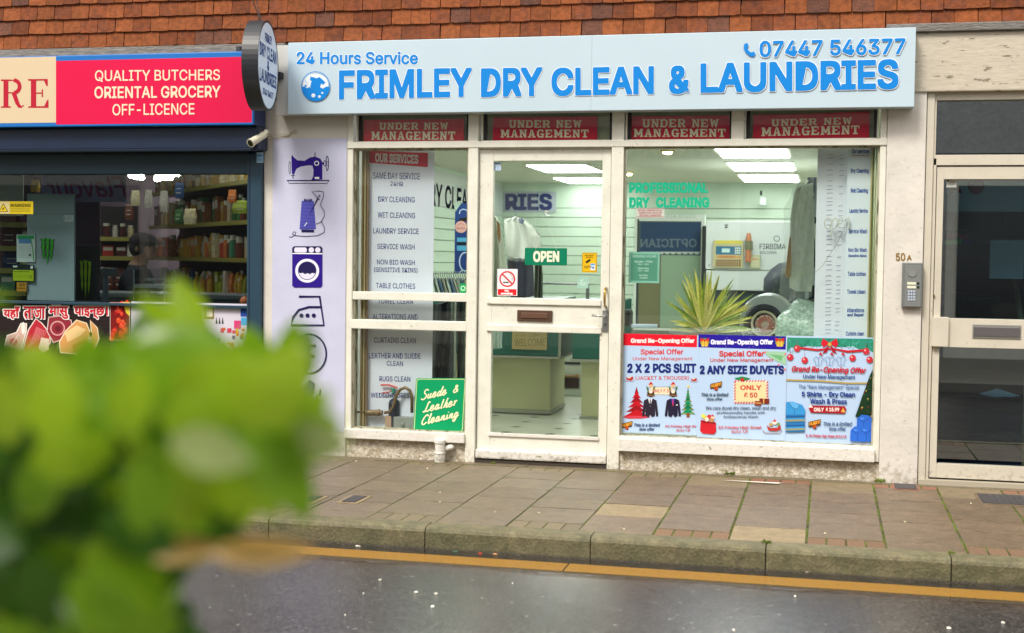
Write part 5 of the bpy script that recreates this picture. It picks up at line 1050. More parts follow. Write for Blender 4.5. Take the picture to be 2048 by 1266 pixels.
# clothes seen through the door
Z_ = Z5
def T5p(X, Y_, Y): return T7x(Z5, X, Y_, Y)
gr = thing('bagged_shirt', 'white shirt on a hanger under thin polythene behind the door glass', 'garment', tuple(T5p(330, 700, 2.2)))
drape('shirt_cloth', [(215, 700), (250, 685), (330, 685), (400, 740), (440, 800), (448, 870), (420, 935), (330, 945), (235, 940), (225, 870)], 2.25, mat('shirt_white', (.74, .78, .70), .7, var=.06, vscale=9, bump=.3, bscale=20), gr, .05, 4, .05)
drape('collar', [(305, 690), (325, 684), (345, 700), (335, 722), (312, 716)], 2.15, mat('collar_navy', (.03, .06, .2), .7), gr, .005, 2, .02)
drape('polythene_cover', [(210, 690), (290, 676), (360, 690), (430, 765), (462, 860), (455, 960), (400, 965), (240, 960), (225, 860)], 2.1, film_m, gr, .04, 12, .06)
obj('hanger', MB().tube([T5p(215, 715, 2.25), T5p(290, 678, 2.25), T5p(290, 660, 2.25)], .008, 6).tube([T5p(290, 678, 2.25), T5p(440, 790, 2.25)], .008, 6), grey_m, gr)
gr = thing('navy_trousers', 'navy trousers hanging below the white shirt behind the door glass', 'garment', tuple(T5p(320, 940, 2.2)))
drape('trouser_cloth', [(235, 935), (395, 930), (402, 1000), (408, 1180), (300, 1195), (260, 1195), (240, 1060)], 2.3, mat('navy_cloth', (.018, .028, .06), .8, var=.2, vscale=12), gr, .04, 7, .06)
gr = thing('white_dress', 'cream dress with a brown trim hanging at the left edge of the door glass', 'garment', tuple(T5p(170, 700, 2.2)))
drape('dress_cloth', [(110, 650), (165, 670), (200, 740), (215, 860), (232, 1000), (230, 1195), (100, 1195), (100, 800)], 2.05, mat('dress_cream', (.54, .58, .47), .7, var=.07, vscale=9, bump=.3, bscale=16), gr, .05, 17, .06)
drape('brown_trim', [(172, 700), (190, 720), (195, 800), (185, 850), (172, 780)], 1.95, mat('brown_trim', (.25, .14, .05), .7), gr, .01, 3, .01)
gr = thing('grey_coat', 'dark grey coat sleeve hanging right of the navy trousers behind the door', 'garment', tuple(T5p(440, 1100, 2.4)))
drape('coat_cloth', [(410, 960), (455, 970), (462, 1050), (460, 1195), (405, 1195)], 2.4, mat('coat_grey', (.12, .14, .11), .8, var=.2), gr, .04, 21, .03)
obj('garment_rail', MB().tube([(-3.2, 2.6, 1.10), (-1.9, 2.6, 1.10)], .009, 8).tube([(-3.18, 2.6, .02), (-3.18, 2.6, 1.1)], .012, 8).tube([(-1.9, 2.6, .02), (-1.9, 2.6, 1.1)], .014, 8), grey_m, label='grey steel garment rail standing behind the door', cat='rail')
# clothes behind the left window
Z_ = Z4
gr = thing('dark_dress', 'dark sequinned dress hanging right of the services banner', 'garment', tuple(T7x(Z4, 1030, 140, 1.3)))
drape('dress_cloth', [(975, 130), (1090, 128), (1098, 300), (1102, 600), (970, 600), (972, 300)], 1.35, mat('sequin_dark', (.02, .028, .035), .45, var=.9, vscale=110, bump=1, bscale=90), gr, .05, 31, .05)
gr = thing('striped_coat', 'black and pale green garments hanging at the right edge of the left window', 'garment', tuple(T7x(Z4, 1140, 140, 1.5)))
drape('coat_cloth', [(1094, 130), (1124, 130), (1120, 595), (1100, 600)], 1.5, mat('pale_lining', (.34, .38, .33), .7), gr, .03, 33, .03); drape('coat_cloth', [(1122, 130), (1200, 130), (1200, 600), (1128, 600)], 1.6, mat('black_wool', (.03, .05, .04), .8), gr, .04, 35, .05)
Z_ = Z3
hg = thing('hanger_rack', 'row of steel coat hangers over folded shirts in plastic at the left window', 'hangers', tuple(T7x(Z3, 1270, 1040, 1.6)))
mb = MB()
for i in range(16):
    X = 1160+i*14; q = lambda a, b: T7x(Z3, a, b, 1.6+.02*i)
    mb.tube([q(X, 1020), q(X+5, 1032), q(X+2, 1048), q(X+16, 1085)], .0035, 5)
obj('hanger_wire', mb, grey_m, hg)
for i in range(9):
    X = 1165+i*24; drape('folded_shirt', [(X-14, 1066+i), (X+10, 1060), (X+44, 1165), (X+8, 1168)], 1.7+.03*i, mat(['shirt_a', 'shirt_b', 'shirt_c'][i % 3], [(.42, .5, .42), (.12, .22, .34), (.5, .52, .4)][i % 3], .3, var=.2, vscale=30), hg, .02, 40+i, .02)
S = Sheet('crest_poster', 'blue scrollwork crest poster behind the left window', 'poster', Z3, (1296, 590, 1380, 1035), 2.6, '#24407e')
S.poly([(1290, 580), (1345, 580), (1296, 650)], '#9fb4a4'); S.line(arc(1352, 650, 26, 22, 160, 380, 12), 6, '#b8c8e0'); S.line([(1325, 700), (1380, 690)], 26, '#28251f'); S.rect(1310, 808, 1380, 890, '#57a8cf'); S.rect(1310, 835, 1380, 858, '#1a2430'); S.ring(1362, 960, 36, 8, '#b8c8e0', 58); S.line(arc(1350, 1035, 24, 20, 180, 340, 10), 6, '#b8c8e0'); S.disc(1336, 740, 38, '#d9a9a0'); S.text('Bamboo', 1308, 742, 1362, 754, '#a05050', .02); S.line([(1314, 730), (1336, 715), (1358, 730)], 4, '#c07878'); S.done()
# counters
cgm = mat('counter_green', (.005, .115, .085), .3); ccm = mat('counter_cream', (.50, .50, .28), .45, var=.03, vscale=2); cpm = mat('counter_plinth', (.03, .035, .055), .35, var=.2, vscale=60); cem = mat('counter_edge', (.33, .34, .27), .4)
def T6(X, Y_, Y): return T7x(Z6, X, Y_, Y)
k = thing('service_counter', 'cream and green service counter with a grey edged plinth behind the door', 'counter', (-2.2, 2.6, .02))
yc = 2.5; xa_, xb_ = -3.2, T6(560, 400, yc).x; zg = T6(300, 478, yc).z; xcb = T6(512, 600, yc+.1).x; zc0 = T6(300, 825, yc).z
obj('upper_band', MB().box(xa_, xb_, yc, yc+.75, zg, .98), cgm, k, .006); obj('band_edge', MB().box(xa_, xb_+.012, yc-.012, yc+.76, zg-.02, zg-.001), cem, k)
obj('corner_strip', MB().box(xb_, xb_+.022, yc-.008, yc+.02, zg, .98), cem, k); obj('lower_body', MB().box(xa_, xcb, yc+.08, yc+.7, zc0, zg-.02), ccm, k, .003)
obj('base_edge', MB().box(xa_, xcb+.006, yc+.07, yc+.71, zc0-.03, zc0-.001), cem, k); obj('plinth', MB().box(xa_, xcb-.06, yc+.14, yc+.66, .02, zc0-.03), cpm, k); obj('plinth_strip', MB().box(xcb-.10, xcb-.055, yc+.13, yc+.16, .02, zc0-.03), cem, k)
S = Sheet('welcome_card', 'brown cardboard Welcome sign taped to the green counter band', 'sign', Z6, (266, 325, 487, 440), yc-.016, '#b8a472', th=.01); S.text('WELCOME', 282, 372, 476, 418, '#7a6a3a', .0, sl=4)
for i in range(22): S.line([(random.uniform(275, 478), random.uniform(332, 366))]*1+[(random.uniform(275, 478), random.uniform(332, 366))], 1.2, '#8a7a4a') if i < 4 else S.disc(random.uniform(275, 478), random.uniform(332, 366), 3, '#8f7f50')
S.done()
k = thing('corner_counter', 'second green topped cream counter at the right of the door glass', 'counter', (-1.4, 2.3, .02))
yc2 = 2.35; xa2 = T6(648, 400, yc2).x; zg2 = T6(700, 500, yc2).z; z20 = T6(700, 868, yc2).z
obj('upper_band', MB().box(xa2, -1.6, yc2, yc2+.7, zg2, .98), cgm, k, .006); obj('band_edge', MB().box(xa2-.012, -1.6, yc2-.012, yc2+.7, zg2-.02, zg2-.001), cem, k); obj('lower_body', MB().box(T6(700, 600, yc2).x, -1.6, yc2+.05, yc2+.6, z20, zg2-.02), ccm, k, .003); obj('base_edge', MB().box(T6(690, 600, yc2).x, -1.6, yc2+.04, yc2+.61, z20-.025, z20-.001), cem, k); obj('plinth', MB().box(T6(730, 600, yc2).x, -1.6, yc2+.1, yc2+.55, .02, z20-.025), cpm, k)
k = thing('rear_unit', 'white storage unit with dark shelf seen in the gap between the counters', 'cabinet', (-1.9, 4.2, .02))
g_ = lambda a, b, c, d, Y=4.2: rc(Z6, a, b, c, d, Y)
q = g_(560, 470, 720, 850); obj('unit_body', MB().box(q[0], q[1], 4.2, 4.6, q[2], q[3]), mat('unit_white', (.55, .6, .52), .5), k)
q = g_(560, 518, 700, 534); obj('dark_slot', MB().box(q[0], q[1], 4.19, 4.199, q[2], q[3]), black_m, k); q = g_(560, 600, 692, 684); obj('dark_shelf', MB().box(q[0], q[1], 4.185, 4.199, q[2], q[3]), mat('dark_maroon', (.05, .02, .03), .5), k); q = g_(545, 770, 690, 830); obj('unit_base', MB().box(q[0], q[1], 4.1, 4.199, q[2], q[3]), cpm, k)
q = g_(580, 596, 692, 614, 4.15); obj('brown_parcel', MB().prism([(q[0], q[2]), (q[1], q[2]), (q[1], q[3]), ((q[0]+q[1])/2, q[3]-.01), (q[0], q[2]+.02)], 4.1, 4.18), mat('parcel_brown', (.3, .18, .08), .7), k)
fl = MB()
for i in range(12):
    for j in range(9):
        x, y = -3.6+i*.33, .4+j*.33; fl.add([(x-.045, y, .0215), (x, y-.045, .0215), (x+.045, y, .0215), (x, y+.045, .0215)], [(0, 1, 2, 3)])
obj('floor_diamonds', fl, mat('floor_black', (.03, .035, .03), .3), kind='structure')
mb = MB(); 
obj('polythene_wrap', drape('polythene_tail', [(0, 0), (1, 0), (1, 1)], 1, film_m, None).data, None) if False else None
Z_ = Z6
gr = thing('bag_tail', 'bottom of a hanging polythene bag at the upper left of the lower door glass', 'garment bag', tuple(T6(160, 330, 2.0)))
drape('bag_film', [(118, 320), (206, 322), (200, 405), (206, 430), (150, 440), (118, 436)], 2.0, mat('milky_film', (.45, .58, .5), .3, var=.1, vscale=20, bump=.6, bscale=20), gr, .03, 51, .03)
# ------------------------------------------------------------------ stair hall behind the flat door
hall = thing('stair_hall', 'dark stair hall with carpeted steps behind the cream door glass', 'stairs', (1.3, 1.2, 0))
dk = mat('hall_wall', (.30, .40, .45), .7); cp = mat('stair_carpet', (.012, .016, .040), .9, var=.5, vscale=40)
obj('hall_wall', MB().box(.56, .60, .15, 4, 0, 3).box(2.2, 2.3, .15, 4, 0, 3).box(.6, 2.2, 3.9, 4, 0, 3), dk, hall); obj('hall_floor', MB().box(.56, 2.3, .12, 4, -.05, .02), cp, hall); obj('hall_ceiling', MB().box(.56, 2.3, .12, 4, 2.6, 2.7), dk, hall)
for i in range(8): obj('stair_step', MB().box(.6, 2.2, .9+i*.25, 3.9, .02+i*.18, .02+(i+1)*.18-.002), cp, hall, .012)
obj('stair_nosing', MB().box(.6, 2.2, .885, .897, .16, .205).box(.6, 2.2, 1.135, 1.147, .34, .385).box(.6, 2.2, 1.385, 1.397, .52, .565), mat('nosing_brown', (.05, .025, .025), .7), hall)
obj('handrail', MB().tube([(1.22, .6, .75), (1.22, .9, .9), (1.22, 2.6, 2.1)], .02, 8).tube([(1.22, .62, .02), (1.22, .62, .78)], .018, 8), mat('handrail_cream', (.25, .22, .12), .5), hall)
obj('mail_heap', MB().add([tuple(T7x(A2, 565, 735, .85)), tuple(T7x(A2, 655, 708, .9)), tuple(T7x(A2, 768, 745, .88)), tuple(T7x(A2, 640, 750, .82))], [(0, 1, 2, 3)]).add([tuple(T7x(A2, 600, 745, .84)), tuple(T7x(A2, 700, 722, .88)), tuple(T7x(A2, 740, 750, .86))], [(0, 1, 2)]), cm('#8a97a0'), label='crumpled pale papers lying on the stairs behind the cream door', cat='paper')
S = Sheet('hall_notice', 'pale board on the hall wall with red lettering behind the cream door glass', 'notice', A1, (455, 890, 884, 1060), .9, mat('hall_board', (.42, .52, .56), .6)); S.text('A', 480, 905, 550, 960, '#a03040', .06); S.disc(625, 920, 46, '#a03040'); S.done()
S = Sheet('hall_box', 'dark framed picture with pink and green flowers behind the cream door glass', 'picture', A1, (450, 1160, 612, 1300), .88, '#1c2a30'); 
for i in range(5): S.disc(480+i*22, 1190+random.uniform(-8, 8), 13, '#a02a50')
for i in range(5): S.disc(470+i*18, 1222+random.uniform(-6, 6), 14, '#1fa04a')
for i in range(3): S.disc(560+i*14, 1225, 13, '#24246a')
S.done()
S = Sheet('hall_poster', 'grey blue panel on the hall wall at the right of the cream door glass', 'panel', A2, (620, 0, 783, 185), .9, mat('hall_board', (.1, .1, .1))); S.done()
S = Sheet('hall_bag', 'brown round bag standing on the upper stairs behind the cream door', 'bag', A2, (640, 300, 760, 366), 1.2, None)
blob('bag_body', T7x(A2, 695, 338, 1.2), .10, .06, .055, mat('bag_brown', (.22, .08, .05), .6), S.root, seed=3, amp=.1); blob('bag_flap', T7x(A2, 575, 278, 1.2), .11, .03, .03, mat('flap_black', (.01, .01, .015), .5), S.root, seed=5, amp=.3)
# ------------------------------------------------------------------ grocery shop on the left
NX = Fx(527, 500); GL = -9.0
gro = thing('grocery_shopfront', 'navy framed grocery shopfront with roller shutter box and wide window', 'shopfront', (-5.5, 0, 0))
BY_ = -.22
S = Sheet('grocery_fascia', 'crimson and blue grocery fascia sign listing butchers, oriental grocery and off-licence', 'shop sign', PX, (-400, 117, 506, 248), BY_, None)
fb = S.b; blu = mat('fascia_blue', '#1f6fc0', .3); 
zT = Fz(250, 108, BY_); zB = Fz(250, 252, BY_); xr = Fx(507, 180, BY_)
obj('sign_box', MB().box(-9, xr, BY_, -.03, zB, zT), blu, S.root, .006)
obj('box_end', MB().box(xr+.001, Fx(518, 180, -.05), BY_+.02, -.03, zB, zT-.01), mat('sign_end_navy', (.012, .03, .13), .4), S.root, .004)
S.rect(-400, 119, 112, 248, '#d5c1a2'); S.rect(112, 117.5, 504, 247, '#d80e49')
S.Y = BY_-.0005
for s_, a, b, c, d, w in [('QUALITY BUTCHERS', 190, 139.5, 440, 163, .012), ('ORIENTAL GROCERY', 189, 172, 441, 196, .022), ('OFF-LICENCE', 225, 207, 389, 230, .012)]: S.text(s_, a, b, c, d, '#f3dcc0', w, sl=2)
red = '#b51a34'
S.z = Z1; 
S.poly([(5, 452), (60, 452), (60, 460), (48, 462), (48, 604), (62, 606), (62, 613), (5, 613), (5, 606), (20, 604), (20, 462), (5, 460)], red)
S.ring(78, 492, 34, 22, red, 36, -88, 88, 16); S.line([(48, 456), (84, 457)], 7, red); S.line([(48, 528), (84, 528)], 7, red); S.poly([(66, 530), (92, 530), (112, 590), (122, 604), (134, 596), (138, 600), (122, 614), (104, 612), (88, 590)], red)
S.poly([(160, 450), (220, 450), (220, 458), (206, 460), (206, 604), (220, 606), (220, 613), (160, 613), (160, 606), (176, 604), (176, 460), (160, 458)], red); S.poly([(206, 450), (272, 449), (272, 490), (264, 488), (250, 458), (206, 458)], red); S.poly([(206, 613), (276, 613), (276, 566), (268, 570), (252, 604), (206, 604)], red); S.rect(206, 526, 240, 533, red); S.rect(238, 508, 245, 552, red)
S.poly([(-90, 450), (-60, 613), (-40, 613), (-40, 450)], red)
S.done()
cap = thing('lead_capping', 'weathered grey lead and board capping above the crimson fascia', 'capping', (-5.5, 0, 2.3))
zc1 = Fz(250, 97, -.1)
obj('capping_board', MB().box(-9, Fx(480, 105, -.1), -.16, .0, zT+.001, zc1-.01), mat('worn_board', (.22, .20, .17), .7, var=.4, vscale=9, squash=(1, 1, 8), bump=.6), cap, .004); obj('capping_sheet', MB().box(-9, Fx(575, 100, -.05), -.10, .0, zc1-.009, zc1+.012), lead, cap, .004)
zs1 = Fz(250, 300, -.16); zs2 = Fz(250, 256, -.16)
obj('shutter_box', MB().box(-9, Fx(524, 280, -.1), -.16, .0, zs1, zB-.002), navy_dark, gro, .012)
obj('shutter_lip', MB().box(-9, Fx(520, 300, -.1), -.172, -.15, zs1-.012, zs1+.004), mat('shutter_lip', (.012, .022, .04), .3, metal=.4), gro, .002)
obj('guide_rail', MB().box(-9, Fx(500, 309, -.03), -.05, -.02, Fz(250, 309, -.03), Fz(250, 302, -.03)), mat('rail_dark', (.03, .04, .05), .3, metal=.5), gro)
obj('header_panel', MB().box(-9, Fx(527, 330), -.02, .10, Fz(250, 348), zs1), navy_alu, gro, .004)
obj('corner_post', MB().box(Fx(498, 500), NX-.003, -.035, .2, 0, zs1-.013), navy_alu, gro, .006); obj('post_channel', MB().box(Fx(503, 500)-.004, Fx(503, 500)+.004, -.0365, -.0352, 0, zs1-.02), navy_dark, gro)
zGb = Fz(250, 603); 
obj('window_rail', MB().box(-9, Fx(498, 600)-.001, .02, .1, zGb-.03, zGb-.012), navy_alu, gro, .002)
obj('window_glass', MB().box(-9, Fx(498, 500)-.001, .05, .056, .3, Fz(250, 348)), glassmat('grocery_glass', (.80, .86, .86, 1), 1.5), gro)
obj('low_panel', MB().box(-9, Fx(498, 600)-.001, -.0, .2, 0, .3), navy_alu, gro, .004)
obj('wall_strip', MB().box(NX-.0025, xL0, .01, .3, 0, zs1), wall_paint, gro)
S = Sheet('blue_label', 'small pale blue label stuck at the top of the navy corner post', 'sticker', Z1, (1460, 866, 1498, 926), -.0375, '#a9cbe8'); S.rect(1463, 878, 1495, 892, '#5f9fd8'); S.rect(1463, 900, 1495, 916, '#7fb2e0'); S.done()
# window vinyls below the glass line
def T2(X, Y_, Y=.06): return T7x(Z2, X, Y_, Y)
S = Sheet('meat_vinyl', 'dark window vinyl of raw meat under red Devanagari lettering', 'window graphic', Z2, (-60, 884, 713, 1290), .047, '#241a1c')
for i in range(16): S.line([(-50, 900+i*26), (200, 892+i*26+random.uniform(-8, 8)), (450, 905+i*26), (705, 895+i*26)], 2, '#352629')
def flesh(P, c, e=None, w=7): 
    if e: S.line(P, w*2, e, True)
    S.poly(P, c)
flesh([(140, 1030), (170, 1030), (168, 1080), (150, 1140), (140, 1190), (118, 1230), (60, 1225), (35, 1170), (50, 1110), (110, 1090)], '#d8b2a6', '#f2e8e2'); S.disc(88, 1150, 26, '#c25a62'); S.line([(60, 1200), (88, 1150), (120, 1100)], 6, '#eddcd2'); S.disc(152, 1060, 13, '#f1e6e0', 40)
flesh([(235, 1000), (270, 1030), (318, 1090), (325, 1150), (280, 1215), (150, 1225), (165, 1150), (190, 1070)], '#b82738', '#ead6d2'); 
for i in range(9): S.line([(180+i*14, 1190-i*10), (215+i*10, 1120-i*6), (240+i*6, 1050+i*3)], 3, '#e08a8e')
flesh([(320, 990), (390, 985), (460, 1010), (470, 1070), (400, 1130), (350, 1150), (310, 1080)], '#8f2a38', '#d9bdbb'); S.ring(375, 1060, 44, 9, '#d69a9c'); S.disc(378, 1062, 20, '#6d1c2a')
flesh([(500, 1010), (560, 1030), (585, 1090), (570, 1160), (500, 1225), (395, 1215), (390, 1150), (430, 1080)], '#d69a5e', '#f0dcc0'); S.poly([(420, 1090), (500, 1040), (560, 1070), (520, 1110), (440, 1150)], '#edc690'); S.poly([(470, 1170), (560, 1130), (540, 1200), (480, 1215)], '#c07c3e')
flesh([(590, 1010), (630, 1060), (640, 1130), (610, 1200), (550, 1215), (590, 1150), (598, 1090)], '#d89a62', '#f0dcc0'); S.disc(590, 1100, 8, '#3a1c14', 18); S.poly([(270, 1120), (320, 1130), (318, 1200), (280, 1220), (250, 1190)], '#e8cfc6'); S.disc(378, 1180, 9, '#3f6b2a', 26)
sv = (S.t,)
for w_, a, c in [('यहाँ', 22, 132), ('ताजा', 154, 300), ('मासु', 318, 448), ('पाइन्छ।', 482, 706)]:
    S.text(w_, a-5, 912, c+5, 1006, '#f5eff0', .06); S.k += 16; S.text(w_, a+2, 918, c-2, 1000, '#c81e34', .028)
S.poly([(338, 912), (330, 896), (352, 888), (376, 896), (410, 915)], '#e4dee4')
S.done()
S = Sheet('pepper_vinyl', 'narrow window vinyl of red peppers beside the meat vinyl', 'window graphic', Z2, (714, 890, 846, 1140), .047, '#7a1414')
for i in range(26): x, y = random.uniform(724, 838), random.uniform(898, 1130); S.disc(x, y, random.uniform(9, 17), random.choice(['#c81c1c', '#e03a22', '#a81018', '#d84a20']), random.uniform(14, 24)); S.disc(x-3, y-5, 3, '#f29a8a')
S.poly([(800, 890), (846, 890), (846, 985), (820, 960)], '#d8c83a'); S.line([(717, 893), (843, 893), (843, 1137), (717, 1137)], 3, '#e8dcd0', True); S.done()
S = Sheet('coloured_vinyl', 'white window vinyl with coloured packets at the right end of the grocery window', 'window graphic', Z2, (852, 894, 1608, 1290), .047, '#d5cfe0')
S.rect(858, 900, 1190, 940, '#b8d8c0'); S.rect(1325, 915, 1390, 1000, '#8a6a50'); S.rect(1340, 935, 1380, 985, '#f2e6dc'); S.rect(1520, 1010, 1565, 1065, '#d83a80'); S.rect(1562, 915, 1606, 985, '#2a4fa8'); S.rect(1565, 990, 1606, 1040, '#4aa8e0')
for i in range(20): S.rect(x := 1400+random.uniform(0, 190), y := random.uniform(1050, 1200), x+random.uniform(14, 30), y+random.uniform(14, 34), random.choice(['#c83a5a', '#3a6ac8', '#d8b03a', '#6a3a8a', '#d86a3a']))
for x in (1400, 1420, 1440): S.poly([(x, 1030), (x+6, 985), (x+13, 1030)], '#2a3a2a')
S.done()
# notices on the grocery glass
S = Sheet('warning_notice', 'yellow WARNING notice with electric shock triangle on the grocery glass', 'notice', Z2, (-4, 236, 215, 318), .047, '#cdb61c'); S.rect(-4, 238, 62, 316, '#cfc08a'); S.poly([(22, 248), (54, 304), (-10, 304)], '#1f1c10'); S.poly([(22, 256), (47, 300), (-3, 300)], '#e0c41c'); S.poly([(12, 292), (22, 276), (30, 272), (24, 290)], '#1f1c10')
S.text('WARNING', 66, 250, 200, 274, '#4a4210', .03)
for i in range(3): S.rect(66, 282+i*9, 196, 285+i*9, '#8f8420')
S.done()
S = Sheet('fridge_back_panel', 'tall pale grey-blue panel standing inside the grocery window', 'panel', Z2, (176, 188, 482, 880), .30, mat('fridge_panel', (.30, .38, .41), .4, var=.03, vscale=2), th=.02); S.line([(178, 318), (480, 318)], 3, '#6f858e'); S.done()
panel_root = S.root
S = Sheet('small_label', 'small white label on the right edge of the grey-blue panel', 'label', Z2, (414, 326, 478, 368), .298, '#cdd6d8'); S.line([(424, 334), (420, 334), (420, 360), (426, 360)], 2.5, '#5a6468'); S.rect(434, 338, 470, 341, '#8a9498'); S.rect(434, 348, 466, 351, '#8a9498'); S.done()
def claws(z, cx, y0, y1, w, col, edge, Y, label):
    S = Sheet('claw_logo', label, 'emblem', z, (cx-w, y0, cx+w, y1), Y, None); h = y1-y0
    for e in (1, 0):
        for k, (dx, top_, bot_, sl_) in enumerate([(-.62, .02, .80, .10), (-.02, .0, 1.0, .0), (.58, .03, .88, -.12)]):
            x = cx+dx*w; a = w*.17+e*w*.09; P_ = [(x-a*1.5, y0+h*top_), (x+a*1.5, y0+h*(top_+.02)), (x+a, y0+h*(top_+.12)), (x+a*1.25+sl_*w*.3, y0+h*.3), (x+a*.75+sl_*w*.6, y0+h*.52), (x+a*.95+sl_*w, y0+h*.62), (x+sl_*w*1.3, y0+h*bot_), (x-a*.8+sl_*w*.9, y0+h*.64), (x-a*.6+sl_*w*.6, y0+h*.5), (x-a*1.1+sl_*w*.3, y0+h*.34), (x-a*.7, y0+h*(top_+.14))]
            S.poly(P_, edge if e else col)
    return S.done()
claws(Z2, 309, 474, 652, 48, '#3fb030', '#0e3a18', .297, 'green triple claw emblem on the grey-blue panel')
S = Sheet('dark_fridge_panel', 'black fridge side panel behind the grocery glass', 'panel', Z2, (484, 522, 640, 880), .45, mat('fridge_black', (.008, .009, .011), .35), th=.02); S.done()
claws(Z2, 556, 616, 872, 44, '#8fae1f', '#2a4a10', .447, 'yellow-green triple claw emblem on the black fridge panel')
S = Sheet('maroon_panel', 'dark maroon panel above the black fridge in the grocery window', 'panel', Z2, (484, 238, 640, 520), .5, mat('maroon_panel', (.045, .012, .035), .6, var=.2), th=.02); S.done()
S = Sheet('flavour_banner', 'lilac banner with Flavour seen mirrored in the grocery window', 'banner', Z2, (270, 60, 815, 240), .42, mat('flavour_sheet', (.24, .22, .38), .5, var=.2, vscale=3), th=.006)
S.text('Flavour', 300, 78, 822, 212, '#7a1a5a', .02, shear=.3, mirror=True, sl=14); S.done()
S = Sheet('white_blind', 'off-white blind end at the left edge of the grocery window', 'blind', Z2, (-80, 62, 150, 330), .40, mat('blind_white', (.42, .41, .38), .6), th=.01); S.done()
S = Sheet('green_letter', 'green and white printed letter on the grey-blue panel', 'notice', Z2, (108, 452, 228, 630), .29, '#c8d2ce'); S.rect(114, 456, 222, 480, '#2f9a5a'); S.rect(122, 480, 200, 510, '#5a8ac0')
for i in range(7): S.rect(122, 525+i*12, 200, 529+i*12, '#a3aeb0')
S.line([(200, 480), (212, 540), (220, 625)], 6, '#3fa04a'); S.rect(188, 578, 202, 592, '#4a5458'); S.done()
S = Sheet('licence_notice', 'lime and black licence notice low on the grocery glass', 'notice', Z2, (78, 646, 222, 756), .28, '#16241f'); S.rect(84, 682, 218, 752, '#a8bc1e'); S.rect(84, 654, 112, 664, '#d8e0d8'); S.rect(198, 654, 214, 674, '#d8e0d8')
S.rect(90, 690, 190, 695, '#5a6a10'); S.ring(197, 727, 9, 3, '#2a3a14')
for i in range(7): S.disc(96+i*13, 722, 3, '#6a7a1a')
S.done()
S = Sheet('go_card', 'small orange card at the bottom left of the grocery window', 'card', Z2, (108, 762, 172, 820), .28, '#c08a2a'); S.text('GO!', 124, 768, 160, 788, '#3a2a10', .03); S.rect(116, 796, 164, 806, '#8a5a1a'); S.done()
# grocery interior
gi = thing('grocery_interior_walls', 'dim interior walls and floor of the grocery', 'interior wall', (-6, 3, 0))
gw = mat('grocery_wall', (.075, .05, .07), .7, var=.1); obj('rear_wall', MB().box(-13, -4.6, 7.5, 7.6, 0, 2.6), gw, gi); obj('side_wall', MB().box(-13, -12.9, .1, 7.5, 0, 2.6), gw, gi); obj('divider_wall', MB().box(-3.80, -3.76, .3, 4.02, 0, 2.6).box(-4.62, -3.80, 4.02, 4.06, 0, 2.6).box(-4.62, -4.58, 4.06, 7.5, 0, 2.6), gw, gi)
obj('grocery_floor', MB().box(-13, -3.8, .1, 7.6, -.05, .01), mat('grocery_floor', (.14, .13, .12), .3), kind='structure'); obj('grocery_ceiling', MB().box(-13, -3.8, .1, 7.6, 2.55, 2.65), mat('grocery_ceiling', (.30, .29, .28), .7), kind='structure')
tl_ = mat('tube_light', (1, .96, .82), .5, emit=70)
def added_strip(x0, y0, x1, y1, lab):
    t = thing('strip_light', lab, 'ceiling light', ((x0+x1)/2, (y0+y1)/2, 2.5), 'grocery strip lights'); obj('housing', MB().tube([(x0, y0, 2.535), (x1, y1, 2.535)], .03, 4), cm('#c8c8c0'), t); obj('tube', MB().tube([(x0, y0, 2.50), (x1, y1, 2.50)], .02, 8), tl_, t)
def cl2(px, py, H=2.5):
    d = rt*(px-1024)/FPX-up*(py-633)/FPX+fw; t_ = (H-CZ)/d.z; return d.x*t_, d.y*t_-D
HG = 2.17
def strip_px(p0, p1, lab, H=2.2):
    a = cl2(*p0, H); b = cl2(*p1, H); t = thing('strip_light', lab, 'ceiling light', ((a[0]+b[0])/2, (a[1]+b[1])/2, H), 'grocery strip lights')
    obj('tube', MB().tube([(a[0], a[1], H), (b[0], b[1], H)], .03, 8), tl_, t); obj('housing', MB().tube([(a[0], a[1], H+.045), (b[0], b[1], H+.045)], .03, 4), cm('#b8b8b0'), t)
    obj('hanger', MB().tube([(a[0]+.01, a[1], H+.06), (a[0]+.01, a[1], 2.55)], .004, 5).tube([(b[0]-.01, b[1], H+.06), (b[0]-.01, b[1], 2.55)], .004, 5), grey_m, t)
strip_px((310, 357), (387, 358), 'lit strip light near the middle of the grocery window top'); strip_px((352, 352), (384, 358), 'short angled lit strip light over the grocery aisle'); strip_px((262, 351), (284, 355), 'small lit strip light left of the middle in the grocery'); strip_px((404, 376), (497, 382), 'long lit strip light at the right of the grocery window', 2.1); strip_px((404, 377), (497, 373), 'upper lit strip light at the right of the grocery window', 2.12); strip_px((488, 352), (497, 354), 'tiny lit strip light end at the top right of the grocery window', 2.25)
tl_ = mat('tube_fill_front', (1, .95, .82), .5, emit=26)
for x, lab in [(-5.0, 'unseen fill strip added over the grocery till, nearest the window'), (-6.6, 'unseen fill strip added over the grocery panel, nearest the window')]: added_strip(x, .9, x+.2, 2.6, lab)  # out of view above the header, added to brighten the shelf goods
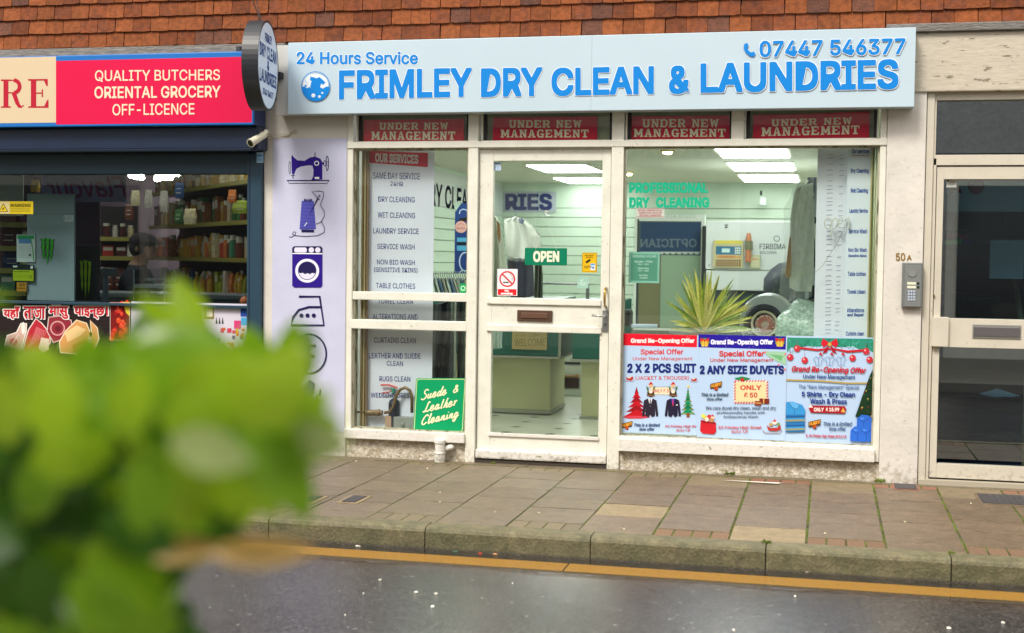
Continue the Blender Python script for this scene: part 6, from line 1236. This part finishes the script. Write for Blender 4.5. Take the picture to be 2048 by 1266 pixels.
# shelving units with goods; every item is its own thing
pal = ['#b83a2e', '#d8c8a0', '#3a6a3a', '#c8a03a', '#7a3a6a', '#e0dcd0', '#8a5a34', '#2a4a7a', '#a8b83a', '#5a2a2a', '#d87a3a', '#4a8a6a', '#b0a8a0', '#703a2a']
hexname = ['red', 'cream', 'green', 'mustard', 'purple', 'white', 'brown', 'blue', 'lime', 'dark red', 'orange', 'teal', 'grey', 'rust']
shm = mat('shelf_board', (.18, .16, .14), .4); edge_m = mat('price_rail', '#a39a4c', .5)
pm = {}
def pmesh(kind, c):
    key = (kind, c)
    if key not in pm:
        m = mat('pack_'+hexname[c].replace(' ', '_'), pal[c], .35, var=.35, vscale=38); m2 = mat('pack_lid', '#d8d4c4', .4); mb = MB()
        if kind == 'jar': mb.lathe((0, 0, 0), (0, 0, 1), [(0, .40), (.05, .46), (.70, .46), (.78, .34)], 12, m).lathe((0, 0, .785), (0, 0, 1), [(0, .38), (.2, .38)], 12, m2)
        elif kind == 'bottle': mb.lathe((0, 0, 0), (0, 0, 1), [(0, .40), (.55, .42), (.72, .16), (.86, .15)], 10, m).lathe((0, 0, .865), (0, 0, 1), [(0, .19), (.12, .19)], 8, m2)
        elif kind == 'bag': mb.add([(-.46, -.2, 0), (.46, -.2, 0), (.46, .2, 0), (-.46, .2, 0), (-.5, -.34, .4), (.5, -.34, .4), (.5, .34, .4), (-.5, .34, .4), (-.44, -.12, .9), (.44, -.12, .9), (.44, .12, .9), (-.44, .12, .9), (-.46, 0, 1), (.46, 0, 1)],
            [(0, 3, 2, 1), (0, 1, 5, 4), (1, 2, 6, 5), (2, 3, 7, 6), (3, 0, 4, 7), (4, 5, 9, 8), (5, 6, 10, 9), (6, 7, 11, 10), (7, 4, 8, 11), (8, 9, 13, 12), (10, 11, 12, 13), (9, 10, 13), (11, 8, 12)], m).add([(-.3, -.335, .3), (.3, -.335, .3), (.26, -.25, .62), (-.26, -.25, .62)], [(0, 1, 2, 3)], m2)
        else: mb.box(-.46, .46, -.35, .35, 0, 1, m).box(-.40, .40, -.355, -.3505, .55, .85, m2)
        pm[key] = mb.mesh('grocery_'+kind)
    return pm[key]
rg = random.Random(11)
def shelf_unit(label, a, b, levels, depth=.32, where='shelf', seed=1, wpx=12):
    """a, b: ends of the front edge on plan (x, y); levels: shelf heights in metres"""
    a = Vector((a[0], a[1], 0)); b = Vector((b[0], b[1], 0)); L_ = (b-a).length; dx = (b-a).normalized(); nb = Vector((-dx.y, dx.x, 0))
    if nb.y < 0: nb = -nb
    t = thing('shelf_unit', label, 'shelving', tuple((a+b)/2))
    def slab_(n_, o0, o1, z0, z1, m, l0=0, l1=L_):
        P_ = [a+dx*l0+nb*o0, a+dx*l1+nb*o0, a+dx*l1+nb*o1, a+dx*l0+nb*o1]; mb = MB(); mb.add([(p.x, p.y, z0) for p in P_]+[(p.x, p.y, z1) for p in P_], [(0, 3, 2, 1), (4, 5, 6, 7), (0, 1, 5, 4), (1, 2, 6, 5), (2, 3, 7, 6), (3, 0, 4, 7)]); obj(n_, mb, m, t)
    slab_('back_board', depth, depth+.02, 0, levels[-1][0]+.3, mat('shelf_back', (.03, .022, .03), .7))
    for li, (z, hh, kinds, cols, word) in enumerate(levels):
        slab_('shelf', 0, depth, z-.025, z, shm); slab_('price_rail', -.012, -.001, z-.035, z+.004, edge_m)
        x = .03
        while x < L_-.06:
            kd = rg.choice(kinds); c = rg.choice(cols); w = rg.uniform(.07, .13) if kd in ('bag', 'box') else rg.uniform(.06, .09); h = hh*rg.uniform(.72, 1.0); p_ = a+dx*(x+w/2)+nb*rg.uniform(.06, .14)
            o = obj('grocery_'+kd, pmesh(kd, c), label='%s %s standing on the %s shelf of %s' % (hexname[c], {'bag': 'packet', 'box': 'carton', 'jar': 'jar', 'bottle': 'bottle'}[kd], word, where), cat={'bag': 'packet', 'box': 'carton', 'jar': 'jar', 'bottle': 'bottle'}[kd], group='goods on the %s shelf of %s' % (word, where))
            o.location = (p_.x, p_.y, z); o.scale = (w, .09, h); o.rotation_euler = (0, 0, math.atan2(dx.y, dx.x)+rg.uniform(-.12, .12)); x += w*rg.uniform(1.02, 1.2)
def pz(px, py, Y): return at(px, py, Y)
# right run: recedes to the left in the picture
A_ = at(498, 470, 2.6); B_ = at(300, 440, 5.2)
zz = lambda py, px, Y: at(px, py, Y)[1]
ya_, yb2 = 2.6, 5.2
lv = [zz(592, 470, 3.0), zz(545, 470, 3.0)]
shelf_unit('long shelving run filled with packets and jars on the right of the grocery', (B_[0], 5.2), (A_[0], 2.6),
    [(.62, .22, ['bag', 'box'], [8, 3, 10, 1], 'lowest'), (.93, .24, ['bag', 'bottle', 'box'], [0, 8, 7, 5, 3, 10, 0], 'second'), (1.27, .24, ['box', 'bag', 'jar'], [11, 13, 10, 1, 0, 3, 6], 'third'), (1.60, .26, ['jar', 'box', 'bottle'], [1, 6, 9, 2, 3, 13], 'fourth'), (1.95, .16, ['jar', 'box'], [1, 3, 6], 'top')], where='the long run')
A_ = at(196, 470, 3.2); B_ = at(268, 470, 3.4)
shelf_unit('short shelving bay with jars and red packets left of the shopkeeper', (A_[0], 3.2), (B_[0]+.05, 3.35),
    [(.70, .2, ['bag'], [3, 8, 13], 'lowest'), (.93, .26, ['bag'], [9, 0, 13], 'second'), (1.27, .13, ['box', 'jar'], [0, 9, 5], 'third'), (1.45, .14, ['jar'], [1, 5, 6, 9], 'fourth')], where='the short bay')
A_ = at(-12, 470, .9); B_ = at(52, 470, .95)
shelf_unit('narrow rack of small magazines and packets at the left edge of the grocery', (A_[0], .9), (B_[0], .95),
    [(1.00, .14, ['box'], [7, 11], 'lowest'), (1.17, .14, ['box', 'bag'], [7, 8, 11], 'second'), (1.34, .15, ['box', 'bag'], [13, 9, 6], 'third'), (1.52, .16, ['box'], [9, 4, 6, 13], 'fourth')], where='the narrow rack', depth=.2)
for (X, Y_, w, h, c, lab) in [(880, 210, 60, 110, 1, 'pale hanging packet nearest the middle of the grocery window'), (965, 215, 50, 130, 12, 'grey hanging packet high in the grocery window'), (1065, 230, 56, 150, 12, 'white and grey hanging bag high in the grocery window'), (1160, 330, 56, 100, 2, 'bright green packet in the upper middle of the grocery'), (1235, 330, 90, 110, 1, 'cream packet with red spots on the upper shelf'), (1165, 160, 62, 110, 7, 'blue hanging card near the grocery ceiling'), (1560, 270, 110, 90, 8, 'large lime yellow tub hung at the right of the grocery window'), (840, 300, 60, 110, 13, 'rust coloured packet beside the Flavour banner'), (1510, 200, 60, 90, 10, 'pink and orange packet near the upper right lights'), (230, 130, 60, 90, 3, 'yellow hanging packet behind the top of the grey-blue panel')]:
    Y = 2.2 if X > 300 else .6; p_ = T7x(Z2, X, Y_+h/2, Y); o = obj('grocery_bag', pmesh('bag', c), label=lab, cat='packet'); o.location = p_; o.scale = (w*.308*(Y+D)/FPX, .05, h*.308*(Y+D)/FPX)
# counter, till screen, acrylic case
ct = thing('grocery_counter', 'grey counter inside the grocery behind the window vinyls', 'counter', (-5, 1, 0)); b_ = rc(Z2, 640, 838, 1575, 960, 1.2)
obj('counter_body', MB().box(b_[0]-1.2, b_[1], 1.25, 1.8, .01, b_[3]-.03), mat('counter_grey', (.16, .18, .21), .5), ct); obj('counter_top', MB().box(b_[0]-1.2, b_[1]+.02, 1.2, 1.82, b_[3]-.03, b_[3]), mat('counter_top_g', (.25, .27, .30), .35), ct, .004)
ts = thing('till_display', 'grey customer display on a pole in the grocery window', 'till display', tuple(T7x(Z2, 680, 880, .7))); b_ = rc(Z2, 610, 668, 745, 720, .7)
obj('display_head', MB().box(b_[0], b_[1], .68, .74, b_[2], b_[3]), mat('till_grey', (.13, .15, .17), .4), ts, .006); b2 = rc(Z2, 664, 720, 692, 900, .7); obj('display_pole', MB().box(b2[0], b2[1], .70, .73, b2[2], b2[3]), mat('till_pole', (.18, .21, .27), .4), ts, .004); b3 = rc(Z2, 645, 686, 700, 698, .679); obj('display_text', MB().box(b3[0], b3[1], .677, .6795, b3[2], b3[3]), cm('#6a747c'), ts)
ac = thing('acrylic_case', 'clear acrylic case with white packets on two shelves in the grocery window', 'display case', tuple(T7x(Z2, 1005, 890, .8))); b_ = rc(Z2, 870, 682, 1138, 892, .8); am = glassmat('acrylic', (.84, .88, .88, 1), 1.4, extra=.06)
mb = MB(); mb.box(b_[0], b_[1], .8, .804, b_[2], b_[3]).box(b_[0], b_[0]+.004, .805, 1.05, b_[2], b_[3]).box(b_[1]-.004, b_[1], .805, 1.05, b_[2], b_[3]).box(b_[0], b_[1], .8, 1.05, b_[3]+.001, b_[3]+.005); obj('clear_panel', mb, am, ac)
b2 = rc(Z2, 870, 772, 1138, 798, .8); obj('case_shelf', MB().box(b_[0]+.005, b_[1]-.005, .795, 1.04, b2[2], b2[3]-.004), mat('case_shelf', (.5, .54, .52), .4), ac)
for X in (870, 1070, 1138): e_ = T7x(Z2, X, 700, .797); obj('case_edge', MB().box(e_.x-.003, e_.x+.003, .793, .798, b_[2], b_[3]), cm('#b8c4c4'), ac)
for j, (zz_, n_) in enumerate([(b2[3], 12), (b_[2]+.02, 14)]):
    for i in range(n_):
        o = blob('white_packet', ((b_[0]+.03)+(b_[1]-b_[0]-.06)*(i+.5)/n_, .85+rg.random()*.08, zz_+.018+rg.random()*.02), .02, .02, .014, mat('packet_white', (.6, .62, .56), .4), None, seed=i+j*20, amp=.4, n=1, label='small white packet on the %s level of the clear case' % ['upper', 'lower'][j], cat='packet', group='white packets in the clear case, %s level' % ['upper', 'lower'][j])
# shopkeeper: one continuous body, head in profile facing right
def person():
    Y = 2.3; sc = .308*(Y+D)/FPX; r0_ = T7x(Z2, 880, 900, Y); P3 = lambda X, Y_, dy=0: T7x(Z2, X, Y_, Y+dy)
    t = thing('person', 'shopkeeper in a dark cap and dark jacket seen in profile behind the grocery counter', 'person', (r0_.x, Y, 0.01))
    J = {'pelvis': (P3(900, 1000), .17), 'belly': (P3(895, 900), .17), 'chest': (P3(890, 760), .19), 'neckb': (P3(895, 655), .085), 'neck': (P3(915, 615), .06), 'skull': (P3(935, 540), .098), 'shL': (P3(850, 720, -.2), .085), 'elL': (P3(875, 860, -.27), .06), 'wrL': (P3(1010, 900, -.3), .036), 'haL': (P3(1060, 895, -.3), .034), 'shR': (P3(905, 720, .2), .085), 'elR': (P3(960, 860, .25), .06), 'wrR': (P3(1090, 880, .22), .036), 'haR': (P3(1130, 880, .2), .034),
        'hipL': (P3(890, 1010, -.1), .12), 'hipR': (P3(900, 1010, .1), .12)}
    for s_, dy in (('L', -.1), ('R', .1)):
        h = J['hip'+s_][0]; J['kn'+s_] = (Vector((h.x+.02, Y+dy, .48)), .075); J['an'+s_] = (Vector((h.x, Y+dy, .09)), .05); J['to'+s_] = (Vector((h.x+.16, Y+dy, .05)), .04)
    E_ = [('pelvis', 'belly'), ('belly', 'chest'), ('chest', 'neckb'), ('neckb', 'neck'), ('neck', 'skull'), ('chest', 'shL'), ('shL', 'elL'), ('elL', 'wrL'), ('wrL', 'haL'), ('chest', 'shR'), ('shR', 'elR'), ('elR', 'wrR'), ('wrR', 'haR'), ('pelvis', 'hipL'), ('hipL', 'knL'), ('knL', 'anL'), ('anL', 'toL'), ('pelvis', 'hipR'), ('hipR', 'knR'), ('knR', 'anR'), ('anR', 'toR')]
    for s_ in 'LR':
        h = J['ha'+s_][0]
        for i in range(4): J['f%s%d' % (s_, i)] = (h+Vector((.055, (i-1.5)*.022, .0)), .009); J['g%s%d' % (s_, i)] = (h+Vector((.085-.006*abs(i-1), (i-1.5)*.024, -.025)), .008); E_ += [('ha'+s_, 'f%s%d' % (s_, i)), ('f%s%d' % (s_, i), 'g%s%d' % (s_, i))]
        J['t'+s_] = (h+Vector((.02, -.05, .015)), .010); E_.append(('ha'+s_, 't'+s_))
    K = list(J); me = bpy.data.meshes.new('body'); me.from_pydata([tuple(J[k][0]) for k in K], [(K.index(a), K.index(b)) for a, b in E_], [])
    o = bpy.data.objects.new('body', me); COL.objects.link(o); md = o.modifiers.new('skin', 'SKIN'); 
    for i, k in enumerate(K): me.skin_vertices[0].data[i].radius = (J[k][1],)*2
    me.skin_vertices[0].data[0].use_root = True; o.modifiers.new('sub', 'SUBSURF').levels = 2
    dg = bpy.context.evaluated_depsgraph_get(); m2 = bpy.data.meshes.new_from_object(o.evaluated_get(dg)); bpy.data.objects.remove(o)
    jk = mat('jacket_dark', (.010, .012, .028), .8, var=.2, vscale=20); sk = mat('skin', (.34, .19, .12), .5); m2.materials.clear(); m2.materials.append(jk); m2.materials.append(sk)
    zn = J['neckb'][0].z+.01; hands = [J['haL'][0], J['haR'][0]]
    for p_ in m2.polygons:
        p_.use_smooth = True
        if p_.center.z > zn or any((p_.center-h).length < .11 for h in hands): p_.material_index = 1
    obj('body', m2, parent=t)
    hc = J['skull'][0]                                                # face: nose, brow, lips, chin, ear, eye on the head
    q = lambda dx, dz, dy=0: Vector((hc.x+dx, hc.y+dy, hc.z+dz))
    pr = [(.02, .10), (.075, .085), (.092, .045), (.088, .025), (.10, .012), (.118, -.012), (.098, -.022), (.094, -.03), (.103, -.040), (.098, -.047), (.102, -.056), (.090, -.066), (.095, -.082), (.08, -.098), (.03, -.09), (-.02, -.05), (-.03, .04)]
    mb = MB(); n_ = len(pr); W_ = [-.062, -.045, -.012, .012, .045, .062]; F = [.62, .86, 1, 1, .86, .62]
    for w_, f in zip(W_, F): mb.v += [tuple(q(x*f if x > .03 else x, z_*(.75+.25*f), w_)) for x, z_ in pr]
    for j in range(5): mb.f += [[j*n_+i, j*n_+(i+1) % n_, (j+1)*n_+(i+1) % n_, (j+1)*n_+i] for i in range(n_)]; mb.m += [0]*n_
    mb.f += [list(range(n_))[::-1], [5*n_+i for i in range(n_)]]; mb.m += [0, 0]
    obj('face', mb, sk, t, smooth=True)
    blob('ear', q(-.02, -.005, -.092), .016, .01, .028, sk, t, seed=2, amp=.05); obj('eye', MB().lathe(q(.078, .012, -.052), (.4, -1, 0), [(0, .008), (.004, .006)], 10), cm('#1a1210'), t)
    blob('hair', q(-.035, .01), .092, .104, .10, mat('hair_black', (.008, .007, .008), .7), t, seed=3, amp=.03)
    cap_ = mat('cap_dark', (.015, .008, .018), .8)
    blob('cap', q(-.01, .06), .118, .11, .075, cap_, t, seed=5, amp=.02); obj('cap_peak', MB().add([tuple(q(.08, .055, -.08)), tuple(q(.08, .055, .08)), tuple(q(.175, .035, .05)), tuple(q(.175, .035, -.05)), tuple(q(.08, .068, -.08)), tuple(q(.08, .068, .08)), tuple(q(.175, .045, .05)), tuple(q(.175, .045, -.05))], [(0, 1, 2, 3), (4, 7, 6, 5), (0, 4, 5, 1), (1, 5, 6, 2), (2, 6, 7, 3), (3, 7, 4, 0)]), cap_, t)
person()
bo_ = blob('orange_ball', T7x(Z2, 1590, 885, .4), .035, .035, .035, mat('orange_item', (.5, .12, .03), .5), seed=2, amp=.05, label='orange round item at the lower right corner of the grocery window', cat='item')
# ------------------------------------------------------------------ opposite side of the street (seen only in reflections)
obj('opposite_pavement', MB().box(-40, 40, -11.5, -7.2, -.3, .0), mat('opp_paving', (.2, .18, .15), .7, var=.1), kind='structure')
obj('ground', MB().box(-150, 150, -150, 150, -1.0, -.4), mat('ground_earth', (.12, .11, .09), .9), kind='structure')
opp = thing('opposite_terrace', 'brick terrace with an optician across the street, seen as a reflection', 'building', (0, -11.5, 0))
obj('brick_wall', MB().box(-26, 24, -17, -11.5, -.2, 6.8), mat('opp_brick', (.42, .42, .42), .8, var=.2, vscale=12), opp)
mbw = MB(); mbf = MB()
for i in range(-8, 8):
    mbf.box(i*3-.75, i*3+.75, -11.5, -11.46, 3.9, 5.3); mbw.box(i*3-.65, i*3+.65, -11.455, -11.44, 4.0, 5.2)
for i in range(-8, 8): mbf.box(i*3-1.4, i*3+1.4, -11.5, -11.46, .0, 2.6); mbw.box(i*3-1.25, i*3+1.25, -11.455, -11.44, .5, 2.4)
obj('window_frames', mbf, cm('#d8d4c8'), opp, kind='stuff'); obj('window_panes', mbw, mat('opp_glass', (.03, .035, .04), .1), opp, kind='stuff')
obj('shop_fascia', MB().box(-5, 1, -11.5, -11.3, 2.65, 3.25), mat('opp_fascia', (.03, .06, .12), .4), opp)
g, fs, _ = glyphs('OPTICIAN', .03); obj('lettering', MB().add([(-1.2-1.7*u, -11.297, 2.8+.28*v) for u, v, _k in g], fs, cm('#e8e8e8')), None, opp)
# ------------------------------------------------------------------ foreground shrub
sh = thing('leafy_shrub', 'out of focus bright green broad-leaved shrub close to the camera at the lower left', 'shrub', (-.9, -7.25, 0))
lfs = []
def leafm(name, c, tr):
    m = mat(name, c, .28, var=.18, vscale=25, spec=.7); t = m.node_tree; p = t.nodes['Principled BSDF']; o = t.nodes['Material Output']
    tl = N(t, 'ShaderNodeBsdfTranslucent'); tl.inputs[0].default_value = (tr[0], tr[1], tr[2], 1); mi = N(t, 'ShaderNodeMixShader'); mi.inputs[0].default_value = .4
    t.links.new(p.outputs[0], mi.inputs[1]); t.links.new(tl.outputs[0], mi.inputs[2]); t.links.new(mi.outputs[0], o.inputs[0]); return m
LM = [leafm('leaf_bright', (.33, .50, .020), (.42, .66, .02)), leafm('leaf_mid', (.21, .40, .016), (.30, .54, .02)), leafm('leaf_dark', (.06, .16, .010), (.05, .14, .01)), leafm('leaf_pale', (.48, .58, .24), (.5, .62, .22)), leafm('leaf_line_smear', (.80, .52, .19), (.75, .48, .14)), leafm('leaf_lime', (.30, .46, .02), (.42, .58, .03))]
def leafmesh(m, cup=.18, curl=.25):
    mb = MB(); n = 10; C = 4; vs = []
    for i in range(n+1):
        t_ = i/n; w = .34*math.sin(math.pi*min(1, t_*.96+.02))**.75*(1-.25*t_)+.002
        for j in range(-C, C+1):
            u = j/C; vs.append((u*w, cup*abs(u)**1.5*w-curl*(t_-.3)**2*.8, t_))
    R = 2*C+1; mb.add(vs, [(i*R+j, i*R+j+1, (i+1)*R+j+1, (i+1)*R+j) for i in range(n) for j in range(2*C)], m)
    return mb.mesh('leaf', smooth=True)
LMs = [[leafmesh(m, c, k) for c, k in ((.15, .15), (.35, .4), (-.1, .3))] for m in LM]
rl = random.Random(5)
def leaf(px, py, Y, ln, ang, mi_, tilt=0.0, wsc=1.0, turn=0.0):
    """base at pixel, ln in photo pixels, ang in the picture plane (0 = up, clockwise positive)"""
    s_ = ln*(Y+D)/FPX; o = obj('leaf', LMs[mi_][rl.randrange(3)], parent=sh); o.matrix_parent_inverse = Matrix.Identity(4)
    a = math.radians(ang); tipd = (rt*math.sin(a)+up*math.cos(a)).normalized(); tipd = (tipd+fw*tilt).normalized(); nrm = -fw+tipd*0; nrm = (nrm-tipd*nrm.dot(tipd)).normalized(); sd_ = tipd.cross(nrm).normalized()
    R_ = Matrix((sd_, nrm, tipd)).transposed(); R_ = Matrix.Rotation(turn, 3, tipd) @ R_
    M4 = R_.to_4x4() @ Matrix.Diagonal((s_*wsc, s_, s_, 1)); M4.translation = at3(px, py, Y)-sh.location; o.matrix_basis = M4
# filling mass: leaves spread through the volume behind the outline leaves
def inside(x, y):
    top = 700 if x < 230 else (700-(x-230)*1.2 if x < 300 else (625 if x < 440 else (625+(x-440)*.9 if x < 490 else (690 if x < 560 else 700))))
    if y < top+25: return False
    r = 640 if 690 < y < 800 else (600 if y < 1040 else 330)
    if y > 1040: r = 330-(y-1040)*.15
    return x < r-40 and y > top
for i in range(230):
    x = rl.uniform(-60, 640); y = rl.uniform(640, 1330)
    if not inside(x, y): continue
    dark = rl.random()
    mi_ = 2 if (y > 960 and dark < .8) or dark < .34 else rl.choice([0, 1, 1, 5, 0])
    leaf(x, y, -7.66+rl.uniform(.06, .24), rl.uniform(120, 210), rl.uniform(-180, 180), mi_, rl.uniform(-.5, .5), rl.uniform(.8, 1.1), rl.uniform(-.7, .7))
# outline leaves
OL = [(330, 840, 158, 2, 1, 1.6), (395, 845, 160, 16, 5, 1.5), (275, 850, 160, -12, 1, 1.4), (450, 850, 170, 8, 0, 1.1), (330, 900, 190, 10, 2, 1.1),
      (480, 850, 215, 42, 5, 1.2), (520, 900, 190, 70, 0, 1.2), (530, 850, 190, 20, 0, 1.1), (560, 860, 190, 12, 3, .95), (590, 850, 150, 2, 1, .8), (500, 880, 200, 60, 0, 1.0),
      (500, 800, 195, 112, 0, 1.15), (500, 850, 185, 100, 3, 1.25), (480, 800, 160, 92, 0, 1), (510, 860, 215, 146, 1, .95), (470, 850, 220, 157, 0, 1.0), (420, 850, 215, 165, 0, 1.1), (360, 880, 210, 178, 5, 1.1), (310, 900, 190, 190, 1, 1), (560, 900, 165, 158, 1, .9),
      (200, 890, 185, -10, 1, 1.2), (100, 890, 180, 5, 0, 1.3), (20, 890, 170, -8, 5, 1.2), (250, 880, 170, 12, 0, 1), (150, 860, 140, 60, 1, 1), (60, 920, 200, 80, 0, 1.1), (260, 970, 200, 120, 1, 1), (200, 1040, 180, 110, 2, 1.1), (170, 1090, 190, 118, 1, 1.2), (160, 1110, 200, 108, 0, 1.0), (140, 1150, 215, 128, 1, 1.1), (120, 1200, 190, 100, 2, 1), (190, 1120, 200, 155, 1, 1), (60, 1100, 200, 170, 2, 1), (320, 850, 200, 78, 0, 1), (340, 880, 190, 104, 3, .9), (-10, 1000, 200, 60, 2, 1.1), (60, 1040, 190, 20, 1, 1), (430, 900, 190, 85, 1, 1), (-30, 592, 60, 100, 1, .6), (150, 1170, 215, 112, 1, 1.2), (130, 1230, 220, 95, 1, 1.2), (180, 1140, 190, 140, 0, 1.1), (560, 880, 150, 95, 3, 1.1), (270, 1120, 130, 160, 1, 1.1)]
for x, y, l, a, m_, w in OL: leaf(x, y, -7.66+rl.uniform(-.03, .05), l, a, m_, rl.uniform(-.15, .15), w, rl.uniform(-.25, .25))
for x, y, l, a in [(255, 1094, 215, 92), (420, 1102, 225, 90.5)]: leaf(x, y, -7.58, l, a, 4, 0, .5, 0)  # ochre leaves added to imitate the blurred smear of the yellow line
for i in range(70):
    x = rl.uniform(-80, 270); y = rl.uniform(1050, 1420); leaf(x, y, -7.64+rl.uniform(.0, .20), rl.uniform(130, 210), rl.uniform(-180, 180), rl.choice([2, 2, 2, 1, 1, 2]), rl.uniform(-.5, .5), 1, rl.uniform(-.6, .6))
bark = mat('shrub_stem', (.10, .06, .035), .7)
for (x, y) in [(60, 1200), (150, 1000), (260, 900), (30, 900), (120, 1150), (200, 980)]:
    p1 = at3(x, y, -7.5); b0 = Vector((-.76+rl.uniform(-.1, .1), -7.35+rl.uniform(-.05, .05), 0.0)); obj('stem', MB().tube([b0, b0.lerp(p1, .5)+Vector((rl.uniform(-.05, .05), 0, .04)), p1], .011, 6, r1=.004), bark, sh)
